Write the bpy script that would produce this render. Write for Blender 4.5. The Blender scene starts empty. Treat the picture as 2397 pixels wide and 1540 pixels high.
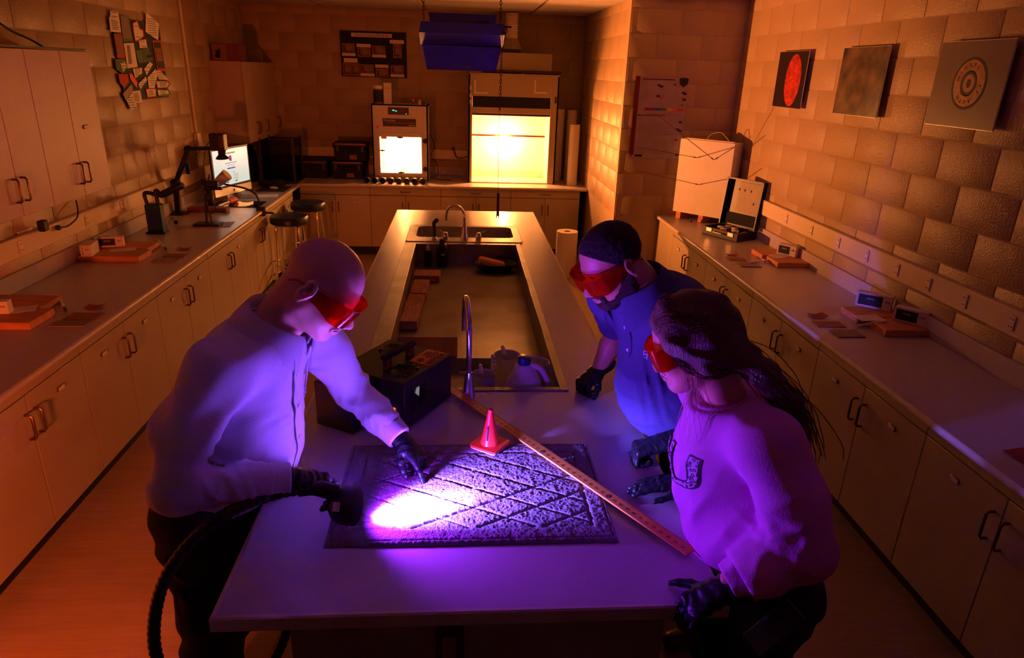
import bpy, math, random
import numpy as np
from mathutils import Vector, Matrix
random.seed(7)
PI = math.pi
SC = bpy.context.scene
COL = SC.collection
# ---------------------------------------------------------------- camera
FPX = 1589.3
CAM = np.array([.5712, -1.2536, 2.1706]); YAW, PITCH, ROLL = .0806, .3636, -.0331
_f = np.array([math.sin(YAW)*math.cos(PITCH), math.cos(YAW)*math.cos(PITCH), -math.sin(PITCH)])
_r0 = np.array([math.cos(YAW), -math.sin(YAW), 0.]); _d0 = np.cross(_f, _r0)
_r = math.cos(ROLL)*_r0+math.sin(ROLL)*_d0; _d = -math.sin(ROLL)*_r0+math.cos(ROLL)*_d0
cd = bpy.data.cameras.new('camera'); cam = bpy.data.objects.new('camera', cd); COL.objects.link(cam)
cd.sensor_width = 36; cd.lens = FPX/2397*36; cd.clip_start = .05; cd.clip_end = 60
cam.matrix_world = Matrix(((_r[0], -_d[0], -_f[0], CAM[0]), (_r[1], -_d[1], -_f[1], CAM[1]), (_r[2], -_d[2], -_f[2], CAM[2]), (0, 0, 0, 1)))
SC.camera = cam
def at(u, v, ax, val):
    "point of the room seen at (u, v) in the photograph on the plane ax = val"
    q = _f+_r*((u-1198.5)/FPX)+_d*((v-770)/FPX); k = 'xyz'.index(ax)
    t = (val-CAM[k])/q[k]; p = CAM+q*t
    return Vector(p)
# ---------------------------------------------------------------- world, lamps, exposure
SC.view_settings.view_transform = 'Standard'; SC.view_settings.look = 'None'
SC.view_settings.exposure = 0; SC.view_settings.gamma = 1; SC.view_settings.use_curve_mapping = False
SC.cycles.sample_clamp_indirect = 120               # the lamp's hot spot on the rug lights the people
W = bpy.data.worlds.new('world'); SC.world = W; W.use_nodes = True
W.node_tree.nodes['Background'].inputs[0].default_value = (.5, .2, .08, 1); W.node_tree.nodes['Background'].inputs[1].default_value = .001
def lamp(name, kind, loc, to, power, color, **kw):
    l = bpy.data.lights.new(name, kind); l.energy = power; l.color = color
    for k, v in kw.items(): setattr(l, k, v)
    o = bpy.data.objects.new(name, l); COL.objects.link(o); o.location = loc
    if to is not None: o.rotation_euler = (Vector(to)-Vector(loc)).to_track_quat('-Z', 'Y').to_euler()
    return o
# forensic lamp head in the man's hand: blue-violet beam onto the rug
LAMP_C = Vector((.262, .310, 1.065)); LAMP_T = Vector((.46, .395, .985))
lamp('forensic_beam', 'SPOT', LAMP_C+(LAMP_T-LAMP_C).normalized()*.045, LAMP_T, 420, (.22, .13, 1), spot_size=math.radians(66), spot_blend=1, shadow_soft_size=.02)
lamp('forensic_beam_core', 'SPOT', LAMP_C+(LAMP_T-LAMP_C).normalized()*.045, LAMP_T+Vector((-.04, -.02, 0)), 18000, (.25, .085, 1), spot_size=math.radians(34), spot_blend=1, shadow_soft_size=.02)
lamp('forensic_beam_spill', 'SPOT', LAMP_C+(LAMP_T-LAMP_C).normalized()*.045, (1.25, .50, 1.16), 38, (.27, .02, 1), spot_size=math.radians(160), spot_blend=1, shadow_soft_size=.02)
# fume hood and fuming chamber lamps at the back
lamp('hood_lamp', 'POINT', (1.10, 7.25, 1.36), None, 88, (1, .30, .07), shadow_soft_size=.04)
lamp('chamber_lamp', 'POINT', (-.125, 7.15, 1.20), None, 50, (1, .31, .08), shadow_soft_size=.03)
# gelled work lamp on the left worktop in the far corner, aimed across the room
lamp('amber_spot', 'SPOT', (-1.30, 5.56, 1.12), (3.1, 4.7, 2.2), 1300, (1, .27, .06), spot_size=math.radians(61), spot_blend=1, shadow_soft_size=.025)
# amber gelled work lamp standing behind the camera on the left, and a faint one high at the left
lamp('amber_work_lamp', 'SPOT', (-.72, -.55, .95), (-1.45, 1.0, .62), 200, (1, .13, .022), spot_size=math.radians(98), spot_blend=.6, shadow_soft_size=.08)

# ---------------------------------------------------------------- materials
def mat(name, col, rough=.6, metal=0, bump=0, bscale=40, var=0, vscale=6, spec=.5, emit=None, estr=1, trans=0, ior=1.45, alpha=1, aniso=None, sheen=0, col2=None):
    m = bpy.data.materials.new(name); m.use_nodes = True; nt = m.node_tree; N = nt.nodes; b = N['Principled BSDF']; I = b.inputs
    I['Base Color'].default_value = (*col, 1); I['Roughness'].default_value = rough; I['Metallic'].default_value = metal
    I['Specular IOR Level'].default_value = spec; I['IOR'].default_value = ior; I['Transmission Weight'].default_value = trans; I['Alpha'].default_value = alpha
    if sheen: I['Sheen Weight'].default_value = sheen
    if emit: I['Emission Color'].default_value = (*emit, 1); I['Emission Strength'].default_value = estr
    if bump or var:
        tc = N.new('ShaderNodeTexCoord'); mp = N.new('ShaderNodeMapping'); nt.links.new(tc.outputs['Object'], mp.inputs[0])
        if aniso: mp.inputs['Scale'].default_value = aniso
    if bump:
        n = N.new('ShaderNodeTexNoise'); n.inputs['Scale'].default_value = bscale; n.inputs['Detail'].default_value = 4; nt.links.new(mp.outputs[0], n.inputs['Vector'])
        bp = N.new('ShaderNodeBump'); bp.inputs['Strength'].default_value = bump; bp.inputs['Distance'].default_value = .01
        nt.links.new(n.outputs['Fac'], bp.inputs['Height']); nt.links.new(bp.outputs[0], I['Normal'])
    if var:
        n = N.new('ShaderNodeTexNoise'); n.inputs['Scale'].default_value = vscale; n.inputs['Detail'].default_value = 6; nt.links.new(mp.outputs[0], n.inputs['Vector'])
        r = N.new('ShaderNodeValToRGB'); r.color_ramp.elements[0].position = .32; r.color_ramp.elements[1].position = .68
        c2 = col2 or tuple(c*(1-var) for c in col)
        r.color_ramp.elements[0].color = (*c2, 1); r.color_ramp.elements[1].color = (*col, 1)
        nt.links.new(n.outputs['Fac'], r.inputs[0]); nt.links.new(r.outputs[0], I['Base Color'])
    return m
def lin(r, g, b): return tuple(((c/255+.055)/1.055)**2.4 if c > 10 else c/255/12.92 for c in (r, g, b))
M = {}
M['block'] = mat('painted_block', lin(172, 147, 114), .42, bump=.35, bscale=90, var=.06, vscale=3)
M['joint'] = mat('mortar_joint', lin(165, 140, 108), .6, bump=.2, bscale=120)
M['tile'] = mat('ceiling_tile', lin(186, 180, 168), .9, bump=.25, bscale=160)
M['tbar'] = mat('ceiling_grid_metal', lin(220, 215, 205), .5)
M['floor'] = mat('vinyl_floor', lin(156, 130, 100), .38, bump=.04, bscale=30, var=.22, vscale=9, aniso=(.6, 9, 1))
M['lam'] = mat('speckled_laminate', lin(186, 176, 184), .27, bump=.03, bscale=400, var=.12, vscale=320)
M['lamedge'] = mat('laminate_edge', lin(196, 184, 168), .35)
M['cab'] = mat('cabinet_laminate', lin(180, 164, 134), .45, bump=.02, bscale=200, var=.05, vscale=90)
M['cabdark'] = mat('cabinet_gap', lin(60, 50, 40), .8)
M['upcab'] = mat('wall_cabinet_laminate', lin(184, 160, 142), .5, var=.05, vscale=60)
M['toe'] = mat('black_toe_kick', (.012, .01, .01), .6)
M['bronze'] = mat('brown_pull_metal', lin(92, 66, 50), .35, metal=.7)
M['paper'] = mat('white_paper', (.75, .73, .7), .8)
M['ray'] = mat('raceway_metal', lin(214, 198, 165), .4)
M['outlet'] = mat('outlet_plastic', lin(226, 212, 190), .4)
M['black'] = mat('black_plastic', (.012, .012, .014), .4)
M['blackm'] = mat('black_matte', (.01, .01, .011), .75)
M['steel'] = mat('brushed_steel', (.55, .54, .52), .3, metal=1, bump=.05, bscale=60, aniso=(1, 20, 1))
M['sinksteel'] = mat('worn_sink_steel', (.38, .35, .30), .42, metal=.85, bump=.08, bscale=30, var=.35, vscale=5)
M['chrome'] = mat('chrome', (.75, .75, .76), .12, metal=1)
M['white'] = mat('white_plastic', (.72, .71, .69), .4)
M['cream'] = mat('cream_enamel', lin(206, 200, 188), .4)
M['islbase'] = mat('island_base_panel', lin(150, 138, 122), .5)

# ---------------------------------------------------------------- mesh building
class MB:
    def __init__(s): s.v = []; s.f = []; s.mi = []; s.m = 0
    def add(s, vs, fs, T=None):
        b = len(s.v)
        s.v += [tuple(T @ Vector(p)) if T is not None else tuple(p) for p in vs]
        s.f += [tuple(b+i for i in f) for f in fs]; s.mi += [s.m]*len(fs); return s
    def box(s, c, d, bev=0, T=None, R=None):
        hx, hy, hz = d[0]/2, d[1]/2, d[2]/2; c = Vector(c)
        if R is not None: T2 = Matrix.Translation(c) @ R.to_4x4()
        else: T2 = Matrix.Translation(c)
        if T is not None: T2 = T @ T2
        if bev <= 0:
            vs = [(x, y, z) for x in (-hx, hx) for y in (-hy, hy) for z in (-hz, hz)]
            return s.add(vs, [(0, 1, 3, 2), (4, 6, 7, 5), (0, 4, 5, 1), (2, 3, 7, 6), (0, 2, 6, 4), (1, 5, 7, 3)], T2)
        b = min(bev, hx*.99, hy*.99, hz*.99); vs = []; idx = {}
        for sx in (-1, 1):
            for sy in (-1, 1):
                for sz in (-1, 1):
                    for a in range(3):
                        p = [sx*(hx-b), sy*(hy-b), sz*(hz-b)]; p[a] = (sx*hx, sy*hy, sz*hz)[a]
                        idx[(sx, sy, sz, a)] = len(vs); vs.append(p)
        fs = []
        def q(*k): fs.append(tuple(idx[i] for i in k))
        for g in (-1, 1):
            o = 1 if g > 0 else -1
            a = [(g, -1, -1, 0), (g, 1, -1, 0), (g, 1, 1, 0), (g, -1, 1, 0)]; q(*a[::o])
            a = [(-1, g, -1, 1), (-1, g, 1, 1), (1, g, 1, 1), (1, g, -1, 1)]; q(*a[::o])
            a = [(-1, -1, g, 2), (1, -1, g, 2), (1, 1, g, 2), (-1, 1, g, 2)]; q(*a[::o])
        for i in (-1, 1):
            for j in (-1, 1):
                o = 1 if i*j > 0 else -1
                q(*[(i, j, -1, 0), (i, j, -1, 1), (i, j, 1, 1), (i, j, 1, 0)][::o])
                q(*[(i, -1, j, 2), (i, 1, j, 2), (i, 1, j, 0), (i, -1, j, 0)][::-o][::-1])
                q(*[(-1, i, j, 1), (-1, i, j, 2), (1, i, j, 2), (1, i, j, 1)][::o])
                for k in (-1, 1):
                    o2 = 1 if i*j*k > 0 else -1
                    q(*[(i, j, k, 0), (i, j, k, 1), (i, j, k, 2)][::o2])
        return s.add(vs, fs, T2)
    def bx(s, x0, x1, y0, y1, z0, z1, bev=0, T=None): return s.box(((x0+x1)/2, (y0+y1)/2, (z0+z1)/2), (abs(x1-x0), abs(y1-y0), abs(z1-z0)), bev, T)
    def tube(s, pts, r, n=8, caps=True, T=None, closed=False, flat=1):
        pts = [Vector(p) for p in pts]; N = len(pts); rr = r if isinstance(r, (list, tuple)) else [r]*N
        tg = []
        for i in range(N):
            a = pts[i-1] if (i > 0 or closed) else pts[i]; b = pts[(i+1) % N] if (i < N-1 or closed) else pts[i]
            tg.append((b-a).normalized() if (b-a).length > 1e-9 else Vector((0, 0, 1)))
        up = Vector((0, 0, 1)) if abs(tg[0].z) < .9 else Vector((1, 0, 0))
        u = tg[0].cross(up).normalized(); vs = []
        for i in range(N):
            u = (u-tg[i]*u.dot(tg[i])).normalized(); w = tg[i].cross(u)
            for k in range(n):
                a = 2*PI*k/n; vs.append(pts[i]+(u*math.cos(a)+w*math.sin(a)*flat)*rr[i])
        fs = []
        M_ = N if closed else N-1
        for i in range(M_):
            for k in range(n):
                a = i*n+k; b = i*n+(k+1) % n; c = ((i+1) % N)*n+(k+1) % n; d = ((i+1) % N)*n+k; fs.append((a, b, c, d))
        if caps and not closed: fs.append(tuple(range(n))[::-1]); fs.append(tuple((N-1)*n+k for k in range(n)))
        return s.add(vs, fs, T)
    def lathe(s, prof, n=20, o=(0, 0, 0), T=None, sx=1, sy=1):
        vs = []; fs = []
        for r, z in prof:
            for k in range(n):
                a = 2*PI*k/n; vs.append((o[0]+r*math.cos(a)*sx, o[1]+r*math.sin(a)*sy, o[2]+z))
        for i in range(len(prof)-1):
            for k in range(n): fs.append((i*n+k, i*n+(k+1) % n, (i+1)*n+(k+1) % n, (i+1)*n+k))
        if prof[0][0] > 1e-6: fs.append(tuple(range(n))[::-1])
        if prof[-1][0] > 1e-6: fs.append(tuple((len(prof)-1)*n+k for k in range(n)))
        return s.add(vs, fs, T)
    def prism(s, poly, z0, z1, T=None):
        n = len(poly); vs = [(x, y, z0) for x, y in poly]+[(x, y, z1) for x, y in poly]
        fs = [tuple(range(n))[::-1], tuple(range(n, 2*n))]+[(i, (i+1) % n, n+(i+1) % n, n+i) for i in range(n)]
        return s.add(vs, fs, T)
    def quad(s, a, b, c, d): return s.add([a, b, c, d], [(0, 1, 2, 3)])
def rrect(w, h, r, n=4, cx=0, cy=0):
    out = []
    for sx, sy, a0 in ((1, 1, 0), (-1, 1, 90), (-1, -1, 180), (1, -1, 270)):
        for k in range(n+1):
            a = math.radians(a0+90*k/n); out.append((cx+sx*(w/2-r)+r*math.cos(a), cy+sy*(h/2-r)+r*math.sin(a)))
    return out
def arc(c, r, a0, a1, n, ax='xz'):
    o = []
    for k in range(n+1):
        a = math.radians(a0+(a1-a0)*k/n); p = [c[0], c[1], c[2]]; p['xyz'.index(ax[0])] += r*math.cos(a); p['xyz'.index(ax[1])] += r*math.sin(a); o.append(tuple(p))
    return o
def mesh_of(name, mb, mats):
    me = bpy.data.meshes.new(name); me.from_pydata(mb.v, [], mb.f); me.validate()
    for m in (mats if isinstance(mats, (list, tuple)) else [mats]): me.materials.append(m)
    if isinstance(mats, (list, tuple)) and len(me.polygons) == len(mb.mi): me.polygons.foreach_set('material_index', mb.mi)
    me.shade_smooth(); me.set_sharp_from_angle(angle=math.radians(38)); me.update()
    return me
def obj(name, mb, mats, parent=None, label=None, me=None, loc=None):
    if me is None: me = mesh_of(name, mb, mats)
    o = bpy.data.objects.new(name, me); COL.objects.link(o)
    if parent: o.parent = parent
    if loc: o.location = loc
    if label: o['label'] = label
    return o
def tag(o, label, cat, group=None):
    o['label'] = label; o['category'] = cat
    if group: o['group'] = group
    return o
def thing(name, label, cat, loc=(0, 0, 0), rz=0, group=None):
    o = bpy.data.objects.new(name, None); COL.objects.link(o); o.location = loc; o.rotation_euler = (0, 0, rz); o.empty_display_size = .05
    return tag(o, label, cat, group)
def struct(name, mb, mats, parent=None):
    o = obj(name, mb, mats, parent)
    if not parent: o['kind'] = 'structure'
    return o
def dup(root, loc, rz=None, label=None, group=None):
    def cp(o, par):
        c = o.copy(); COL.objects.link(c); c.parent = par
        for ch in list(o.children): cp(ch, c)
        return c
    r = cp(root, None); r.location = loc
    if rz is not None: r.rotation_euler = (0, 0, rz)
    if label: r['label'] = label
    if group: r['group'] = group
    return r
def text(name, s, size, T, m, parent, ext=.0004, align='CENTER', sx=1):
    cu = bpy.data.curves.new(name, 'FONT'); cu.body = s; cu.size = size; cu.extrude = ext; cu.align_x = align; cu.align_y = 'CENTER'; cu.resolution_u = 2
    t = bpy.data.objects.new(name, cu); COL.objects.link(t); dg = bpy.context.evaluated_depsgraph_get(); me = bpy.data.meshes.new_from_object(t.evaluated_get(dg))
    bpy.data.objects.remove(t); bpy.data.curves.remove(cu)
    me.transform(T @ Matrix.Diagonal((sx, 1, 1, 1))); me.materials.clear(); me.materials.append(m)
    return obj(name, None, None, parent, me=me)
def RZ(a): return Matrix.Rotation(a, 4, 'Z')
def RX(a): return Matrix.Rotation(a, 4, 'X')
def RY(a): return Matrix.Rotation(a, 4, 'Y')
def TR(*p): return Matrix.Translation(Vector(p))

# ---------------------------------------------------------------- the room
FZ, CT, HI, CZ = .06, .90, .98, 2.80           # floor, side counters, island top, ceiling
XLW, XRW, YB, YC, XC, YN = -1.98, 3.10, 7.58, 5.20, 2.05, -6.5
struct('floor', MB().bx(XLW-.1, XRW+.1, YN-.1, YB+.1, FZ-.1, FZ), M['floor'])
ceil = struct('ceiling', MB().bx(XLW-.1, XRW+.1, YN-.1, YB+.1, CZ+.02, CZ+.12), M['tbar'])
tm = mesh_of('ceiling_tile', MB().box((0, 0, 0), (1.19, .585, .014), .004), M['tile'])
y = YB
while y > .8:
    for k in range(5):
        x = -1.98+.61+k*1.22-.3
        if x+.6 > XRW+.4 or (x > XC and y > YC): continue
        o = obj('ceiling_tile', None, None, ceil, me=tm); o.location = (min(x, XRW-.61), y-.305, CZ+.007)
    y -= .61
def block_mesh(w, h, d=.012, b=.003):
    mb = MB(); x, z = w/2, h/2
    vs = [(-x, 0, -z), (x, 0, -z), (x, 0, z), (-x, 0, z), (-x, -d+b*.6, -z), (x, -d+b*.6, -z), (x, -d+b*.6, z), (-x, -d+b*.6, z), (-x+b, -d, -z+b), (x-b, -d, -z+b), (x-b, -d, z-b), (-x+b, -d, z-b)]
    fs = [(8, 9, 10, 11), (4, 5, 9, 8), (5, 6, 10, 9), (6, 7, 11, 10), (7, 4, 8, 11), (0, 1, 5, 4), (1, 2, 6, 5), (2, 3, 7, 6), (3, 0, 4, 7)]
    mb.add(vs, fs); return mesh_of('concrete_block', mb, M['block'])
_bm = {}
def blocks(parent, origin, rz, length, phase, zmin=.885, s0=0):
    """course blocks on a wall face; local x runs along the wall, local -y is the room side"""
    R = Matrix.Translation(Vector(origin)) @ RZ(rz)
    for j in range(-1, 9):
        z1 = 2.714-.2032*j; z0 = z1-.2032
        if z0 < zmin-.01: break
        z1 = min(z1, CZ)
        off = phase+(.2032 if j % 2 else 0); k = math.floor((s0-off)/.4064)
        while off+k*.4064 < length-.01:
            a, b = max(off+k*.4064, s0), min(off+(k+1)*.4064, length); k += 1
            if b-a < .02: continue
            key = (round(b-a-.007, 3), round(z1-z0-.007, 3))
            if key not in _bm: _bm[key] = block_mesh(*key)
            o = obj('concrete_block', None, None, parent, me=_bm[key]); o.matrix_local = R @ TR((a+b)/2, 0, (z0+z1)/2)
wr = struct('wall_right', MB().bx(XRW+.001, XRW+.12, YN, YC+.1, FZ, CZ+.02), M['joint'])
blocks(wr, (XRW+.01, YC, 0), -PI/2, YC+.4, (YC-3.078) % .4064)
wc = struct('wall_column_front', MB().bx(XC-.004, XRW+.1, YC+.001, YC+.08, FZ, CZ+.02), M['joint'])
blocks(wc, (XC, YC+.01, 0), 0, XRW-XC, .05)
ws = struct('wall_column_side', MB().bx(XC+.001, XC+.08, YC+.03, YB+.1, FZ, CZ+.02), M['joint'])
blocks(ws, (XC+.01, YB, 0), -PI/2, YB-YC, .1, zmin=.2)
wb = struct('wall_back', MB().bx(XLW-.1, XC+.1, YB+.001, YB+.12, FZ, CZ+.02), M['joint'])
blocks(wb, (XLW, YB+.01, 0), 0, XC-XLW, .2)
wl = struct('wall_left', MB().bx(XLW-.12, XLW-.001, YN, YB, FZ, CZ+.02), M['joint'])
blocks(wl, (XLW-.01, 0, 0), PI/2, YB, .12, s0=1.2)
struct('wall_front', MB().bx(XLW-.1, XRW+.1, YN-.12, YN, FZ, CZ+.02), mat('dark_unseen_wall', lin(70, 62, 52), .9))  # unseen end wall, coloured dark to keep bounce light down

# ---------------------------------------------------------------- base cabinets, worktops
def pull(w, st=.03, r=.0055, vert=True):
    p = [(0, 0, -w/2), (0, -st*.7, -w/2), (0, -st, -w/2+st*.35), (0, -st, w/2-st*.35), (0, -st*.7, w/2), (0, 0, w/2)]
    if not vert: p = [(z, y, 0) for x, y, z in p]
    return MB().tube(p, r, 6)
pullv = mesh_of('handle', pull(.115), M['bronze']); pullh = mesh_of('handle', pull(.11, .02, .004, False), M['bronze'])
lbl = mesh_of('label_holder', MB().box((0, -.003, 0), (.05, .006, .022), .002), M['bronze'])
lblp = mesh_of('label_card', MB().box((0, -.0065, 0), (.045, .002, .016)), M['paper'])
def base_cabinet(label, w, d, zr, top, hside=None, drawer=False, cards=(1, 1), group='base cabinets', handles=True, loc=(0, 0, 0), rz=0):
    t = thing('base_cabinet', label, 'cabinet', loc, rz, group)
    mb = MB(); mb.bx(.001, w-.001, .022, d, .15-FZ, .865-FZ); obj('body', mb, M['cabdark'], t)
    obj('toe_kick', MB().bx(0, w, .07, .085, 0, .16-FZ), M['toe'], t)
    r = obj('drawer' if drawer else 'rail', MB().box((w/2, .011, (zr+top)/2-FZ+.001), (w-.004, .022, top-zr-.006), .002), M['cab'], t)
    if drawer: h = obj('handle', None, None, r, me=pullh); h.location = (w/2, 0, (zr+top)/2-FZ)
    hd = zr-.17
    for i in (0, 1):
        cx = w*(.25+.5*i); dd = obj('door', MB().box((0, 0, 0), (w/2-.004, .02, hd-.004), .0015), M['cab'], t); dd.location = (cx, .01, (.17+zr)/2-FZ)
        if handles:
            h = obj('handle', None, None, dd, me=pullv); h.location = ((1 if i == 0 else -1)*(w/4-.035), -.01, hd/2-.135)
        if cards[i]:
            l = obj('label_holder', None, None, dd, me=lbl); l.location = ((-1 if i == 0 else 1)*.02, -.01, hd/2-.08)
            l2 = obj('label_card', None, None, dd, me=lblp); l2.location = ((-1 if i == 0 else 1)*.02, -.01, hd/2-.08)
    return t
XLD, XRD, YBD = -1.27, 2.49, 6.70
UW = .889; names_l = ['nearest the camera, lower left corner', 'left run, beside the man with the hose lamp', 'left run, behind the man in the white shirt', 'left run, in front of the blue handheld lamp', 'left run, just before the stools', 'left run, behind the two stools', 'left run, last before the back corner']
for i in range(7):
    base_cabinet('beige two-door base cabinet, '+names_l[i], UW, .66, .82, .868, loc=(XLD, 1.025+UW*(i-1), FZ), rz=PI/2, cards=((1, 1) if i < 4 else (0, 1)), group='base cabinets of the left run')
names_r = ['far end, under the white target box', 'right run, under the open briefcase', 'right run, behind the man in the polo', 'right run, behind the woman\'s head', 'right run, behind the woman in the sweatshirt', 'right run, nearest the camera']
yr = [5.195, 4.69, 3.79, 2.89, 1.99, 1.084, .18, -.72]
for i in range(7):
    w = yr[i]-yr[i+1]
    if w > .6: base_cabinet('beige two-door base cabinet, '+names_r[i-1], w, .58, .82, .868, loc=(XRD, yr[i], FZ), rz=-PI/2, cards=(1, 1), group='base cabinets of the right run')
    else:
        t = thing('filler_panel', 'narrow beige filler panel closing the far end of the right cabinet run', 'panel', (XRD, yr[i], FZ), -PI/2)
        obj('panel', MB().bx(0, w, .0, .58, .09, .80), M['cab'], t); obj('toe_kick', MB().bx(0, w, .07, .085, 0, .10), M['toe'], t)
xb = [-1.27, -.48, .334, 1.149, 1.963]
nb = ['left of the fuming chamber, partly behind the stools', 'below the glowing fuming chamber', 'below the gap between chamber and fume hood', 'below the fume hood, rightmost on the back wall']
for i in range(4):
    base_cabinet('beige back-wall base cabinet with drawer, '+nb[i], xb[i+1]-xb[i], .8, .775, .868, drawer=(i > 0), cards=(0, 1 if i == 0 else 0), loc=(xb[i], YBD, FZ), group='base cabinets along the back wall')
def worktop(name, x0, x1, y0, y1, label, edge, top=CT, th=.034):
    """slab with a rounded front edge on one side: edge '+x', '-x' or '-y'"""
    r = th/2; n = 6
    prof = [(-r+0*r, 0)]
    t = thing(name, label, 'worktop', (0, 0, 0))
    mb = MB()
    if edge == '+x': mb.bx(x0, x1-r, y0, y1, top-th, top)
    if edge == '-x': mb.bx(x0+r, x1, y0, y1, top-th, top)
    if edge == '-y': mb.bx(x0, x1, y0+r, y1, top-th, top)
    obj('slab', mb, M['lam'], t)
    half = [(r*math.cos(math.radians(a)), r*math.sin(math.radians(a))) for a in range(-90, 91, 22)]
    if edge == '+x': vs = [(x1-r+a, yy, top-r+b) for yy in (y0, y1) for a, b in half]
    if edge == '-x': vs = [(x0+r-a, yy, top-r+b) for yy in (y1, y0) for a, b in half]
    if edge == '-y': vs = [(xx, y0+r-a, top-r+b) for xx in (x0, x1) for a, b in half]
    k = len(half); fs = [(i, k+i, k+i+1, i+1) for i in range(k-1)]+[tuple(range(k)), tuple(range(k, 2*k))[::-1]]
    e = MB(); e.add(vs, fs); obj('edge_nosing', e, M['lamedge'], t)
    return t
t = worktop('worktop', XLW+.006, -1.243, -1.6, YB-.01, 'long grey laminate worktop along the left wall', '+x')
tag(obj('backsplash', MB().bx(XLW+.002, XLW+.022, -1.6, YB-.01, CT, CT+.105, .002), M['lam']), 'grey laminate backsplash strip along the left wall', 'backsplash')
t = worktop('worktop', 2.462, XRW-.006, -1.6, YC-.003, 'long grey laminate worktop along the right wall', '-x')
tag(obj('backsplash', MB().bx(XRW-.022, XRW-.002, -1.6, YC-.01, CT, CT+.105, .002), M['lam']), 'grey laminate backsplash strip along the right wall', 'backsplash')
tag(obj('backsplash', MB().bx(2.66, XRW-.022, YC-.022, YC-.003, CT, CT+.105, .002), M['lam']), 'short grey backsplash at the far end of the right worktop', 'backsplash')
t = worktop('worktop', -1.243, XC-.005, YBD-.03, YB-.01, 'grey laminate worktop along the back wall under the fume hood', '-y')
tag(obj('backsplash', MB().bx(-1.243, XC-.01, YB-.025, YB-.004, CT, CT+.105, .002), M['lam']), 'grey laminate backsplash strip along the back wall', 'backsplash')

# upper cabinets
def wall_cabinet(label, y0, y1, z0, z1, bounds, seams, hz):
    t = thing('wall_cabinet', label, 'cabinet', (XLW+.002, y0, z0)); L_, H = y1-y0, z1-z0
    obj('body', MB().bx(0, .30, 0, L_, 0, H), M['upcab'], t)
    for a, b, side, card in bounds:
        d = obj('door', MB().box((0, 0, 0), (.02, b-a-.004, H-.006), .0015), M['upcab'], t); d.location = (.312, (a+b)/2-y0, H/2)
        h = obj('handle', None, None, d, me=pullv); h.rotation_euler = (0, 0, PI/2); h.location = (.01, side*((b-a)/2-.035), hz-z0-H/2)
        if card:
            for m_ in (lbl, lblp):
                l = obj('label_holder' if m_ is lbl else 'label_card', None, None, d, me=m_); l.rotation_euler = (0, 0, PI/2); l.location = (.01, .03*side, hz+.25-z0-H/2)
    return t
wall_cabinet('long beige wall cabinet hanging above the left worktop', -.2, 3.29, 1.395, 2.20, [(-.2, .6, 1, 0), (.6, 1.43, -1, 0), (1.43, 1.9, 1, 0), (1.9, 2.36, 1, 1), (2.36, 2.64, -1, 0), (2.64, 2.97, 1, 0), (2.97, 3.29, -1, 1)], None, 1.53)
wall_cabinet('beige wall cabinet in the far left corner with a carton on it', 6.33, 7.57, 1.36, 2.17, [(6.33, 6.66, 1, 0), (6.66, 6.97, -1, 1), (6.97, 7.27, -1, 0), (7.27, 7.57, 1, 0)], None, 1.5)

# ---------------------------------------------------------------- island
IL, IW = 4.84, 1.2234
t = thing('island_bench', 'long grey laminate island bench in the middle of the room', 'bench', (0, 0, 0))
SX0, SX1, SY0, SY1 = .175, .993, 1.18, 3.59; FX0, FX1, FY0, FY1 = .18, 1.01, 3.65, 4.17
th = .038; z1, z0 = HI, HI-th
mb = MB()
def slab(mb, x0, x1, y0, y1): mb.bx(x0, x1, y0, y1, z0, z1)
SEAM = 2.28; g = .0008
for (ya, yb_) in ((0, SY0), (SY0, SEAM-g)): 
    if ya == 0: slab(mb, .012, IW-.012, ya+.012, yb_)
    else: slab(mb, .012, SX0, ya, yb_); slab(mb, SX1, IW-.012, ya, yb_)
obj('near_top', mb, M['lam'], t)
mb = MB(); slab(mb, .012, SX0, SEAM+g, SY1); slab(mb, SX1, IW-.012, SEAM+g, SY1); slab(mb, .012, IW-.012, SY1, FY0+.02)
slab(mb, .012, FX0+.03, FY0+.02, FY1-.03); slab(mb, FX1-.03, IW-.012, FY0+.02, FY1-.03); slab(mb, .012, IW-.012, FY1-.03, IL-.012)
obj('far_top', mb, M['lam'], t)
e = MB()
for p, q in (((0, 0), (IW, 0)), ((IW, 0), (IW, IL)), ((IW, IL), (0, IL)), ((0, IL), (0, 0))):
    a, b = Vector((*p, 0)), Vector((*q, 0)); dr = (b-a).normalized(); L_ = (b-a).length
    T_ = TR(*p, 0) @ RZ(math.atan2(dr.y, dr.x))
    e.add([(0, 0, z0), (L_, 0, z0), (L_, 0, z1-.004), (0, 0, z1-.004), (.004, .004, z1), (L_-.004, .004, z1), (L_-.012, .012, z1), (.012, .012, z1), (.012, .012, z0), (L_-.012, .012, z0)],
          [(0, 1, 2, 3), (3, 2, 5, 4), (4, 5, 6, 7), (1, 0, 8, 9)], T_)
obj('edge_band', e, M['lamedge'], t)
obj('base', MB().bx(.16, 1.09, .06, .08, .10, z0-.001).bx(.16, 1.09, 4.7, 4.72, .10, z0-.001).bx(.16, .18, .08, 4.7, .10, z0-.001).bx(1.07, 1.09, .08, 4.7, .10, z0-.001), M['islbase'], t); obj('toe_kick', MB().bx(.2, 1.05, .10, 4.68, FZ, .10), M['toe'], t)
isl = t
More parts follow.
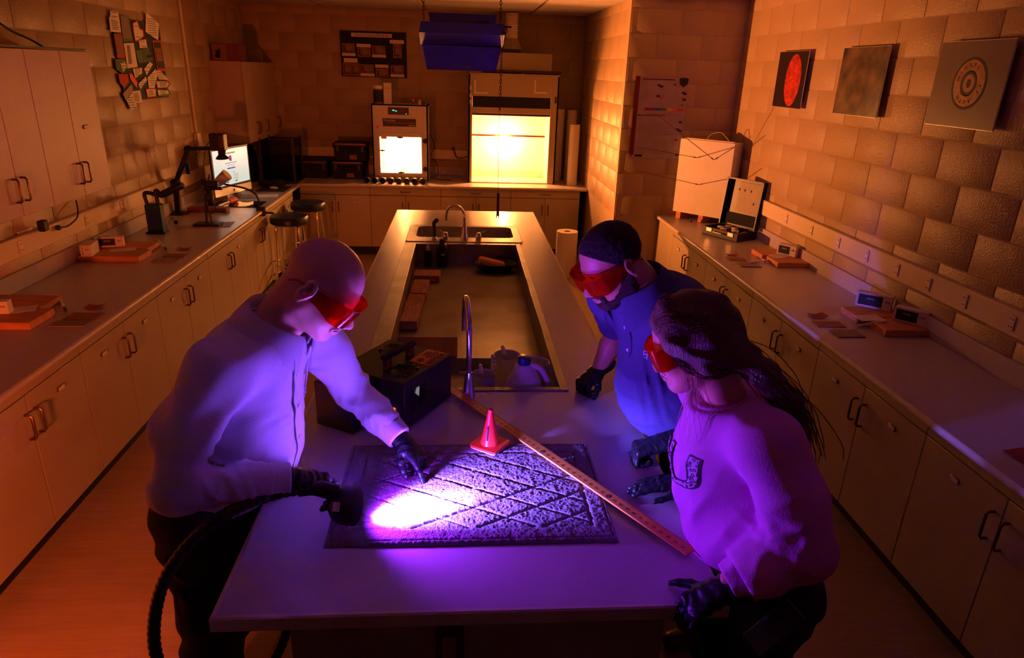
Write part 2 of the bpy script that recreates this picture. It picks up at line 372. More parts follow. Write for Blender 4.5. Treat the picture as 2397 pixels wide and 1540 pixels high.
# ---------------------------------------------------------------- more materials and short helpers
def thinpane(name, tint, gloss=.12, rough=.02):
    m = bpy.data.materials.new(name); m.use_nodes = True; nt = m.node_tree; N = nt.nodes; N.remove(N['Principled BSDF'])
    t = N.new('ShaderNodeBsdfTransparent'); t.inputs[0].default_value = (*tint, 1)
    g = N.new('ShaderNodeBsdfGlossy'); g.inputs['Roughness'].default_value = rough; mx = N.new('ShaderNodeMixShader')
    fr = N.new('ShaderNodeLayerWeight'); fr.inputs[0].default_value = gloss
    nt.links.new(fr.outputs['Fresnel'], mx.inputs[0]); nt.links.new(t.outputs[0], mx.inputs[1]); nt.links.new(g.outputs[0], mx.inputs[2]); nt.links.new(mx.outputs[0], N['Material Output'].inputs[0])
    return m
M['glass'] = thinpane('clear_glass', (.93, .95, .94))
M['haze'] = thinpane('hazy_acrylic', (.62, .6, .58))
M['goggle'] = thinpane('orange_polycarbonate', (.95, .10, .015), .22, .05)
def lens_mat():
    m = thinpane('orange_lens', (.9, .07, .008), .18, .06); nt = m.node_tree; N = nt.nodes; out = N['Material Output']; src = out.inputs[0].links[0].from_socket; d = N.new('ShaderNodeBsdfDiffuse'); d.inputs[0].default_value = (.62, .035, .003, 1); tl = N.new('ShaderNodeBsdfTranslucent'); tl.inputs[0].default_value = (.8, .05, .004, 1)
    a = N.new('ShaderNodeMixShader'); a.inputs[0].default_value = .5; b = N.new('ShaderNodeMixShader'); b.inputs[0].default_value = .28; nt.links.new(d.outputs[0], a.inputs[1]); nt.links.new(tl.outputs[0], a.inputs[2]); nt.links.new(src, b.inputs[1]); nt.links.new(a.outputs[0], b.inputs[2]); nt.links.new(b.outputs[0], out.inputs[0]); return m
M['goggle'] = lens_mat()
M['film'] = mat('clear_plastic_film', (.7, .7, .72), .15, trans=.6)
M['poly'] = mat('translucent_plastic', (.74, .71, .74), .35, trans=.08)
M['wood'] = mat('pine_board', lin(214, 140, 84), .6, bump=.1, bscale=20, var=.35, vscale=7, aniso=(1, 9, 6))
M['woodold'] = mat('weathered_wood', lin(222, 164, 116), .75, bump=.3, bscale=30, var=.5, vscale=8, aniso=(7, 1, 5))
M['red'] = mat('dark_red_sheet', lin(150, 38, 26), .7)
M['brown'] = mat('brown_board', lin(150, 92, 60), .6, var=.2, vscale=20)
M['tan'] = mat('tan_board', lin(140, 118, 92), .5, var=.2, vscale=20)
M['carton'] = mat('red_brown_carton', lin(120, 58, 42), .7)
M['navy'] = mat('navy_board', (.006, .006, .012), .7)
M['cloth'] = mat('black_cloth', (.012, .012, .014), .95, bump=.4, bscale=60)
M['vinyl'] = mat('dark_blue_vinyl', lin(22, 34, 58), .35)
M['wpaper'] = mat('matte_white_paper', lin(225, 215, 200), .9)
M['ink'] = mat('black_ink', (.01, .01, .01), .6)
M['green'] = mat('green_paper', lin(86, 120, 60), .8)
M['redp'] = mat('red_paper', lin(190, 60, 40), .8)
M['scr'] = mat('lit_screen', (0, 0, 0), .3, emit=(.80, .90, .80), estr=.75)
M['led'] = mat('green_display', (0, 0, 0), .3, emit=(.05, .9, .55), estr=.9)
M['ledg'] = mat('green_led', (0, 0, 0), .3, emit=(.25, 1, .05), estr=.9)
M['bulb'] = mat('glowing_bulb', (1, 1, 1), .3, emit=(1, .62, .25), estr=30)
M['orangeled'] = mat('orange_switch_light', (0, 0, 0), .3, emit=(1, .12, .01), estr=2.2)
M['silver'] = mat('aluminium', (.72, .71, .69), .32, metal=.9)
M['alu_panel'] = mat('white_painted_panel', lin(222, 210, 200), .35, var=.08, vscale=6)
M['orangeplast'] = mat('orange_plastic', lin(226, 92, 40), .4)
M['blueplast'] = mat('blue_plastic', lin(22, 46, 110), .35)
M['tealp'] = mat('teal_plastic', lin(18, 66, 92), .4)
M['sponge'] = mat('yellow_sponge', lin(248, 176, 90), .95, bump=.6, bscale=120)
M['shade'] = mat('lampshade_blue_bounce', lin(92, 84, 150), .5, var=.2, vscale=12)  # lampshade colour holds the blue bounce light that falls on it
M['maroon'] = mat('maroon_strip', lin(120, 14, 50), .6)
M['strapred'] = mat('dark_red_metal', lin(120, 40, 34), .5)
M['chain'] = mat('chain_metal', lin(86, 62, 56), .45, metal=.6)
def P(t, name, mb, m, par=None, label=None):
    "part built in room coordinates under thing t (rz = 0)"
    L_ = t.location; mb.v = [(x-L_.x, y-L_.y, z-L_.z) for x, y, z in mb.v]
    return obj(name, mb, m, par or t, label)
def at2(u, v, y): p = at(u, v, 'y', y); return p.x, p.z
def bez(p, n=10):
    "smooth Catmull-Rom curve through points"
    p = [Vector(q) for q in p]; q = [p[0]*2-p[1]]+p+[p[-1]*2-p[-2]]; out = []
    for i in range(1, len(q)-2):
        for k in range(n):
            t = k/n; a, b, c, d = q[i-1:i+3]
            out.append(.5*((2*b)+(c-a)*t+(2*a-5*b+4*c-d)*t*t+(3*b-a-3*c+d)*t**3))
    return out+[p[-1]]
UP = RX(PI/2)                                      # text facing -y

# ---------------------------------------------------------------- fume hood
hx0, hx1, hy0, hy1 = .648, 1.69, 6.98, 7.52
t = thing('fume_hood', 'tall beige fume hood glowing inside, on the back worktop', 'fume hood', (hx0, hy0, CT))
ix0, ix1, iz1 = .692, 1.60, 1.70
P(t, 'side_panel', MB().bx(hx0, hx0+.02, hy0, hy1, CT, 2.12, .002).bx(hx0, ix0, hy0, hy0+.03, CT, 2.12, .002), M['cab'])
P(t, 'side_panel', MB().bx(hx1-.02, hx1, hy0, hy1, CT, 2.12, .002).bx(ix1, hx1, hy0, hy0+.03, CT, 2.12, .002), M['cab'])
P(t, 'back_panel', MB().bx(hx0, hx1, hy1-.012, hy1, CT, 2.12), M['white'])
P(t, 'baffle', MB().bx(hx0+.02, hx1-.02, hy1-.06, hy1-.05, 1.42, 2.0, 0), M['white'])
P(t, 'baffle', MB().bx(hx0+.02, hx1-.02, hy1-.06, hy1-.05, 1.0, 1.405, 0), M['white'])
P(t, 'shelf_bar', MB().bx(hx0+.02, hx1-.02, hy1-.07, hy1-.055, 1.402, 1.422), M['bronze'])
P(t, 'liner', MB().bx(ix0-.012, ix0-.004, hy0+.03, hy1-.02, CT+.01, iz1+.3).bx(ix1+.004, ix1+.012, hy0+.03, hy1-.02, CT+.01, iz1+.3), M['white'])
P(t, 'ledge', MB().bx(hx0+.02, hx1-.02, hy1-.085, hy1-.03, CT+.012, 1.0, .003), M['cream'])
P(t, 'work_surface', MB().bx(hx0+.02, hx1-.02, hy0+.002, hy1-.02, CT, CT+.012, .002), M['cream'])
P(t, 'top_panel', MB().bx(hx0, hx1, hy0, hy1, 2.12, 2.135), M['cab'])
s = P(t, 'front_panel', MB().bx(ix0, ix1, hy0-.004, hy0+.014, 1.885, 2.12, .002), M['cab'])
for u in (1110, 1250):
    x, z = at2(u, 215, hy0-.01)
    P(t, 'corner_ruler', MB().bx(x, x+.02, hy0-.008, hy0-.005, z, z+.125).bx(x, x+.155, hy0-.008, hy0-.005, z-.018, z), M['wpaper'])
P(t, 'front_panel', MB().bx(ix0, ix1, hy0-.002, hy0+.014, iz1, 1.765, .002), M['cab'])
P(t, 'dark_window', MB().bx(ix0+.002, ix1-.002, hy0+.004, hy0+.010, 1.765, 1.885), M['blackm'])
P(t, 'sash', MB().bx(ix0, ix1, hy0+.016, hy0+.028, iz1-.025, iz1+.02, .003), M['bronze'])
P(t, 'sash_glass', MB().bx(ix0, ix1, hy0+.034, hy0+.038, 1.70, 2.1), M['glass'])
for k, z in enumerate((1.80, 1.87, 1.95)): P(t, 'switch', MB().bx(hx0+.012, hx0+.032, hy0-.006, hy0, z, z+.045, .002).bx(hx0+.018, hx0+.026, hy0-.012, hy0, z+.015, z+.03, .002), M['outlet'])
P(t, 'switch', MB().bx(hx1-.045, hx1-.025, hy0-.006, hy0, 1.83, 1.90, .002).bx(hx1-.038, hx1-.032, hy0-.012, hy0, 1.86, 1.875, .001), M['black'])
t = thing('vent_housing', 'beige metal housing above the fume hood', 'housing', (.8, 7.12, 2.14))
x0, z0_ = at2(1100, 127, 7.2); x1_, z1_ = at2(1292, 127, 7.2)
P(t, 'casing', MB().bx(x0, x1_, 7.13, 7.50, 2.137, z1_, .004), M['cab'])
t = thing('horizontal_pipe', 'brown horizontal pipe lying across the top of the fume hood', 'pipe', (1.2, 7.02, 2.17))
P(t, 'pipe', MB().tube([(.80, 7.05, 2.155), (1.715, 7.05, 2.155)], .018, 12), M['bronze'])
P(t, 'paper_tag', MB().bx(1.25, 1.285, 7.028, 7.031, 2.12, 2.14), M['wpaper'])
t = thing('exhaust_duct', 'ribbed white flexible exhaust duct rising to the ceiling', 'duct', (1.25, 7.3, 2.33))
x, z = at2(1198, 60, 7.3)
prof = [(.07+(.006 if i % 2 else 0), 2.52+i*.0125) for i in range(22)]
P(t, 'flexible_hose', MB().lathe(prof, 20, (x, 7.3, 0)), M['wpaper'])
P(t, 'duct_collar', MB().prism(rrect(.2, .2, .01, 2, x, 7.3), z1_, 2.40).lathe([(.13, 2.40), (.072, 2.53)], 4, (x, 7.3, 0), None), M['cab'])
P(t, 'dark_band', MB().prism(rrect(.204, .204, .01, 2, x, 7.3), z1_+.001, z1_+.04), M['black'])

# ---------------------------------------------------------------- fuming chamber
cx0, cx1, cy0, cy1, cz1 = -.462, .180, 6.98, 7.46, 1.765
t = thing('fuming_chamber', 'grey fuming chamber with a glowing window on the back worktop', 'chamber', (cx0, cy0, CT))
wx0, wx1, wz0, wz1 = -.385, .115, .99, 1.42
mb = MB().bx(cx0, wx0, cy0, cy0+.03, CT+.01, cz1).bx(wx1, cx1, cy0, cy0+.03, CT+.01, cz1).bx(wx0, wx1, cy0, cy0+.03, CT+.01, wz0).bx(wx0, wx1, cy0, cy0+.03, wz1, cz1)
mb.bx(cx0, cx0+.015, cy0, cy1, CT+.01, cz1).bx(cx1-.015, cx1, cy0, cy1, CT+.01, cz1).bx(cx0, cx1, cy1-.015, cy1, CT+.01, cz1).bx(cx0, cx1, cy0, cy1, cz1-.012, cz1).bx(cx0, cx1, cy0, cy1, CT+.005, CT+.02)
P(t, 'cabinet', mb, M['cream'])
P(t, 'inner_chamber', MB().bx(wx0-.02, wx0-.005, cy0+.03, cy1-.04, wz0-.02, wz1+.02).bx(wx1+.005, wx1+.02, cy0+.03, cy1-.04, wz0-.02, wz1+.02).bx(wx0, wx1, cy1-.06, cy1-.05, wz0-.02, wz1+.02).bx(wx0, wx1, cy0+.03, cy1-.05, wz0-.02, wz0-.005).bx(wx0, wx1, cy0+.03, cy1-.05, wz1+.005, wz1+.02), M['white'])
def frame(x0, x1, z0, z1, w, y, th_, r=.03):
    o = rrect(x1-x0, z1-z0, r, 4, (x0+x1)/2, (z0+z1)/2); i = rrect(x1-x0-2*w, z1-z0-2*w, max(r-w, .006), 4, (x0+x1)/2, (z0+z1)/2); n = len(o); mb = MB()
    vs = [(a, y, b) for a, b in o]+[(a, y, b) for a, b in i]+[(a, y-th_, b) for a, b in o]+[(a, y-th_, b) for a, b in i]; fs = []
    for k in range(n):
        k2 = (k+1) % n; fs += [(2*n+k, 2*n+k2, 3*n+k2, 3*n+k), (k, 2*n+k, 2*n+k2, k2)[::-1], (n+k, n+k2, 3*n+k2, 3*n+k)[::-1]]
    return mb.add(vs, fs)
d = P(t, 'door_frame', frame(wx0-.03, wx1+.025, wz0-.035, wz1+.035, .035, cy0, .018), M['cream'])
P(t, 'window', MB().bx(wx0, wx1, cy0-.008, cy0-.004, wz0, wz1), M['glass'])
P(t, 'gasket', frame(wx0-.002, wx1+.002, wz0-.002, wz1+.002, .012, cy0-.004, .02, .02), M['white'])
for x, z in ((-.14, 1.405), (-.35, 1.255), (-.135, 1.008)): P(t, 'latch', MB().box((x, cy0-.035, z), (.075, .012, .012), .004).lathe([(.012, 0), (.012, .02), (0, .022)], 10, (0, 0, 0), TR(x, cy0-.02, z) @ RX(PI/2)), M['black'])
for z in (1.37, 1.05): P(t, 'hinge_knob', MB().lathe([(.028, 0), (.03, .012), (.022, .03), (0, .032)], 8, (0, 0, 0), TR(.145, cy0-.002, z) @ RX(PI/2)), M['black'])
p = P(t, 'control_panel', MB().bx(-.27, -.035, cy0-.004, cy0, 1.655, 1.735, .001), M['black'])
P(t, 'display', MB().bx(-.222, -.198, cy0-.006, cy0-.004, 1.697, 1.71).bx(-.192, -.168, cy0-.006, cy0-.004, 1.69, 1.70), M['led'], p)
P(t, 'indicator_light', MB().lathe([(.006, 0), (.006, .003), (0, .004)], 10, (0, 0, 0), TR(-.065, cy0-.004, 1.667) @ RX(PI/2)), M['ledg'], p)
mb = MB()
for x in (-.25, -.14, -.117):
    for z in (1.697, 1.713): mb.bx(x, x+.009, cy0-.006, cy0-.004, z, z+.007)
for x in (-.2, -.175, -.15): mb.bx(x, x+.007, cy0-.006, cy0-.004, 1.668, 1.68)
P(t, 'button', mb, M['bronze'], p)
p = P(t, 'name_plate', MB().bx(-.335, .045, cy0-.004, cy0, 1.525, 1.612, .001), M['black'])
P(t, 'stripe', MB().bx(-.27, .03, cy0-.006, cy0-.004, 1.563, 1.570), M['bronze'], p)
text('lettering', 'CyanoSafe', .032, TR(-.325-cx0, -.0045, 1.591-CT) @ UP, M['wpaper'], p, align='LEFT'); text('lettering', 'SIRCHIE', .021, TR(.035-cx0, -.0045, 1.54-CT) @ UP, M['wpaper'], p, align='RIGHT')
P(t, 'warning_sticker', MB().prism([(-.035, 0), (.0, .034), (.0, .034), (-.018, .05)][:3]+[(-.018, .036)], 0, 0).bx(-.41, -.385, cy0-.002, cy0, 1.50, 1.53), M['orangeplast'])
P(t, 'window_sticker', MB().bx(-.36, -.295, cy0-.010, cy0-.008, 1.385, 1.412), M['orangeplast'])
mb = MB()
for x, z in ((-.40, 1.63), (.13, 1.63), (-.14, 1.635), (-.14, 1.49), (.12, 1.49), (-.345, 1.70), (-.29, 1.70), (.05, 1.70)): mb.lathe([(.004, 0), (.0, .003)], 6, (0, 0, 0), TR(x, cy0, z) @ RX(PI/2))
for k in range(26): mb.bx(-.40+k*.02, -.39+k*.02, cy0-.001, cy0, .952, .957)
P(t, 'screw', mb, M['ink'])
b = P(t, 'bulb', MB().lathe([(0, 1.04), (.03, 1.05), (.045, 1.075), (.04, 1.10), (0, 1.115)], 14, (-.125, 7.15, 0)), M['bulb'])
P(t, 'lamp_cup', MB().lathe([(.035, 1.0), (.03, 1.042)], 12, (-.125, 7.15, 0)), M['white'])
# on top of the chamber
t = thing('jar', 'tall dark jar with a white lid on the glowing chamber', 'jar', (-.385, 7.05, cz1)); p = t.location
P(t, 'body', MB().lathe([(.052, 0), (.054, .01), (.054, .155), (.05, .165)], 20, tuple(p)), M['tan']); P(t, 'lid', MB().lathe([(.056, .165), (.056, .195), (.05, .2), (0, .2)], 20, tuple(p)), M['wpaper']); P(t, 'label_band', MB().lathe([(.0545, .02), (.0545, .15)], 20, tuple(p)), M['ink'])
t = thing('white_box', 'tall narrow white box beside the jar on the chamber', 'box', (-.275, 7.05, cz1)); p = t.location
P(t, 'carton', MB().bx(p.x-.042, p.x+.042, p.y-.03, p.y+.03, p.z, p.z+.23, .002), M['wpaper']); P(t, 'red_mark', MB().lathe([(.007, 0), (0, .0008)], 5, (0, 0, 0), TR(p.x-.018, p.y-.03, p.z+.175) @ RX(PI/2)), M['redp'])
text('lettering', 'BVDA', .014, TR(.014, -.0305, .172) @ UP, M['ink'], t)
for i, (x, g_) in enumerate(((.012, 'small brown-filled vial with orange cap, left on the chamber'), (.083, 'small white vial with orange cap, right on the chamber'))):
    t = thing('vial', g_, 'vial', (x, 7.05, cz1)); P(t, 'glass_body', MB().lathe([(.014, 0), (.016, .004), (.016, .04), (.01, .05)], 14, (x, 7.05, cz1)), M['poly'] if i else M['film']); P(t, 'cap', MB().lathe([(.018, .05), (.018, .064), (0, .066)], 14, (x, 7.05, cz1)), M['orangeplast'])
    P(t, 'contents', MB().lathe([(.0165, .012), (.0165, .03)], 14, (x, 7.05, cz1)), M['wpaper'] if i else M['carton'])
o = obj('clip', MB().tube([(0, 0, .004), (.02, 0, .012), (.025, 0, .03), (.012, .0, .03), (-.01, 0, .006)], .004, 6), M['black'], loc=(.12, 7.05, cz1)); tag(o, 'small black clip at the right end of the chamber top', 'clip')
# row of magnifier heads in front of the chamber
lens = None
for i in range(8):
    x = -.515+i*.0905; lb = ['leftmost, past the corner of the chamber', 'second from the left', 'third from the left, largest looking', 'fourth from the left', 'fourth from the right', 'third from the right', 'second from the right', 'rightmost, beside the chamber corner'][i]
    if lens is None:
        lens = thing('flashlight', 'black torch lying in the row before the chamber, '+lb, 'torch', (x, 6.80, CT), 0, 'row of black torches before the chamber')
        T_ = TR(0, 0, .034) @ RX(PI/2)
        obj('barrel', MB().lathe([(.022, -.13), (.024, -.12), (.024, -.04), (.032, -.015), (.034, .02)], 16, (0, 0, 0), T_), M['black'], lens); obj('bezel', MB().lathe([(.034, .02), (.034, .03), (.028, .03), (.028, .02), (.0, .012)], 16, (0, 0, 0), T_), M['blackm'], lens)
        obj('lens', MB().lathe([(.027, .023), (0, .024)], 16, (0, 0, 0), T_), M['glass'], lens)
    else: dup(lens, (x, 6.80+random.uniform(-.01, .01), CT), random.uniform(-.12, .12), 'black torch lying in the row before the chamber, '+lb)
# hard cases on the back worktop
def hard_case(x0, x1, z0, z1, y0, label, tagp=True, m=None):
    t = thing('equipment_case', label, 'case', (x0, y0, z0), 0, 'dark plastic equipment cases'); d_ = .26; zl = z0+(z1-z0)*.68
    P(t, 'base', MB().bx(x0, x1, y0, y0+d_, z0, zl, .01), m or M['blackm']); P(t, 'lid', MB().bx(x0-.012, x1+.012, y0-.012, y0+d_+.012, zl, z1-.006, .012), m or M['blackm'])
    P(t, 'rim', MB().bx(x0+.01, x1-.01, y0-.014, y0+.02, z1-.035, z1-.008, .004), M['bronze'])
    for x in (x0+.12*(x1-x0), x1-.12*(x1-x0)): P(t, 'latch', MB().bx(x-.018, x+.018, y0-.018, y0+.002, zl-.04, zl+.03, .003), M['black'])
    P(t, 'handle', MB().tube([(x0+.13, y0, zl-.03), (x0+.13, y0-.025, zl-.03), (x1-.13, y0-.025, zl-.03), (x1-.13, y0, zl-.03)], .008, 6), M['black'])
    if tagp: P(t, 'paper_label', MB().bx((x0+x1)/2-.01, (x0+x1)/2+.075, y0-.002, y0+.001, z0+.02, z0+.07), M['brown'])
hard_case(-.955, -.60, CT, 1.112, 7.06, 'dark lower case of the stack left of the chamber'); hard_case(-.925, -.545, 1.112, 1.325, 7.06, 'dark upper case of the stack left of the chamber')
hard_case(-1.34, -1.02, CT, 1.105, 7.10, 'dark low case behind the glass tank on the back worktop', False)
# cables on the back wall
def cable(name, label, pts, r=.004, m=None, plug=None):
    t = thing(name, label, 'cable', tuple(pts[0])); P(t, 'wire', MB().tube(bez(pts, 8), r, 6), m or M['black'])
    if plug is not None: P(t, 'plug', MB().box(plug, (.03, .02, .03), .005), m or M['black'])
cable('power_cord', 'black cord hanging right of the chamber with its plug loose', [(.47, 7.52, 1.22), (.52, 7.46, 1.13), (.64, 7.45, 1.15), (.66, 7.40, 1.27), (.69, 7.50, 1.31)][:4], .006, plug=(.465, 7.52, 1.235))
cable('power_cord', 'black cord curling down beside the chamber to the worktop', [(.195, 7.3, 1.42), (.24, 7.35, 1.28), (.20, 7.3, 1.17), (.28, 7.3, 1.05), (.27, 7.25, .94), (.2, 7.2, .915), (.3, 7.15, .906), (.45, 7.1, .906)], .005)
# raceway on the back wall
def raceway(name, a, b, z0, z1, d, kind, outl, side):
    t = thing(name, side, 'raceway', (0, 0, 0))
    if kind == 'y': P(t, 'channel', MB().bx(a, b, YB-.003-d, YB-.003, z0, z1, .004), M['ray'])
    elif kind == 'x+': P(t, 'channel', MB().bx(XRW-.003-d, XRW-.003, a, b, z0, z1, .004), M['ray'])
    else: P(t, 'channel', MB().bx(XLW+.003, XLW+.003+d, a, b, z0, z1, .004), M['ray'])
    for q in outl:
        zc_ = (z0+z1)/2
        if kind == 'y': T_ = TR(q, YB-.003-d, zc_)
        elif kind == 'x+': T_ = TR(XRW-.003-d, q, zc_) @ RZ(-PI/2)
        else: T_ = TR(XLW+.003+d, q, zc_) @ RZ(PI/2)
        o = obj('outlet', MB().box((0, -.003, 0), (.036, .006, .07), .002, T_), M['outlet'], t)
        mb = MB()
        for s in (-1, 1): mb.box((-.007, -.0065, s*.018), (.003, .001, .009), 0, T_).box((.007, -.0065, s*.018), (.003, .001, .009), 0, T_)
        obj('slot', mb, M['ink'], o)
    return t
raceway('wall_raceway', -1.9, .645, 1.10, 1.215, .04, 'y', (-1.45, .45), 'beige power raceway along the back wall')
raceway('wall_raceway', -.6, YC-.02, 1.115, 1.235, .04, 'x+', (4.6, 3.75, 3.35, 2.98, 2.64, 2.33, 2.05, 1.77, 1.46), 'beige power raceway with outlets along the right wall')
raceway('wall_raceway', -.6, YB-.1, 1.085, 1.20, .04, 'x-', (2.72, 3.45, 3.95, 4.5, 5.0), 'beige power raceway with outlets along the left wall')
t = thing('wall_conduit', 'vertical conduit on the left wall ending in a box', 'conduit', (XLW+.003, 5.69, 1.2)); P(t, 'conduit_channel', MB().bx(XLW+.003, XLW+.022, 5.675, 5.705, 1.52, 2.79, .003), M['ray']); P(t, 'junction_box', MB().bx(XLW+.003, XLW+.04, 5.64, 5.74, 1.33, 1.52, .004), M['ray'])
# rolls of paper
for i, (x, y, z1_, r, lb) in enumerate(((1.76, 7.33, 1.75, .058, 'tall white paper roll against the fume hood side'), (1.925, 7.40, 1.74, .062, 'tall white paper roll standing in the back corner'), (1.90, 6.98, 1.60, .062, 'shorter white paper roll in front of the other two'))):
    t = thing('paper_roll', lb, 'paper roll', (x, y, CT), 0, 'paper rolls right of the fume hood'); P(t, 'paper', MB().lathe([(r, 0), (r, z1_-CT), (.02, z1_-CT), (.02, z1_-CT-.1)], 24, (x, y, CT)), M['wpaper']); P(t, 'core', MB().lathe([(.021, .002), (.021, z1_-CT-.002), (.018, z1_-CT-.002)], 12, (x, y, CT)), M['brown'])
t = thing('paper_roll', 'thick white paper roll standing on the floor by the column', 'paper roll', (1.72, 5.95, FZ)); P(t, 'paper', MB().lathe([(.115, 0), (.115, .50), (.035, .50), (.035, .4)], 32, (1.72, 5.95, FZ)), M['wpaper']); P(t, 'core', MB().lathe([(.036, .01), (.036, .495), (.03, .495), (.03, .3)], 16, (1.72, 5.95, FZ)), M['brown'])
# paper scraps in the hood
o = obj('paper_sheet', MB().box((0, 0, 0), (.13, .08, .001), 0), M['wpaper'], loc=(.80, 7.06, CT+.0135)); tag(o, 'white paper scrap on the fume hood floor at the left', 'paper')
# board on the back wall
bx0, bz1 = at2(795, 71, 7.565); bx1, bz0 = at2(953, 183, 7.565)
t = thing('display_board', 'black photography display board on the back wall', 'display board', (bx0, 7.567, bz0)); P(t, 'board', MB().bx(bx0, bx1, 7.556, 7.567, bz0, bz1, .001), M['navy'])
BW, BH = bx1-bx0, bz1-bz0
def bd(u0, u1, v0, v1, m, name, d=.003):                    # fractions of the board, v down
    return P(t, name, MB().bx(bx0+u0*BW, bx0+u1*BW, 7.556-d, 7.556, bz1-v1*BH, bz1-v0*BH), m)
M['photo'] = mat('brown_photo_print', lin(150, 96, 56), .5, var=.5, vscale=40)
bd(.17, .785, .04, .125, M['wpaper'], 'title_card'); text('lettering', 'Close Up Crime Scene Photography', .042, TR(.478*BW, -.0145, BH*(1-.082)) @ UP, M['ink'], t, sx=.66)
for u0, u1, v0, v1 in ((.75, .965, .165, .245), (.02, .225, .485, .55), (.245, .46, .275, .345), (.475, .685, .50, .56), (.04, .25, .595, .69), (.285, .50, .92, .985), (.515, .72, .715, .785), (.745, .955, .92, .985)): bd(u0, u1, v0, v1, M['wpaper'], 'caption_card', .004)
for u0, u1, v0, v1 in ((.025, .215, .27, .475), (.255, .455, .345, .56), (.48, .68, .30, .495), (.795, .93, .25, .56), (.02, .15, .70, .985), (.155, .28, .70, .985), (.29, .49, .72, .91), (.52, .715, .80, .985), (.75, .95, .715, .91)):
    q = bd(u0, u1, v0, v1, M['photo'], 'photo_print'); cu, cv = (u0+u1)/2, (v0+v1)/2; w_, h_ = (u1-u0), (v1-v0)
    P(t, 'pictured_object', MB().lathe([(.26*w_*BW, 0), (.2*w_*BW, .0006), (0, .0008)], 12, (0, 0, 0), TR(bx0+(cu+.05*w_)*BW, 7.5525, bz1-cv*BH) @ RX(PI/2)), M['tan'], q)
    P(t, 'scale_mark', MB().bx(bx0+(u0+.12*w_)*BW, bx0+(u0+.2*w_)*BW, 7.552, 7.553, bz1-(cv+.3*h_)*BH, bz1-(cv-.3*h_)*BH).bx(bx0+(u0+.12*w_)*BW, bx0+(u1-.15*w_)*BW, 7.552, 7.553, bz1-(cv+.34*h_)*BH, bz1-(cv+.28*h_)*BH), M['ink'], q)
# carton on the far wall cabinet
t = thing('carton', 'red-brown printed carton on top of the corner wall cabinet', 'carton', (-1.97, 6.36, 2.171)); P(t, 'box', MB().bx(-1.96, -1.69, 6.36, 6.62, 2.171, 2.335, .002), M['carton']); P(t, 'printed_label', MB().bx(-1.95, -1.81, 6.358, 6.36, 2.178, 2.325), M['brown'])
P(t, 'printed_picture', MB().bx(-1.915, -1.885, 6.3565, 6.358, 2.20, 2.275).bx(-1.885, -1.87, 6.3565, 6.358, 2.235, 2.29).bx(-1.925, -1.87, 6.3565, 6.358, 2.20, 2.235), M['ink'])

# ---------------------------------------------------------------- poster on the column face, pictures on the right wall
t = thing('evidence_poster', 'white spectrum chart poster with a maroon edge on the column', 'poster', (2.09, YC-.004, 1.45))
pa, pb, pc_, pd = at(1487, 177, 'y', YC-.008), at(1611, 182, 'y', YC-.008), at(1593, 371, 'y', YC-.008), at(1474, 370, 'y', YC-.008)
px0, px1, pz0, pz1 = (pa.x+pd.x)/2, (pb.x+pc_.x)/2, (pc_.z+pd.z)/2, (pa.z+pb.z)/2; pw, ph = px1-px0, pz1-pz0
def pq(u0, u1, v0, v1, m, name, d=.002): return P(t, name, MB().bx(px0+u0*pw, px0+u1*pw, YC-.006-d, YC-.006, pz1-v1*ph, pz1-v0*ph), m)
M['postwhite'] = mat('poster_paper', lin(170, 150, 155), .3, var=.15, vscale=14)
pq(0, 1, 0, 1, M['postwhite'], 'sheet', .001); pq(0, .085, 0, .96, M['maroon'], 'maroon_strip')
pq(.13, .74, .025, .04, M['maroon'], 'heading')
for k, c in enumerate(((150, 30, 90), (110, 60, 140), (60, 90, 150), (80, 130, 80), (220, 170, 50), (220, 110, 40), (200, 50, 40))): pq(.22+.105*k, .325+.105*k, .375, .405, mat('spectrum_colour', lin(*c), .4), 'spectrum_band')
pq(.25, .97, .445, .452, M['redp'], 'red_arrow'); pq(.12, .62, .462, .47, M['ink'], 'black_arrow')
P(t, 'arrow_head', MB().prism([(px0+.09*pw, -(pz1-.466*ph)), (px0+.13*pw, -(pz1-.452*ph)), (px0+.13*pw, -(pz1-.48*ph))], YC-.0085, YC-.006, Matrix(((1, 0, 0, 0), (0, 0, 1, 0), (0, -1, 0, 0), (0, 0, 0, 1)))), M['ink'])
for u, v, c in ((.42, .09, 'ink'), (.47, .105, 'ink'), (.72, .08, 'green'), (.78, .095, 'orangeplast'), (.9, .17, 'blueplast'), (.93, .185, 'ink'), (.9, .24, 'redp'), (.93, .255, 'ink'), (.42, .22, 'ink'), (.47, .235, 'redp'), (.9, .32, 'tan'), (.9, .53, 'ink'), (.86, .62, 'ink'), (.91, .635, 'ink'), (.86, .75, 'maroon'), (.9, .94, 'ink')): pq(u, u+.06, v, v+.022, M[c], 'small_photo', .003)
for k in range(26):
    v = .55+k*.0155
    pq(.13, random.uniform(.55, .82), v, v+.004, M['tan'], 'text_line', .0015) if k != 0 else None
for k in range(8): pq(.13, random.uniform(.3, .38), .06+k*.03, .064+k*.03, M['tan'], 'text_line', .0015)
P(t, 'badge', MB().prism([(px0+.82*pw, -(pz1-.012*ph)), (px0+.91*pw, -(pz1-.004*ph)), (px0+1.0*pw, -(pz1-.012*ph)), (px0+.985*pw, -(pz1-.08*ph)), (px0+.91*pw, -(pz1-.12*ph)), (px0+.84*pw, -(pz1-.08*ph))], YC-.0095, YC-.006, Matrix(((1, 0, 0, 0), (0, 0, 1, 0), (0, -1, 0, 0), (0, 0, 0, 1)))), M['ink'])
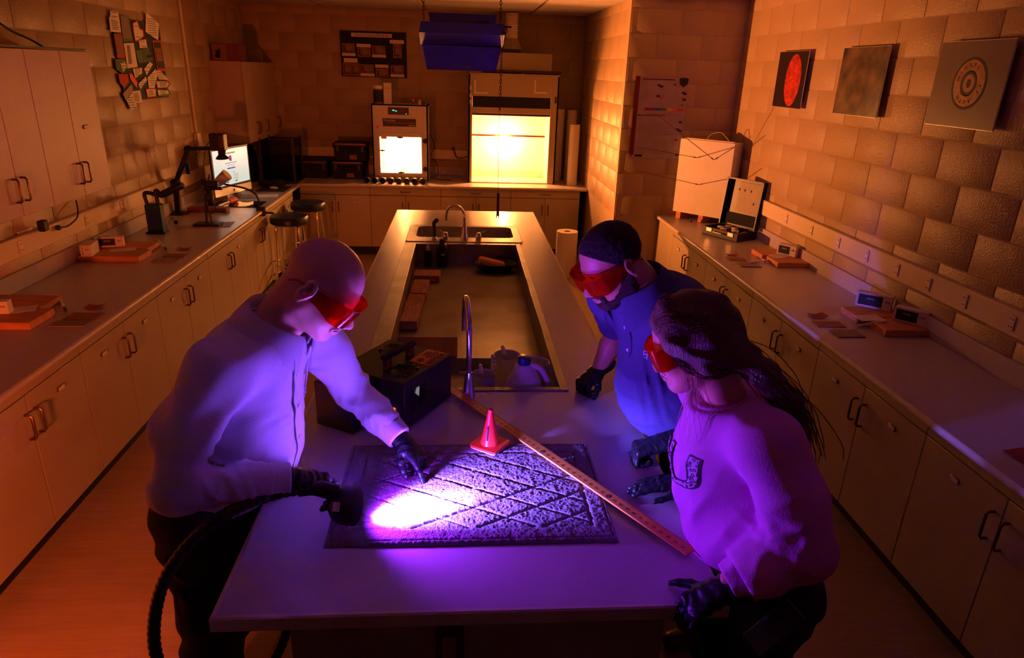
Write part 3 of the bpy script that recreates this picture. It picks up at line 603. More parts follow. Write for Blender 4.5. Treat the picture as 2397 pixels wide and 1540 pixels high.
pq(.11, .25, .955, .985, M['ink'], 'logo_block'); text('side_lettering', 'ELECTROMAGNETIC SPECTRUM', .028, TR(px0+.04*pw-2.09, -.0045, pz1-.70*ph-1.45) @ RY(-PI/2) @ UP, M['ink'], t)

def wall_print(name, ys, ye, z0, z1, label, base):
    x = XRW-.04; t = thing(name, label, 'picture', (XRW-.003, (ys+ye)/2, z0)); P(t, 'panel', MB().bx(x, x+.006, ye, ys, z0, z1, .001), M['silver']); P(t, 'spacer', MB().bx(x+.006, XRW-.002, ye+.05, ys-.05, z0+.05, z1-.05), M['blackm'])
    P(t, 'print', MB().bx(x-.0015, x, ye+.003, ys-.003, z0+.003, z1-.003), base); return t, x
M['pr1'] = mat('print_black', (.02, .012, .01), .25); M['fpr'] = mat('red_fingerprint', lin(210, 50, 30), .4, var=.7, vscale=16, aniso=(1, 1, 2.2), emit=None)
t, x = wall_print('wall_picture', 4.33, 3.85, 1.968, 2.372, 'small picture of a glowing red fingerprint on the right wall', M['pr1'])
LX = Matrix(((0, 0, -1, 0), (-1, 0, 0, 0), (0, 1, 0, 0), (0, 0, 0, 1)))      # local x -> -y, y -> z, z -> -x
def disc(t, name, x, yc_, zc_, ry, rz_, m, inner=0, th_=.001, n=40, par=None, ang=0):
    mb = MB(); vs = []
    for k in range(n):
        a = 2*PI*k/n; c, s = math.cos(a), math.sin(a); vs += [(x, yc_-ry*c*math.cos(ang)+rz_*s*math.sin(ang), zc_+rz_*s*math.cos(ang)+ry*c*math.sin(ang)), (x, yc_-inner*ry*c, zc_+inner*rz_*s)]
    fs = [(2*k, 2*((k+1) % n), 2*((k+1) % n)+1, 2*k+1) for k in range(n)]
    b = len(vs); vs += [(q[0]-th_, q[1], q[2]) for q in vs]; fs += [tuple(b+i for i in f[::-1]) for f in fs]+[(2*k, 2*((k+1) % n), b+2*((k+1) % n), b+2*k) for k in range(n)]
    mb.add(vs, fs); return P(t, name, mb, m, par)
disc(t, 'fingerprint', x-.0018, 4.04, 2.165, .125, .185, M['fpr'], .01)
M['pr2'] = mat('etched_print', lin(112, 90, 62), .35, var=.93, vscale=9, bump=.1)
t, x = wall_print('wall_picture', 3.377, 2.86, 1.968, 2.376, 'brown close-up picture of scratched metal, middle of the right wall', M['pr2'])
M['scratch'] = mat('pale_scratch', lin(190, 170, 140), .5)
mb = MB()
for k in range(9): mb.tube(bez([(x-.002, 3.18-k*.016, 2.15-k*.002), (x-.002, 3.16-k*.014, 2.10), (x-.002, 3.20-k*.014, 2.05)], 4), .0018, 4)
P(t, 'scratches', mb, M['scratch'])
M['pr3'] = mat('grey_print', lin(132, 116, 104), .3, var=.25, vscale=1.2); M['brass'] = mat('brass_print', lin(190, 130, 54), .45, var=.5, vscale=30)
t, x = wall_print('wall_picture', 2.405, 1.895, 1.97, 2.378, 'grey picture of a round brass cartridge base, nearest on the right wall', M['pr3'])
zc_ = 2.18; yc_ = 2.135
disc(t, 'cartridge_rim', x-.002, yc_, zc_, .118, .122, M['ink'], .9, .001); disc(t, 'cartridge_face', x-.002, yc_, zc_, .108, .112, M['brass'], .5); disc(t, 'primer_groove', x-.002, yc_, zc_, .056, .06, M['ink'], .7); disc(t, 'primer', x-.002, yc_, zc_, .04, .043, M['brass'], .4); disc(t, 'firing_mark', x-.002, yc_, zc_, .016, .02, M['ink'], .01)
for k, ch in enumerate('GFL  45 AUTO  WIN'):
    if ch != ' ': a = math.radians(100-k*21); text('stamped_letter', ch, .026, TR(x-.0035-t.location.x, yc_-.083*math.cos(a)-t.location.y, zc_+.086*math.sin(a)-t.location.z) @ LX @ RZ(a-PI/2), M['ink'], t)
# ---------------------------------------------------------------- island sinks
def wallbox(mb, x0, x1, y0, y1, z0, z1, w=.004):
    mb.bx(x0-w, x0, y0-w, y1+w, z0, z1).bx(x1, x1+w, y0-w, y1+w, z0, z1).bx(x0, x1, y0-w, y0, z0, z1).bx(x0, x1, y1, y1+w, z0, z1); return mb
t = thing('trough_sink', 'long shallow steel trough sink set into the island', 'sink', (.58, 2.4, .78))
ix0_, ix1_, iy0, iy1, zr = .245, .968, 1.20, 3.56, HI+.006
mb = MB().bx(.165, ix0_, 1.17, 3.60, HI, zr, .002).bx(ix1_, 1.003, 1.17, 3.60, HI, zr, .002).bx(ix0_, ix1_, 1.17, iy0, HI, zr, .002).bx(ix0_, ix1_, iy1, 3.60, HI, zr, .002)
P(t, 'rim', mb, M['sinksteel'])
P(t, 'basin_walls', wallbox(MB(), ix0_, ix1_, iy0, iy1, .775, HI), M['sinksteel'])
P(t, 'pan', MB().bx(ix0_, ix1_, 1.83, iy1, .836, .84), M['sinksteel']); P(t, 'step', MB().bx(ix0_, ix1_, 1.826, 1.83, .78, .84), M['sinksteel']); P(t, 'well_floor', MB().bx(ix0_, ix1_, iy0, 1.826, .776, .78), M['sinksteel'])
t = thing('sink', 'small steel sink with a faucet at the far end of the island', 'sink', (.6, 3.95, .8))
mb = MB(); O = rrect(.862, .56, .03, 4, .595, 3.91); I_ = rrect(.735, .37, .05, 4, .60, 3.96); n = len(O)
mb.add([(a, b, HI+.001) for a, b in O]+[(a, b, HI+.008) for a, b in rrect(.85, .548, .026, 4, .595, 3.91)]+[(a, b, HI+.006) for a, b in I_]+[(a, b, HI-.004) for a, b in I_]+[(a, b, .82) for a, b in rrect(.69, .33, .06, 4, .60, 3.96)],
       [(r_*n+k, r_*n+(k+1) % n, (r_+1)*n+(k+1) % n, (r_+1)*n+k) for r_ in range(4) for k in range(n)]+[tuple(range(4*n, 5*n))])
P(t, 'basin', mb, M['sinksteel'])
def mixer(t, x, y, z, h, reach, dirv, s=1.0, base=.022, m='chrome'):
    d = Vector(dirv).normalized(); pts = [Vector((x, y, z+.08*s)), Vector((x, y, z+h*.62))]
    pts += [Vector((x, y, z+h*.66))+d*(reach/2*(1-math.cos(a)))+Vector((0, 0, (h*.34)*math.sin(a))) for a in [math.radians(k) for k in range(15, 181, 15)]]+[Vector((x, y, z+h*.66-.035))+d*reach]
    P(t, 'spout', MB().tube(pts, .0105*s, 12), M[m]); P(t, 'spout_base', MB().lathe([(base*1.25, 0), (base*1.2, .01), (base, .03), (base*.75, .075), (base*.6, .1), (.013*s, .105)], 20, (x, y, z)), M[m])
t = thing('faucet', 'chrome gooseneck faucet with two levers at the far sink', 'faucet', (.595, 3.71, HI+.006))
mixer(t, .595, 3.71, HI+.006, .245, .15, (-.72, .35, 0), 1.0, .024)
for x in (.455, .70): P(t, 'lever', MB().lathe([(.02, 0), (.022, .012), (.024, .03), (.016, .052), (0, .058)], 16, (x, 3.71, HI+.006)).tube([(x, 3.71, HI+.05), (x+(-.05 if x < .5 else .05), 3.73, HI+.07)], [.006, .004], 8), M['chrome'])
t = thing('sprayer', 'black hand sprayer standing at the left of the far faucet', 'sprayer', (.375, 3.71, HI+.006)); P(t, 'holder', MB().lathe([(.022, 0), (.02, .01), (.012, .02)], 14, (.375, 3.71, HI+.006)), M['chrome']); P(t, 'spray_head', MB().tube(bez([(.375, 3.71, HI+.02), (.375, 3.71, HI+.09), (.372, 3.71, HI+.125), (.395, 3.73, HI+.148)]), [.011]*10+[.013]*10+[.016]*11, 10), M['black'])
t = thing('faucet', 'tall chrome gooseneck faucet between trough sink and black box', 'faucet', (.603, 1.125, HI)); mixer(t, .603, 1.125, HI, .375, .17, (-.12, 1, 0), 1.0, .023)
P(t, 'valve_pin', MB().tube([(.565, 1.12, HI+.107), (.64, 1.13, HI+.094)], .004, 8), M['chrome'])
for i, (x, y) in enumerate(((.654, 1.128), (.680, 1.153), (.692, 1.150))):
    o = obj('screw', MB().lathe([(.003, 0), (.003, .005), (0, .006)], 8), M['chrome'], loc=(x, y, HI)); tag(o, ['tiny metal screw right of the near faucet, nearest the camera', 'tiny metal screw, left one of the pair by the trough rim', 'tiny metal screw, right one of the pair by the trough rim'][i], 'screw')
# things in the sinks
for i, (x, y, w, d, a, h, lb) in enumerate(((.345, 3.17, .17, .15, -.03, .045, 'reddish wood block, farthest of the row in the trough'), (.313, 2.885, .10, .29, -.03, .04, 'pale wood block, second farthest in the trough'), (.297, 2.595, .10, .25, -.05, .04, 'stained wood block, second nearest in the trough'), (.292, 2.335, .095, .25, -.03, .05, 'charred wood block, nearest of the row in the trough'))):
    o = obj('wood_block', MB().box((0, 0, h/2), (w, d, h), .004), M['woodold'], loc=(x, y, .8402)); o.rotation_euler = (0, 0, a); tag(o, lb, 'wood block', 'wood blocks in the trough sink')
t = thing('bottle', 'small dark spray bottle with a white pump in the trough', 'bottle', (.335, 3.50, .84)); P(t, 'body', MB().lathe([(.024, 0), (.026, .005), (.026, .10), (.012, .12)], 16, (.335, 3.5, .8402)), M['black']); P(t, 'pump', MB().lathe([(.016, .115), (.015, .138), (.008, .14), (.009, .165), (0, .168)], 12, (.335, 3.5, .8402)), M['poly'])
t = thing('bottle', 'tall black bottle with a cap and small label in the trough', 'bottle', (.437, 3.50, .84)); P(t, 'body', MB().lathe([(.038, 0), (.04, .006), (.04, .135), (.03, .155), (.017, .165)], 20, (.437, 3.5, .8402)), M['black']); P(t, 'cap', MB().lathe([(.019, .162), (.019, .195), (0, .197)], 14, (.437, 3.5, .8402)), M['blackm']); P(t, 'label_tag', MB().bx(.432, .455, 3.458, 3.4605, .925, .94), M['wpaper'])
tz = .8402
t = thing('tray', 'black oval tray holding a sponge at the far right of the trough', 'tray', (.82, 3.35, .84)); P(t, 'bowl', MB().lathe([(0, .004), (.5, .004), (.62, .012), (.93, .05), (1, .058), (.98, .06), (.90, .052), (.6, .018), (0, .01)], 36, (.815, 3.40, tz-.004), None, .155, .105), M['black'])
t.location = (.815, 3.40, .84); ch = t.children[0]; ch.data.transform(TR(.82-.815, 3.35-3.40, 0))
bm_ = MB().lathe([(0, 0), (.088, 0), (.125, .055), (.128, .058), (.122, .057), (.085, .006), (0, .006)], 36, (0, 0, 0), None, 1.2, .8); ch.data.clear_geometry(); ch.data.from_pydata(bm_.v, [], bm_.f); ch.data.shade_smooth()
o = obj('sponge', MB().box((0, 0, 0), (.19, .07, .045), .012), M['sponge'], loc=(.785, 3.385, .899)); o.rotation_euler = (.12, .22, -.05); tag(o, 'orange-yellow sponge leaning in the black oval tray', 'sponge')
o = obj('towel', MB().box((0, 0, 0), (.31, .26, .006), .003), mat('maroon_towel', lin(120, 62, 62), .95, bump=.4, bscale=80), loc=(.40, 1.96, .8445)); tag(o, 'thin maroon towel lying in the trough behind the black box', 'towel')
t = thing('plate', 'pale oval dish inside the far sink behind the faucet', 'dish', (.64, 3.93, .82)); P(t, 'dish_body', MB().lathe([(0, 0), (.05, 0), (.085, .06), (.08, .06), (.045, .006), (0, .006)], 24, (.66, 3.95, .822)), M['poly'])
o = obj('cloth', MB().lathe([(0, 0), (.035, .01), (.03, .05), (.04, .09), (.012, .115), (0, .118)], 7), M['wpaper'], loc=(.90, 4.0, .822)); o.rotation_euler = (.2, .25, .6); tag(o, 'crumpled white tissue in the right side of the far sink', 'tissue')
def beaker(x, y, z, r, h, label, m='poly', spout=True):
    t = thing('beaker', label, 'beaker', (x, y, z)); P(t, 'cup', MB().lathe([(0, .003), (r*.86, .003), (r, h), (r*1.06, h+.004), (r*.98, h), (r*.84, .007), (0, .007)], 28, (x, y, z)), M[m])
    if spout: P(t, 'handle', MB().tube(bez([(x-.2*r, y-r*0, z+h), (x-.3*r, y+.9*r, z+h+.02), (x-.1*r, y+1.3*r, z+h-.02)]), .008, 8), M[m])
    return t
beaker(.668, 1.30, .78, .047, .215, 'short translucent beaker next to the near faucet base'); beaker(.775, 1.50, .78, .055, .215, 'translucent graduated beaker behind the jug'); beaker(.895, 1.40, .78, .055, .225, 'wide translucent tub right of the jug', spout=False)
t = thing('comb_rack', 'white comb-edged plastic strip standing behind the beakers', 'strip', (.72, 1.40, .78)); mb = MB().bx(.700, .712, 1.40, 1.404, .782, 1.04)
for k in range(14): mb.bx(.712, .722, 1.40, 1.404, .80+k*.017, .809+k*.017)
P(t, 'strip_body', mb, M['poly'])
t = thing('jug', 'translucent white jug with a blue cap and side handle in the trough', 'jug', (.85, 1.30, .78)); jx, jy = .845, 1.275
P(t, 'jug_body', MB().lathe([(0, 0), (.07, 0), (.078, .02), (.076, .14), (.066, .20), (.035, .262), (.02, .272), (.02, .285)], 28, (jx-.015, jy, .782), None, 1.05, .8), M['poly'])
P(t, 'handle', MB().tube(bez([(jx+.01, jy, 1.048), (jx+.055, jy-.005, 1.03), (jx+.088, jy-.01, .96), (jx+.07, jy-.01, .90)]), [.011]*24+[.014]*7, 10), M['poly'])
P(t, 'cap', MB().lathe([(.026, .272), (.027, .278), (.026, .302), (.02, .306), (0, .306)], 20, (jx-.015, jy, .782)), M['blueplast'])

# ---------------------------------------------------------------- rug with stitched diamonds
def make_rug():
    x0, x1, y0, y1 = .213, 1.003, .238, .752; nx, ny = 300, 196
    X, Y = np.meshgrid(np.linspace(x0, x1, nx), np.linspace(y0, y1, ny), indexing='ij')
    u, v = X-x0, Y-y0; Wd, Hd = x1-x0, y1-y0
    edge = np.minimum(np.minimum(u, Wd-u), np.minimum(v, Hd-v))
    ins = np.abs(edge-.062)
    def lines(a, sp, off):
        d = u*math.cos(a)+v*math.sin(a)+off; q = np.abs((d/sp) % 1-.5); return (.5-q)*sp
    dg = np.minimum(lines(math.radians(62), .086, .02), lines(math.radians(118), .086, .05)); dg = np.where(edge > .062, dg, 9)
    g = np.minimum(np.minimum(dg, ins), np.abs(edge-.014)*1.6)
    rs = np.random.RandomState(3); nz = rs.rand(nx, ny); 
    for _ in range(1): nz = (nz+np.roll(nz, 1, 0)+np.roll(nz, 1, 1)+np.roll(nz, -1, 0)+np.roll(nz, -1, 1))/5
    lo = rs.rand(nx//6+2, ny//6+2); lo = np.kron(lo, np.ones((6, 6)))[:nx, :ny]
    for _ in range(6): lo = (lo+np.roll(lo, 1, 0)+np.roll(lo, 1, 1)+np.roll(lo, -1, 0)+np.roll(lo, -1, 1))/5
    Z = .0125-.0055*np.exp(-(g/.0038)**2)+(nz-.5)*.0040+(lo-.5)*.0014
    Z = np.where(edge < .010, Z*np.sqrt(np.clip(edge/.010, 0, 1))*.9+.001, Z)
    me = bpy.data.meshes.new('rug'); vs = np.stack([X, Y, Z+HI], -1).reshape(-1, 3); i = np.arange(nx-1)[:, None]*ny+np.arange(ny-1)[None, :]
    q = np.stack([i, i+ny, i+ny+1, i+1], -1).reshape(-1, 4); me.from_pydata(vs.tolist(), [], q.tolist()); me.shade_smooth()
    me.materials.append(mat('rug_pile', lin(142, 126, 142), .95, bump=.6, bscale=260, var=.25, vscale=160)); me.transform(TR(-.6, -.5, -HI))
    o = bpy.data.objects.new('rug', me); COL.objects.link(o); o.location = (.6, .5, HI+.0005); tag(o, 'dark bath rug with stitched diamonds under the violet beam', 'rug')
make_rug()
# yardstick
RA = -.9902; dv_ = Vector((math.cos(RA), math.sin(RA), 0)); up_ = Vector((-dv_.y, dv_.x, 0)); RW = .040
t = thing('yardstick', 'long wooden measuring stick lying diagonally across the rug', 'ruler', (.5135, 1.1918, HI+.0155), RA)
RL = 48*.0254; obj('stick', MB().bx(0, RL, -RW/2-.002, RW/2-.002, 0, .006, .0012), mat('ruler_wood', lin(226, 150, 62), .45, bump=.05, bscale=20, var=.15, vscale=12, aniso=(1, 12, 1)), t)
mb = MB()
for k in range(1, 48*8):
    x = k*.0254/8; l = .011 if k % 8 == 0 else (.0085 if k % 4 == 0 else (.006 if k % 2 == 0 else .004)); mb.bx(x-.00025, x+.00025, RW/2-.003-l, RW/2-.003, .006, .00615)
obj('tick_marks', mb, M['ink'], t)
for k in range(3, 48):
    if k % 12 == 0:
        obj('foot_mark', MB().lathe([(.0085, 0), (.0085, .0002), (0, .0002)], 20, (k*.0254, -.006, .006)), M['ink'], t)
        text('inch_number', str(k), .011, TR(k*.0254, -.006, .0063) @ RZ(PI), M['tan'], t, .0001)
    else: text('inch_number', str(k), .0125, TR(k*.0254, -.006, .0061) @ RZ(PI), M['ink'], t, .0001)
# marker cone
cz_ = HI+.0145; CXp, CYp = .670, .733; t = thing('marker_cone', 'small red-orange evidence cone numbered 1 on the rug', 'cone', (CXp, CYp, cz_), -.62)
M['cone'] = mat('cone_plastic', lin(255, 62, 50), .3)
obj('base_plate', MB().prism(rrect(.102, .102, .012, 4), .004, .012), M['cone'], t); obj('base_underside', MB().prism(rrect(.1, .1, .012, 4), 0, .004), M['white'], t)
obj('cone_shell', MB().lathe([(.032, .012), (.030, .018), (.0095, .120), (.0085, .128), (.0085, .134), (.006, .136), (.006, .13)], 32), M['cone'], t)
o = obj('numeral', MB().bx(-.0022, .0022, -.0018, .0018, .0, .05).prism([(-.008, .040), (-.002, .050), (-.002, .043)], -.001, .001, RX(PI/2)), M['ink'], t); o.location = (.0062, -.0272, .032); o.rotation_euler = (-.2, 0, .22)
# black light source box
t = thing('light_source_box', 'black metal forensic light source box with fans and carry handle', 'light source', (.381, .85, HI), math.radians(60))
bw, bd_, bh = .31, .285, .185                                    # x towards far right, y towards the left
obj('casing', MB().bx(0, bw, 0, bd_, .006, bh, .003), M['black'], t); obj('side_casing', MB().bx(-.11, -.001, .142, .30, .006, bh-.012, .003), M['black'], t)
for x in (.03, bw-.03):
    for y in (.03, bd_-.03): obj('foot', MB().lathe([(.012, 0), (.012, .006)], 12, (x, y, 0)), M['blackm'], t)
def grille(T_, r, par, name='fan_grille'):
    mb = MB()
    for k in range(6): mb.tube([(math.cos(a)*r*(1-k*.15), math.sin(a)*r*(1-k*.15), .004) for a in np.linspace(0, 2*PI, 28, endpoint=False)], .0011, 5, T=T_, closed=True)
    for a in (PI/4, 3*PI/4): mb.tube([(-math.cos(a)*r*1.22, -math.sin(a)*r*1.22, .003), (math.cos(a)*r*1.22, math.sin(a)*r*1.22, .003)], .0017, 6, T=T_)
    for a in (PI/4, 3*PI/4, 5*PI/4, 7*PI/4): mb.lathe([(.005, 0), (.004, .006), (0, .007)], 8, (math.cos(a)*r*1.22, math.sin(a)*r*1.22, 0), T_)
    return obj(name, mb, mat('black_wire', (.03, .028, .028), .3, metal=.6), par)
grille(TR(.088, .068, bh), .045, t); grille(TR(.235, .21, bh), .042, t); grille(TR(-.054, .222, bh-.012), .038, t)
side = RX(PI/2)
M['white_in'] = mat('bright_vent', (.02, .02, .02), .3, emit=(.8, .82, .8), estr=.55)
grille(TR(.085, 0, .10) @ side, .042, t); obj('vent_glow', MB().prism([(.0, .0), (-.027, .02), (-.012, .036), (.004, .036)], 0, .0008, TR(.085, -.0008, .105) @ side), M['white_in'], t, 'glowing wedge of the side vent')
fr_ = Matrix(((0, 0, -1, 0), (-1, 0, 0, 0), (0, 1, 0, 0), (0, 0, 0, 1)))
obj('power_switch', MB().prism(rrect(.010, .02, .003, 3), 0, .004, TR(0, .045, .075) @ fr_), M['orangeled'], t, 'lit orange rocker switch')
h = obj('handle_grip', MB().box((0, 0, 0), (.185, .028, .018), .007), M['blackm'], t); h.location = (.148, .125, bh+.045); h.rotation_euler = (0, 0, -.06)
for cxh in (.078, .218): obj('handle_bracket', MB().bx(cxh-.012, cxh+.012, .113, .117, bh, bh+.04).bx(cxh-.012, cxh+.012, .133, .137, bh, bh+.04).bx(cxh-.012, cxh+.012, .113, .137, bh, bh+.006), M['strapred'], t)
p = obj('caution_label', MB().bx(.172, .300, .008, .098, bh, bh+.0008), mat('orange_label', lin(236, 128, 40), .5), t)
LR = lambda x, y, z: TR(x, y, bh+z) @ RZ(PI)
obj('label_bar', MB().bx(.180, .293, .013, .036, bh+.0008, bh+.0012), M['ink'], p); text('caution_lettering', 'CAUTION', .023, LR(.2365, .0245, .0016), mat('orange_print', lin(236, 128, 40), .5), p)
for k_, (w_, y_) in enumerate((('HOT SURFACE', .047), ('DO NOT BLOCK', .059), ('AIR VENTS', .071), ('WARNING', .083))): text('caution_lettering', w_, .009, LR(.262, y_, .0012), M['ink'], p)
obj('label_symbol', MB().tube([(.198+.013*math.cos(a), .064+.013*math.sin(a), bh+.001) for a in np.linspace(0, 2*PI, 20, endpoint=False)], .0016, 4, closed=True).bx(.190, .206, .061, .067, bh+.0008, bh+.0014), M['ink'], p)
obj('warning_triangle', MB().prism([(.150, .056), (.166, .064), (.150, .074)], bh, bh+.0008), M['tan'], t)
# outlet under the island's near edge
t = thing('island_outlet', 'grey outlet box on the island panel below the near edge', 'outlet', (.545, .06, .84)); P(t, 'cover', MB().bx(.512, .582, .045, .0595, .775, .885, .003), M['cabdark']); P(t, 'socket', MB().bx(.53, .562, .041, .046, .79, .862, .003), M['brown'])
mb = MB()
for z in (.808, .842): mb.bx(.539, .541, .0405, .0412, z, z+.009).bx(.551, .553, .0405, .0412, z, z+.009).bx(.544, .548, .0405, .0412, z-.009, z-.005)
P(t, 'slots', mb, M['ink'])

# ---------------------------------------------------------------- hanging fixture, chains, pull cord
t = thing('hanging_lamp_hood', 'metal lamp hood coloured with blue bounce light, hanging on two chains over the island', 'lamp', (.57, 2.75, 2.3))
ya, yb_ = 2.62, 2.90; q = {k: at(*uv, 'y', y_) for k, uv, y_ in (('a', (981, 76), ya), ('b', (1181, 82), ya), ('c', (988, 105), yb_), ('d', (1174, 110), yb_), ('e', (999, 162), yb_), ('f', (1161, 168), yb_), ('g', (985, 51), ya+.03), ('h', (1179, 58), ya+.03), ('i', (1003, 29), yb_), ('j', (1163, 35), yb_))}
za = (q['a'].z+q['b'].z)/2; zb = (q['c'].z+q['d'].z)/2; ze = (q['e'].z+q['f'].z)/2; zg = (q['g'].z+q['h'].z)/2; zi = (q['i'].z+q['j'].z)/2
def sheet(t, name, pts, th_, m):                               # thin plate with real thickness
    p = [Vector(k) for k in pts]; nrm = (p[1]-p[0]).cross(p[3]-p[0]).normalized()*th_; mb = MB(); mb.add([tuple(k) for k in p]+[tuple(k+nrm) for k in p], [(0, 1, 2, 3), (7, 6, 5, 4), (0, 4, 5, 1), (1, 5, 6, 2), (2, 6, 7, 3), (3, 7, 4, 0)]); return P(t, name, mb, m)
xa0, xa1, xc0, xc1, xe0, xe1 = q['a'].x, q['b'].x, q['c'].x, q['d'].x, q['e'].x, q['f'].x
sheet(t, 'underside', [(xa0, ya, za), (xa1, ya, za), (xc1+.01, yb_, zb), (xc0-.01, yb_, zb)], .003, mat('enamel_blue_bounce', lin(84, 70, 225), .4))  # blue light from below is put into the colour of this sheet
sheet(t, 'front_lip', [(xa0, ya, za), (xa1, ya, za), (xa1-.008, ya+.03, zg), (xa0+.008, ya+.03, zg)], .003, M['shade'])
sheet(t, 'back_plate', [(xc0, yb_, zb), (xc1, yb_, zb), (xe1, yb_+.02, ze), (xe0, yb_+.02, ze)], .003, M['shade'])
sheet(t, 'top_plate', [(xa0+.008, ya+.03, zg), (xa1-.008, ya+.03, zg), (xc1, yb_, zg), (xc0, yb_, zg)], .003, M['shade'])
for s in (0, 1): sheet(t, 'end_cap', [((xa0, xa1)[s], ya, za), ((xc0, xc1)[s], yb_, zb), ((xc0, xc1)[s], yb_, zg), ((xa0+.008, xa1-.008)[s], ya+.03, zg)], .003, M['shade'])
fl = sheet(t, 'raised_flap', [(q['i'].x+.01, yb_-.005, zg), (q['j'].x-.01, yb_-.005, zg), (q['j'].x, yb_+.01, zi), (q['i'].x, yb_+.01, zi)], .004, M['shade'])
P(t, 'red_filter', MB().bx(q['i'].x+.045, q['j'].x-.045, yb_-.012, yb_-.007, zg+.005, zi-.035), M['maroon'], fl)
P(t, 'seam_strip', MB().bx(xc0+.01, xc1-.01, yb_-.07, yb_-.064, zb-.003, zb+.004), M['blackm'])
P(t, 'hanger_bar', MB().bx(xc0-.005, xc0+.06, yb_-.012, yb_+.012, zg, zg+.012, .002).bx(xc1-.04, xc1+.055, yb_-.006, yb_+.006, zg, zg+.008, .002), M['blackm'])
_lk = [(.0055*math.cos(a)*1.0, 0, .0125*math.sin(a)) for a in np.linspace(0, 2*PI, 12, endpoint=False)]
def chain(name, label, p0, p1, pitch=.019):
    p0, p1 = Vector(p0), Vector(p1); L_ = (p1-p0).length; n_ = int(L_/pitch); d = (p1-p0)/L_; R_ = d.to_track_quat('Z', 'Y').to_matrix().to_4x4(); t = thing(name, label, 'chain', tuple(p0)); me = mesh_of('chain_link', MB().tube(_lk, .0019, 5, closed=True), M['chain'])
    for k in range(n_):
        o = obj('chain_link', None, None, t, me=me); o.matrix_local = TR(*(d*((k+.5)*pitch))) @ R_ @ RZ((k % 2)*PI/2)
    return t
cl, cr = at(992, 50, 'y', 2.9), at(1171, 55, 'y', 2.9)
chain('hanging_chain', 'left support chain of the lamp hood', cl, (cl.x-.004, 2.9, CZ)); chain('hanging_chain', 'right support chain of the lamp hood', cr, (cr.x+.004, 2.9, CZ))
c1, c2, c3, c4 = at(1187, 60, 'y', 2.9), at(1174, 128, 'y', 2.9), at(1170, 255, 'y', 2.9), at(1166, 452, 'y', 2.9)
chain('pull_chain', 'upper slanting length of the pull chain beside the lamp hood', c1, c2); chain('pull_chain', 'lower straight length of the pull chain under the lamp hood', c2, c3)
t = thing('cord', 'thin dark red cord tied to the pull chain', 'cord', tuple(c3)); P(t, 'cord_line', MB().tube([c3, (c3.x-.003, 2.9, (c3.z+c4.z)/2), c4], .0016, 6), M['strapred']); P(t, 'knot', MB().lathe([(0, -.008), (.005, -.004), (.005, .004), (0, .008)], 8, tuple(c3)), M['strapred'])
c5 = at(1165, 510, 'y', 2.9); t = thing('hook_handle', 'dark red forked handle hanging at the end of the cord', 'handle', tuple(c4)); P(t, 'bar', MB().bx(c5.x-.008, c5.x+.008, 2.897, 2.903, c5.z+.012, c4.z, .002).bx(c5.x-.009, c5.x-.004, 2.897, 2.903, c5.z, c5.z+.02).bx(c5.x+.004, c5.x+.009, 2.897, 2.903, c5.z, c5.z+.02), M['strapred'])

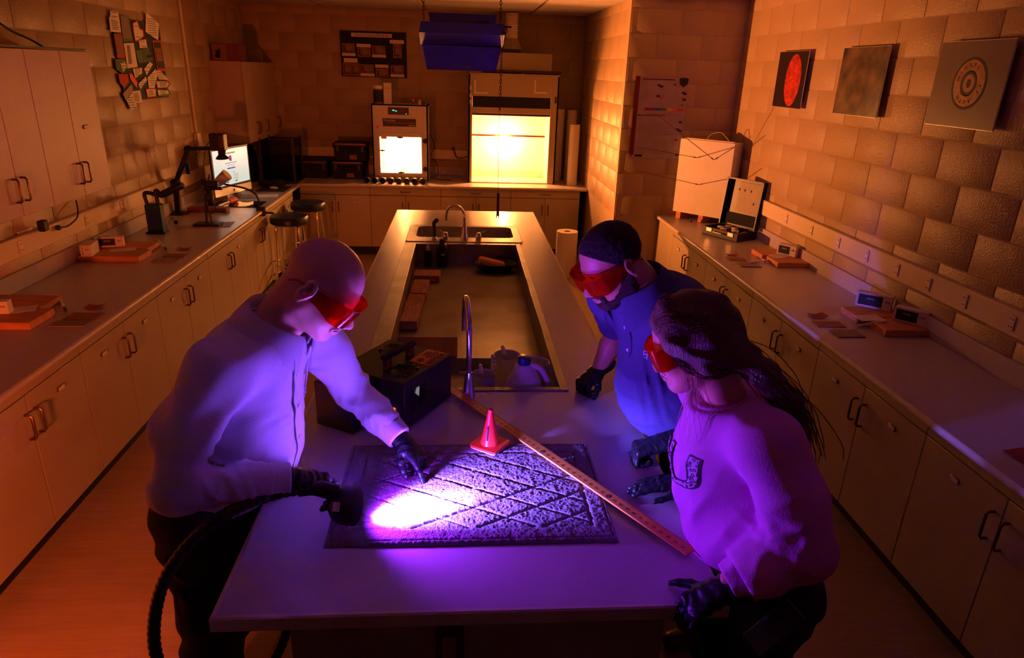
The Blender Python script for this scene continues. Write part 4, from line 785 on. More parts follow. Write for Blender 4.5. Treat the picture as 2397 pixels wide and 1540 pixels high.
# ---------------------------------------------------------------- stations with pine boards on the side worktops
def station(where, bA, bB, boxes, card, pen, sheets, grp):
    for k, (x0, x1, y0, y1) in enumerate((bA, bB)):
        o = obj('pine_board', MB().box((0, 0, .019), (x1-x0, y1-y0, .038), .003), M['wood'], loc=((x0+x1)/2, (y0+y1)/2, CT)); tag(o, f'pine board, {"nearer" if k == 0 else "farther"} of two, {where}', 'board', grp)
    for k, (x, y, z, w, d, h, a) in enumerate(boxes):
        t = thing('white_carton', f'small white carton with black label, {("nearer" if k == 0 else "farther") if len(boxes) > 1 else "single"}, {where}', 'box', (x, y, z), a, grp)
        obj('carton_body', MB().bx(-w/2, w/2, -d/2, d/2, 0, h, .0015), M['wpaper'], t); obj('black_label', MB().bx(-w/2+.012, w/2-.05, -d/2-.0008, -d/2, .012, h-.01), M['ink'], t)
        text('lettering', 'MIKROSIL', .012, TR(-.018, -d/2-.0012, h*.62) @ UP, M['wpaper'], t, sx=.8); text('lettering', 'WHITE', .013, TR(w/2-.025, -d/2-.001, h*.6) @ UP, M['ink'], t, sx=.6)
    x, y, z, w, d, a = card; o = obj('paper_card', MB().box((0, 0, 0), (w, d, .0015)), M['wpaper'], loc=(x, y, z)); o.rotation_euler = (.02, -.03, a); tag(o, f'white paper card lying on the pine board {where}', 'card', grp)
    a_, b_ = Vector(pen[0]), Vector(pen[1]); t = thing('syringe' if len(pen) > 2 else 'marker_pen', (f'white mixing syringe {where}' if len(pen) > 2 else f'white marker pen with black tip {where}'), 'syringe' if len(pen) > 2 else 'marker', tuple(a_)); d_ = (b_-a_).normalized()
    P(t, 'barrel', MB().tube([a_, a_+(b_-a_)*.8], .0075, 10), M['white']); P(t, 'tip', MB().tube([a_+(b_-a_)*.8, a_+(b_-a_)*.92, b_], [.0085, .007, .003], 10), M['poly'] if len(pen) > 2 else M['black'])
    if len(pen) > 2: P(t, 'flange', MB().tube([a_+(b_-a_)*.3, a_+(b_-a_)*.34], .015, 10), M['white'])
    for (x, y, w, d, a, kind) in sheets:
        m, nm, lb, h = {'r': (M['red'], 'sandpaper_sheet', 'small dark red square sheet, slightly curled,', .002), 'b': (M['brown'], 'test_plate', 'brown rectangular test plate', .004), 't': (M['tan'], 'test_plate', 'grey-tan rectangular test plate', .006)}[kind]
        if kind == 'r':
            mb = MB(); n_ = 6; vs = [(-w/2+w*i/n_, s*d/2, .002+.010*(abs(i/n_-.45)*2)**2+e_) for i in range(n_+1) for s in (-1, 1) for e_ in (0, .0012)]
            fs = [f for i in range(n_) for f in ((4*i, 4*i+2, 4*i+6, 4*i+4)[::-1], (4*i+1, 4*i+3, 4*i+7, 4*i+5), (4*i, 4*i+4, 4*i+5, 4*i+1), (4*i+2, 4*i+3, 4*i+7, 4*i+6))]+[(0, 1, 3, 2), (4*n_, 4*n_+2, 4*n_+3, 4*n_+1)]
            mb.add(vs, fs); o = obj(nm, mb, m, loc=(x, y, CT+.0003))
        else: o = obj(nm, MB().box((0, 0, h/2), (w, d, h), .001), m, loc=(x, y, CT+.0003))
        o.rotation_euler = (0, 0, a); tag(o, f'{lb} {where}', 'sheet' if kind == 'r' else 'plate', grp)
bt = CT+.038
station('at the near left corner', (-1.95, -1.545, 2.03, 2.25), (-1.96, -1.62, 2.26, 2.47), [(-1.80, 2.17, bt, .17, .05, .065, .15)], (-1.70, 2.22, bt+.002, .15, .09, .35), ((-1.685, 2.53, CT+.012), (-1.51, 2.29, CT+.009)),
        [(-1.405, 2.37, .085, .075, .05, 'r'), (-1.39, 2.225, .16, .11, -.02, 'b'), (-1.40, 2.115, .17, .085, .0, 't')], 'left near casting station')
station('on the left worktop by the blue lamp', (-1.955, -1.565, 3.285, 3.49), (-1.965, -1.60, 3.50, 3.71), [(-1.90, 3.35, bt, .065, .15, .075, .15), (-1.86, 3.56, bt, .16, .05, .07, .25)], (-1.74, 3.46, bt+.002, .16, .08, .3), ((-1.675, 3.86, CT+.012), (-1.51, 3.60, CT+.009)),
        [(-1.405, 3.64, .09, .075, .1, 'r'), (-1.40, 3.47, .15, .09, -.02, 'b'), (-1.41, 3.34, .17, .09, .0, 't')], 'left middle casting station')
station('on the right worktop near the briefcase', (2.845, 3.075+.14, 3.335, 3.53), (2.82, 3.07, 3.55, 3.75), [(3.02, 3.56, bt, .15, .06, .08, -.95)], (2.93, 3.52, bt+.002, .12, .10, .3), ((2.86, 3.50, CT+.012), (2.68, 3.44, CT+.009), 1),
        [(2.64, 3.675, .09, .05, 0, 'r'), (2.63, 3.56, .13, .09, -.1, 'b'), (2.66, 3.40, .15, .12, -.05, 't')], 'right far casting station')
station('on the right worktop behind the woman', (2.835, 3.075+.12, 1.98, 2.175), (2.795, 3.07, 2.19, 2.37), [(3.045, 2.10, bt, .17, .055, .08, -.85), (2.985, 2.36, bt, .19, .055, .085, -.72)], (2.85, 2.17, bt+.002, .14, .09, .0), ((2.90, 2.10, CT+.045), (2.76, 2.12, CT+.009), 1),
        [(2.62, 2.295, .09, .08, 0, 'r'), (2.62, 2.165, .16, .09, -.05, 'b'), (2.645, 2.02, .15, .11, 0, 't')], 'right near casting station')
o = obj('sandpaper_sheet', MB().box((0, 0, .004), (.10, .09, .002), .0005), M['red'], loc=(2.64, .78, CT)); o.rotation_euler = (.05, 0, .2); tag(o, 'dark red square sheet at the right edge of the picture', 'sheet')

# ---------------------------------------------------------------- right worktop: target box with rods, briefcase
A, B = at(1576, 493, 'z', .965), at(1696, 514, 'z', .965); ang = math.atan2(B.y-A.y, B.x-A.x); bwid = (B-A).length
t = thing('target_box', 'tall white metal target box with rods stuck into it', 'target box', (A.x, A.y, CT), ang); bhgt = at(1588, 325, 'y', A.y).z-.965
obj('box_body', MB().bx(0, bwid, 0, .16, .065, .065+bhgt, .002), M['cream'], t); obj('front_sheet', MB().bx(-.004, bwid-.0, -.004, 0, .065, .07+bhgt, .0008), M['alu_panel'], t)
obj('top_rail', MB().bx(.03, bwid-.02, .01, .05, .065+bhgt, .08+bhgt, .002), M['wpaper'], t)
for x in (.03, bwid*.5): obj('wood_foot', MB().bx(x, x+.05, .0, .15, 0, .065, .002), M['wood'], t)
obj('strap_loop', MB().tube(bez([(bwid*.45, .03, .08+bhgt), (bwid*.52, .03, .125+bhgt), (bwid*.68, .03, .15+bhgt), (bwid*.80, .03, .11+bhgt), (bwid*.86, .03, .08+bhgt)]), .006, 6, flat=.4), M['wpaper'], t)
mb = MB()
for x in (.02, bwid-.03):
    for z in (.06, .25, .42): mb.lathe([(.003, 0), (0, .002)], 6, (0, 0, 0), TR(x, -.004, z) @ side)
obj('screw', mb, M['ink'], t)
Ti = t.matrix_basis.inverted() if False else (TR(A.x, A.y, CT) @ RZ(ang)).inverted()
def rod(u, v, tip, label, tipz=None):
    "rod from its hole in the front sheet outwards into the room"
    n_ = Vector((math.sin(ang), -math.cos(ang), 0)); d0 = Vector(at(u, v, 'y', A.y))-Vector(CAM); k = (Vector((A.x, A.y, 0))-Vector(CAM)).dot(n_)/d0.dot(n_); hole = Vector(CAM)+d0*k
    end = Vector(at(*tip[:2], 'y', hole.y-tip[2])); tt = thing('trajectory_rod', label, 'rod', tuple(hole)); P(tt, 'rod_shaft', MB().tube([hole+n_*.006, end], .0028, 6), M['strapred']); P(tt, 'rod_tip', MB().tube([hole+n_*.006, hole+n_*.006+(end-hole).normalized()*.035], [.002, .0065], 8), M['black'])
    return hole
rod(1672, 374, (1536, 267, .30), 'slanting olive rod through the tape on the target box'); rod(1632, 369, (1487, 343, .25), 'upper level red rod on the left of the target box'); rod(1636, 432, (1493, 400, .25), 'lower level red rod on the target box')
p = at(1664, 342, 'y', A.y-.12); t = thing('angle_gauge', 'orange round angle gauge clipped to the slanting rod', 'gauge', (p.x, p.y, p.z), ang)
obj('gauge_disc', MB().lathe([(0, -.004), (.042, -.004), (.042, .004), (0, .004)], 28, (0, 0, 0), side), M['orangeplast'], t); obj('gauge_hub', MB().lathe([(0, 0), (.014, 0), (.014, .008), (0, .008)], 16, (0, 0, 0), side), M['blackm'], t)
o = obj('gauge_arm', MB().box((0, 0, 0), (.02, .012, .12), .002), M['orangeplast'], t); o.location = (-.042, 0, .01); o.rotation_euler = (0, .55, 0)
o = obj('gauge_arm', MB().box((0, 0, 0), (.02, .012, .10), .002), M['orangeplast'], t); o.location = (-.015, 0, -.045); o.rotation_euler = (0, -.75, 0)
p = at(1600, 503, 'z', CT); o = obj('wood_strip', MB().box((0, 0, .015), (.15, .05, .03), .003), M['wpaper'], loc=(p.x, p.y, CT)); o.rotation_euler = (0, 0, .15); tag(o, 'pale block lying at the left foot of the target box', 'block')
p = at(1617, 520, 'z', CT); o = obj('bottle_stopper', MB().lathe([(.012, 0), (.009, .01), (.004, .035), (0, .037)], 12), M['black'], loc=(p.x, p.y, CT)); tag(o, 'tiny black cone standing before the target box', 'stopper')
A, B, C = at(1642, 546, 'z', CT), at(1716, 566, 'z', CT), at(1812, 562, 'z', CT); u_ = (B-A); v_ = (C-B); ang = math.atan2(u_.y, u_.x); cw, cdp = u_.length, .245
t = thing('briefcase', 'open black briefcase with tins inside on the right worktop', 'briefcase', (A.x, A.y, CT), ang)
cw = max(cw, .38)
mb = MB().bx(0, cw, 0, cdp, .002, .012, .003); wallbox(mb, .008, cw-.008, .008, cdp-.008, .004, .07, .008); obj('lower_shell', mb, M['black'], t)
s = obj('lid', None, None, t, me=mesh_of('lid', wallbox(MB().bx(0, cw, 0, .010, 0, .40, .004), .01, cw-.01, .0, .0, 0, .0, .0) if False else MB().bx(0, cw, .0, .012, 0, .40, .004).bx(0, .012, -.045, 0, 0, .40).bx(cw-.012, cw, -.045, 0, 0, .40).bx(0, cw, -.045, 0, .388, .40), M['black'])); s.location = (0, cdp, .072); s.rotation_euler = (-.10, 0, 0)
obj('lid_foam', MB().bx(cw*.30, cw-.03, -.006, 0, .13, .375, .001), M['tan'], s); obj('lid_pocket', MB().bx(cw*.08, cw-.04, -.012, 0, .015, .11, .003), M['cloth'], s)
for x in (.30, .62, .45, .75): obj('lid_clip', MB().bx(cw*x, cw*x+.006, -.010, -.006, .30-.1*(x == .75), .32-.1*(x == .75)), M['ink'], s)
for x in (.05, cw-.10): obj('latch', MB().bx(x, x+.06, -.006, 0, .035, .068, .002), M['silver'], t)
obj('handle', MB().tube([(cw*.38, 0, .045), (cw*.38, -.03, .045), (cw*.62, -.03, .045), (cw*.62, 0, .045)], .006, 8), M['silver'], t)
for i, (x, y, r) in enumerate(((.10, .12, .028), (.17, .07, .026), (.27, .10, .03), (.12, .19, .025), (.2, .18, .028))):
    Tt = TR(A.x, A.y, CT) @ RZ(ang); p = Tt @ Vector((x, y, .014)); q_ = thing('tin', ['round tin in the briefcase, left', 'round tin in the briefcase, by the front latch', 'shiny round tin in the briefcase, nearest the right latch', 'round tin in the briefcase, back left', 'round tin in the briefcase, back middle'][i], 'tin', tuple(p), 0, 'tins in the briefcase')
    obj('tin_body', MB().lathe([(0, 0), (r, 0), (r, .045)], 20), M['silver'], q_); obj('tin_lid', MB().lathe([(r+.001, .04), (r+.001, .056), (r-.002, .058), (0, .058)], 20), M['wpaper'], q_)
for i in range(3):
    Tt = TR(A.x, A.y, CT) @ RZ(ang); a_, b_ = Tt @ Vector((cw-.03-.012*i, .04+.01*i, .05)), Tt @ Vector((cw-.08-.012*i, .22, .05)); o = obj('dowel', MB().tube([a_-a_, b_-a_], .004, 6), M['wood'], loc=tuple(a_)); tag(o, ['right', 'middle', 'left'][i]+'most of the dowels lying in the briefcase' if i != 1 else 'middle one of the dowels lying in the briefcase', 'dowel', 'dowels in the briefcase')
# ---------------------------------------------------------------- smooth bodies: distance fields meshed with surface nets
class Field:
    def __init__(s, lo, hi, h, fine=None):
        s.ax = []
        for a in range(3):
            if fine:                                          # finer spacing inside fine = (lo, hi, h)
                f0, f1, fh = fine[0][a], fine[1][a], fine[2]
                c = [np.arange(lo[a], f0, h), np.arange(f0, f1, fh), np.arange(f1, hi[a]+h, h)]; s.ax.append(np.concatenate([q for q in c if len(q)]).astype(np.float32))
            else: s.ax.append(np.arange(lo[a], hi[a]+h, h).astype(np.float32))
        s.F = np.full([len(a) for a in s.ax], .08, np.float32)
    def sub(s, lo, hi):
        sl = []
        for a in range(3):
            i0 = max(0, np.searchsorted(s.ax[a], lo[a])-1); i1 = min(len(s.ax[a]), np.searchsorted(s.ax[a], hi[a])+1); sl.append(slice(i0, max(i1, i0)))
        g = [s.ax[a][sl[a]] for a in range(3)]
        return tuple(sl), (g[0][:, None, None], g[1][None, :, None], g[2][None, None, :])
    def _mix(s, sl, d, k, op):
        F = s.F[sl]
        if op == '-':
            d = -d; h = np.clip(.5+.5*(d-F)/max(k, 1e-6), 0, 1); s.F[sl] = F*(1-h)+d*h+k*h*(1-h)
        else:
            h = np.clip(.5+.5*(F-d)/max(k, 1e-6), 0, 1); s.F[sl] = F*(1-h)+d*h-k*h*(1-h)
    def cap(s, a, b, ra, rb=None, k=.02, op='+', w=None, q=1.):
        """tapered capsule a-b; squashed by factor q along direction w"""
        rb = ra if rb is None else rb; a = np.array(a, float); b = np.array(b, float); R = max(ra, rb)+k+.03
        sl, (X, Y, Z) = s.sub(np.minimum(a, b)-R, np.maximum(a, b)+R)
        if s.F[sl].size == 0: return s
        dx, dy, dz = X-a[0], Y-a[1], Z-a[2]; ba = b-a
        if w is not None:
            w = np.array(w, float); w /= np.linalg.norm(w); t = (dx*w[0]+dy*w[1]+dz*w[2])*(1/q-1); dx, dy, dz = dx+t*w[0], dy+t*w[1], dz+t*w[2]; ba = ba+w*(ba@w)*(1/q-1)
        L2 = ba@ba
        h = np.clip((dx*ba[0]+dy*ba[1]+dz*ba[2])/L2, 0, 1) if L2 > 1e-10 else np.zeros_like(dx+dy+dz)
        d = np.sqrt((dx-h*ba[0])**2+(dy-h*ba[1])**2+(dz-h*ba[2])**2)-(ra+(rb-ra)*h)
        if w is not None: d = d*(q if q < 1 else 1)**.5
        s._mix(sl, d.astype(np.float32), k, op); return s
    def ell(s, c, r, R=None, k=.015, op='+'):
        c = np.array(c, float); r = np.array(r, float); m = r.max()+k+.03; sl, (X, Y, Z) = s.sub(c-m, c+m)
        if s.F[sl].size == 0: return s
        R = np.eye(3) if R is None else np.array(R); d = (X-c[0], Y-c[1], Z-c[2]); q = [(d[0]*R[0][i]+d[1]*R[1][i]+d[2]*R[2][i])/r[i] for i in range(3)]   # columns of R = local axes
        k0 = np.sqrt(q[0]**2+q[1]**2+q[2]**2)+1e-6; k1 = np.sqrt((q[0]/r[0])**2+(q[1]/r[1])**2+(q[2]/r[2])**2)+1e-6
        s._mix(sl, (k0*(k0-1)/k1).astype(np.float32), k, op); return s
    def chain(s, pts, rs, k=.02, **kw):
        for i in range(len(pts)-1): s.cap(pts[i], pts[i+1], rs[i], rs[i+1], k, **kw)
        return s
    def cut(s, p, n, k=.002):
        "remove the side that n points to"
        n = np.array(n, float); n /= np.linalg.norm(n); X, Y, Z = s.ax[0][:, None, None], s.ax[1][None, :, None], s.ax[2][None, None, :]
        d = ((X-p[0])*n[0]+(Y-p[1])*n[1]+(Z-p[2])*n[2]).astype(np.float32); s.F = np.maximum(s.F, d); return s
    def cutlocal(s, p, n, R):
        n = np.array(n, float); n /= np.linalg.norm(n); sl, (X, Y, Z) = s.sub(np.array(p)-R, np.array(p)+R)
        d = ((X-p[0])*n[0]+(Y-p[1])*n[1]+(Z-p[2])*n[2]); r = np.sqrt((X-p[0])**2+(Y-p[1])**2+(Z-p[2])**2); s.F[sl] = np.where(r < R, np.maximum(s.F[sl], d), s.F[sl]); return s
    def warp(s, fn, c=None, R=None):
        "add fn(X, Y, Z) to the field, faded out away from c"
        if c is None: X, Y, Z = s.ax[0][:, None, None], s.ax[1][None, :, None], s.ax[2][None, None, :]; s.F += fn(X, Y, Z).astype(np.float32); return s
        c = np.array(c); sl, (X, Y, Z) = s.sub(c-R, c+R); r = np.sqrt((X-c[0])**2+(Y-c[1])**2+(Z-c[2])**2)/R; s.F[sl] += (fn(X, Y, Z)*np.clip(1-r*r, 0, 1)**2).astype(np.float32); return s
    def val(s, p):
        i = [min(max(int(np.searchsorted(s.ax[a], p[a]))-1, 0), len(s.ax[a])-2) for a in range(3)]; t = [(p[a]-s.ax[a][i[a]])/(s.ax[a][i[a]+1]-s.ax[a][i[a]]) for a in range(3)]; v = 0
        for dx in (0, 1):
            for dy in (0, 1):
                for dz in (0, 1): v += s.F[i[0]+dx, i[1]+dy, i[2]+dz]*(t[0] if dx else 1-t[0])*(t[1] if dy else 1-t[1])*(t[2] if dz else 1-t[2])
        return float(v)
    def hit(s, p, d, off=.001, n=400, st=.002):
        "first surface point walking from p along d"
        p = np.array(p, float); d = np.array(d, float); d /= np.linalg.norm(d)
        for i in range(n):
            if s.val(p) < 0: break
            p = p+d*st
        return Vector(p-d*(st+off))
    def mesh(s, name, mats, loc):
        F = s.F; S = F < 0; nx, ny, nz = F.shape; A = s.ax
        cnt = np.zeros((nx-1, ny-1, nz-1), np.int8)
        for i in (0, 1):
            for j in (0, 1):
                for k in (0, 1): cnt += S[i:nx-1+i, j:ny-1+j, k:nz-1+k]
        act = (cnt > 0) & (cnt < 8); I, J, K = np.nonzero(act); idx = np.full(act.shape, -1, np.int64); idx[I, J, K] = np.arange(len(I))
        acc = np.zeros((len(I), 3)); n = np.zeros(len(I))
        G = [lambda i: A[0][i], lambda i: A[1][i], lambda i: A[2][i]]
        for a in range(3):
            o = [q for q in range(3) if q != a]
            for u in (0, 1):
                for v in (0, 1):
                    c0 = [I, J, K]; c0 = [c.copy() for c in c0]; c0[o[0]] = c0[o[0]]+u; c0[o[1]] = c0[o[1]]+v; c1 = [c.copy() for c in c0]; c1[a] = c1[a]+1
                    f0, f1 = F[tuple(c0)], F[tuple(c1)]; m = (f0 < 0) != (f1 < 0); t = f0[m]/(f0[m]-f1[m])
                    P_ = np.zeros((m.sum(), 3)); 
                    for q in range(3): P_[:, q] = A[q][c0[q][m]]
                    P_[:, a] += t*(A[a][c1[a][m]]-A[a][c0[a][m]]); acc[m] += P_; n[m] += 1
        V = acc/np.maximum(n, 1)[:, None]; Q = []
        for a in range(3):
            o = [(1, 2), (2, 0), (0, 1)][a]; sl0 = [slice(None)]*3; sl1 = [slice(None)]*3; sl0[a] = slice(0, -1); sl1[a] = slice(1, None)
            s0, s1 = S[tuple(sl0)], S[tuple(sl1)]; E = list(np.nonzero(s0 != s1)); ok = (E[o[0]] > 0) & (E[o[1]] > 0) & (E[o[0]] < F.shape[o[0]]-1) & (E[o[1]] < F.shape[o[1]]-1); E = [e[ok] for e in E]; inn = s0[tuple(E)]
            def cid(du, dv): c = [e.copy() for e in E]; c[o[0]] = c[o[0]]-du; c[o[1]] = c[o[1]]-dv; return idx[tuple(c)]
            q = np.stack([cid(1, 1), cid(0, 1), cid(0, 0), cid(1, 0)], 1); q[~inn] = q[~inn][:, ::-1]; Q.append(q)
        Q = np.concatenate(Q); Q = Q[(Q >= 0).all(1)]
        # two light relaxation passes
        for _ in range(2):
            sm = np.zeros_like(V); c_ = np.zeros(len(V))
            for i in range(4):
                np.add.at(sm, Q[:, i], V[Q[:, (i+1) % 4]]); np.add.at(c_, Q[:, i], 1); np.add.at(sm, Q[:, i], V[Q[:, (i+3) % 4]]); np.add.at(c_, Q[:, i], 1)
            V = V*.55+.45*sm/np.maximum(c_, 1)[:, None]
        V = V-np.array(loc); me = bpy.data.meshes.new(name); me.vertices.add(len(V)); me.vertices.foreach_set('co', V.astype(np.float32).ravel()); me.loops.add(len(Q)*4); me.loops.foreach_set('vertex_index', Q.astype(np.int32).ravel()); me.polygons.add(len(Q)); me.polygons.foreach_set('loop_start', (np.arange(len(Q))*4).astype(np.int32)); me.update(calc_edges=True); me.validate()
        me.materials.append(mats); me.shade_smooth(); return me
def fobj(t, name, F, m, par=None, label=None):
    return obj(name, None, None, par or t, label, me=F.mesh(name, m, tuple(t.location)))
def sines(seed, f, amp, dirs=None, n=4, ridge=False):
    rs = np.random.RandomState(seed); K = [(np.array(dirs) if dirs is not None else rs.normal(size=3)) for _ in range(n)]; K = [(k+rs.normal(size=3)*.35) for k in K]; K = [k/np.linalg.norm(k)*f*(.7+.7*rs.rand()) for k in K]; ph = rs.rand(n)*6.3; W_ = rs.normal(size=(2, 3))*f*.35
    def fn(X, Y, Z):
        w = 1.4*np.sin(W_[0][0]*X+W_[0][1]*Y+W_[0][2]*Z)+1.1*np.sin(W_[1][0]*X+W_[1][1]*Y+W_[1][2]*Z+1); v = 0
        for k, p in zip(K, ph):
            q = np.sin(k[0]*X+k[1]*Y+k[2]*Z+p+w); v = v+((1-np.abs(q))**2-.35 if ridge else q)
        return v*amp/n*(-2.6 if ridge else 1.9)
    return fn
def basis(F, U):
    F = Vector(F).normalized(); U = Vector(U); S_ = U.cross(F).normalized(); U = F.cross(S_); return F, S_, U      # forward, left side, up
class Head:
    def __init__(s, c, F, U, sc=1.0): s.c = Vector(c); s.f, s.s, s.u = basis(F, U); s.k = sc; s.R = np.array([list(s.f), list(s.s), list(s.u)]).T
    def p(s, f, l, u): return np.array(s.c+(s.f*f+s.s*l+s.u*u)*s.k)
    def build(s, F, neck, nr=.058, fem=False, heavy=False):
        k = s.k; P_ = s.p; E = lambda c, r, kk=.015, op='+', R=None: F.ell(P_(*c), [q*k for q in r], s.R if R is None else R, kk, op)
        C = lambda a, b, ra, rb, kk=.012, op='+': F.cap(P_(*a), P_(*b), ra*k, rb*k, kk, op)
        E((-.012, 0, .032), (.100, .077, .090)); E((.03, 0, -.035), (.060, .060, .082), .03)
        jw = .046 if not heavy else .054
        for g in (-1, 1):
            C((-.01, g*jw, -.055), (.064, g*.018, -.104), .024 if not heavy else .030, .018, .03)
            C((.078, g*.012, .018), (.066, g*.046, .014), .011 if not fem else .008, .009, .018)
            E((.058, g*.043, -.03), (.024, .020, .022), .02)
            E((.094, g*.032, -.004), (.016, .017, .012), .014, '-')
            E((.0695, g*.0315, -.006), (.0155, .0145, .0115), .004)
            E((.101, g*.0125, -.048), (.011, .008, .0085), .006)
        C((.082, 0, .004), (.113 if not fem else .107, 0, -.040), .0085, .0115 if not fem else .0095, .010)
        C((.098, 0, -.046), (.096, 0, -.062), .007, .006, .010)
        C((.087, -.017, -.070), (.0965, 0, -.066), .005, .0065, .006); C((.087, .017, -.070), (.0965, 0, -.066), .005, .0065, .006)
        C((.085, -.014, -.079), (.093, 0, -.080), .005, .0075, .007); C((.085, .014, -.079), (.093, 0, -.080), .005, .0075, .007)
        C((.094, -.016, -.0735), (.094, .016, -.0735), .0018, .0018, .003, '-')
        E((.074, 0, -.103), (.020, .022, .017), .016)
        for g in (-1, 1):
            a = math.radians(18); fr = (s.f*math.cos(a)-s.u*math.sin(a)); ur = (s.u*math.cos(a)+s.f*math.sin(a)); nn = (s.s*g-fr*.32).normalized(); fr = (fr-nn*fr.dot(nn)).normalized(); Rr = np.array([list(fr), list(nn), list(ur)]).T
            ec = np.array(P_(-.016, g*(.0775 if fem else .0845), -.003)); n_, fa, ua = np.array(nn)*k, np.array(fr)*k, np.array(ur)*k; rr = lambda *q: [v*k for v in q]
            F.ell(ec, rr(.0205, .0085, .034), Rr, .004); F.ell(ec+n_*.008+fa*.002+ua*.003, rr(.0135, .0135, .023), Rr, .002, '-'); F.cap(ec-fa*.007+n_*.003-ua*.012, ec-fa*.006+n_*.003+ua*.014, .0032*k, .003*k, .003); F.ell(ec+fa*.013-ua*.004+n_*.003, rr(.005, .005, .007), Rr, .004); F.ell(ec+fa*.004-ua*.029+n_*.001, rr(.0095, .0065, .011), Rr, .005)
        F.cap(P_(-.035, 0, -.05), np.array(neck), nr*k*1.02, nr*1.08, .03)
def hand(F, T, side, curls, thumb=(.5, .75, -.35), th_curl=.3, spread=.06, sc=1.0, cuff=.06, wr=.033, palm_len=.088):
    """glove: T = (wrist, forward, thumb-side, back normal); curls per finger in radians (mcp, pip, dip)"""
    O, fx, ty, bz = [Vector(q) for q in T]; fx.normalize(); bz = (bz-fx*bz.dot(fx)).normalized(); ty = bz.cross(fx)*(1 if side > 0 else -1)
    W_ = lambda x, y, z: O+(fx*x+ty*y+bz*z)*sc
    F.cap(W_(-cuff, 0, 0), W_(.0, 0, 0), wr*1.12*sc, wr*.93*sc, .012, w=list(bz), q=.82); F.cap(W_(0, 0, 0), W_(.03, .004, 0), .030*sc, .031*sc, .012, w=list(bz), q=.62)
    ys = (.030, .010, -.010, -.028)
    for y in ys: F.cap(W_(.015, y*.6, -.002), W_(palm_len-.004, y, 0), .0165*sc, .0125*sc, .014)
    F.cap(W_(.018, .016, -.010), W_(.045, .034, -.012), .018*sc, .014*sc, .014)
    L_ = [(.044, .027, .021), (.049, .031, .022), (.045, .029, .021), (.035, .022, .019)]
    for i in range(4):
        p = W_(palm_len, ys[i], 0); a = 0; dirx = (fx+ty*spread*(1.5-i)).normalized(); r = [.0105, .0096, .0090, .0078] if i < 3 else [.0092, .0084, .0078, .007]
        for j in range(3):
            a += curls[i][j]; d = dirx*math.cos(a)-bz*math.sin(a); q_ = p+d*L_[i][j]*sc; F.cap(p, q_, r[j]*sc, r[j+1]*sc, .004); p = q_
    p = W_(.035, .034, -.012); d = (fx*thumb[0]+ty*thumb[1]+bz*thumb[2]).normalized(); ax = d.cross(bz); 
    for j, (l, r0, r1) in enumerate(((.034, .0135, .0115), (.030, .0115, .010), (.022, .010, .0078))):
        if j: d = (d+(fx*.9-ty*.35)*th_curl).normalized()
        q_ = p+d*l*sc; F.cap(p, q_, r0*sc, r1*sc, .005); p = q_
    F.warp(sines(int(abs(O.x)*1000)+3, 260, .0011, list(fx), 3))
def glove(t, T, side, curls, m, **kw):
    O = Vector(T[0]); F = Field(O-Vector((.17, .17, .17)), O+Vector((.22, .22, .17)) if False else O+Vector((.17, .17, .17)), .0034) if False else None
    fx = Vector(T[1]).normalized(); lo = O-Vector((.10, .10, .10)); hi = O+Vector((.10, .10, .10)); e = O+fx*.21; lo = Vector([min(lo[i], e[i]-.07) for i in range(3)]); hi = Vector([max(hi[i], e[i]+.07) for i in range(3)])
    F = Field(lo, hi, .0032); hand(F, T, side, curls, **kw); return fobj(t, 'glove', F, m)
M['skin'] = mat('skin', lin(214, 158, 130), .42, bump=.12, bscale=160, var=.08, vscale=30); M['lips'] = mat('lip_skin', lin(176, 96, 90), .4)
M['skin2'] = mat('skin_warm', lin(206, 148, 120), .42, bump=.12, bscale=160, var=.08, vscale=30)
M['nitrile'] = mat('black_nitrile', (.007, .0075, .011), .42, spec=.32, bump=.25, bscale=55)
M['jeans'] = mat('black_trouser_cloth', (.008, .008, .010), .9, bump=.3, bscale=200)
M['hairdark'] = mat('short_dark_hair', lin(38, 26, 22), .75, bump=1, bscale=260); M['beardm'] = mat('beard_hair', lin(62, 42, 34), .8, bump=1, bscale=300)
M['eye'] = mat('eye_white', (.8, .8, .8), .15); M['iris'] = mat('iris', (.03, .02, .015), .15)
M['shirt'] = mat('white_check_shirt', lin(214, 210, 222), .75)
_nt = M['shirt'].node_tree; _tc = _nt.nodes.new('ShaderNodeTexCoord'); _ck = _nt.nodes.new('ShaderNodeTexChecker'); _ck.inputs['Scale'].default_value = 430; _ck.inputs['Color1'].default_value = (*lin(222, 218, 230), 1); _ck.inputs['Color2'].default_value = (*lin(198, 193, 212), 1); _nt.links.new(_tc.outputs['Object'], _ck.inputs['Vector']); _nt.links.new(_ck.outputs[0], _nt.nodes['Principled BSDF'].inputs['Base Color'])
M['polo'] = mat('heather_polo', lin(76, 70, 128), .85, bump=.25, bscale=150, var=.38, vscale=120, aniso=(1.0, 1.0, 7))
M['sweat'] = mat('pink_sweatshirt', lin(216, 128, 205), .9, bump=.25, bscale=260)
M['button'] = mat('shirt_button', lin(220, 215, 225), .3)
def eyes(t, H):
    for g in (-1, 1):
        o = obj('eye', MB().lathe([(0, -.0122)]+[(.0122*math.cos(a), .0122*math.sin(a)) for a in np.linspace(-1.2, 1.2, 9)]+[(0, .0122)], 16), M['eye'], t); p = Vector(H.p(.0735, g*.0315, -.006)); o.location = p-t.location
        q = obj('iris', MB().lathe([(0, .0015), (.004, .001), (.0055, 0)], 14), M['iris'], o); q.rotation_euler = Vector(H.f).to_track_quat('Z', 'Y').to_euler(); q.location = H.f*.0122
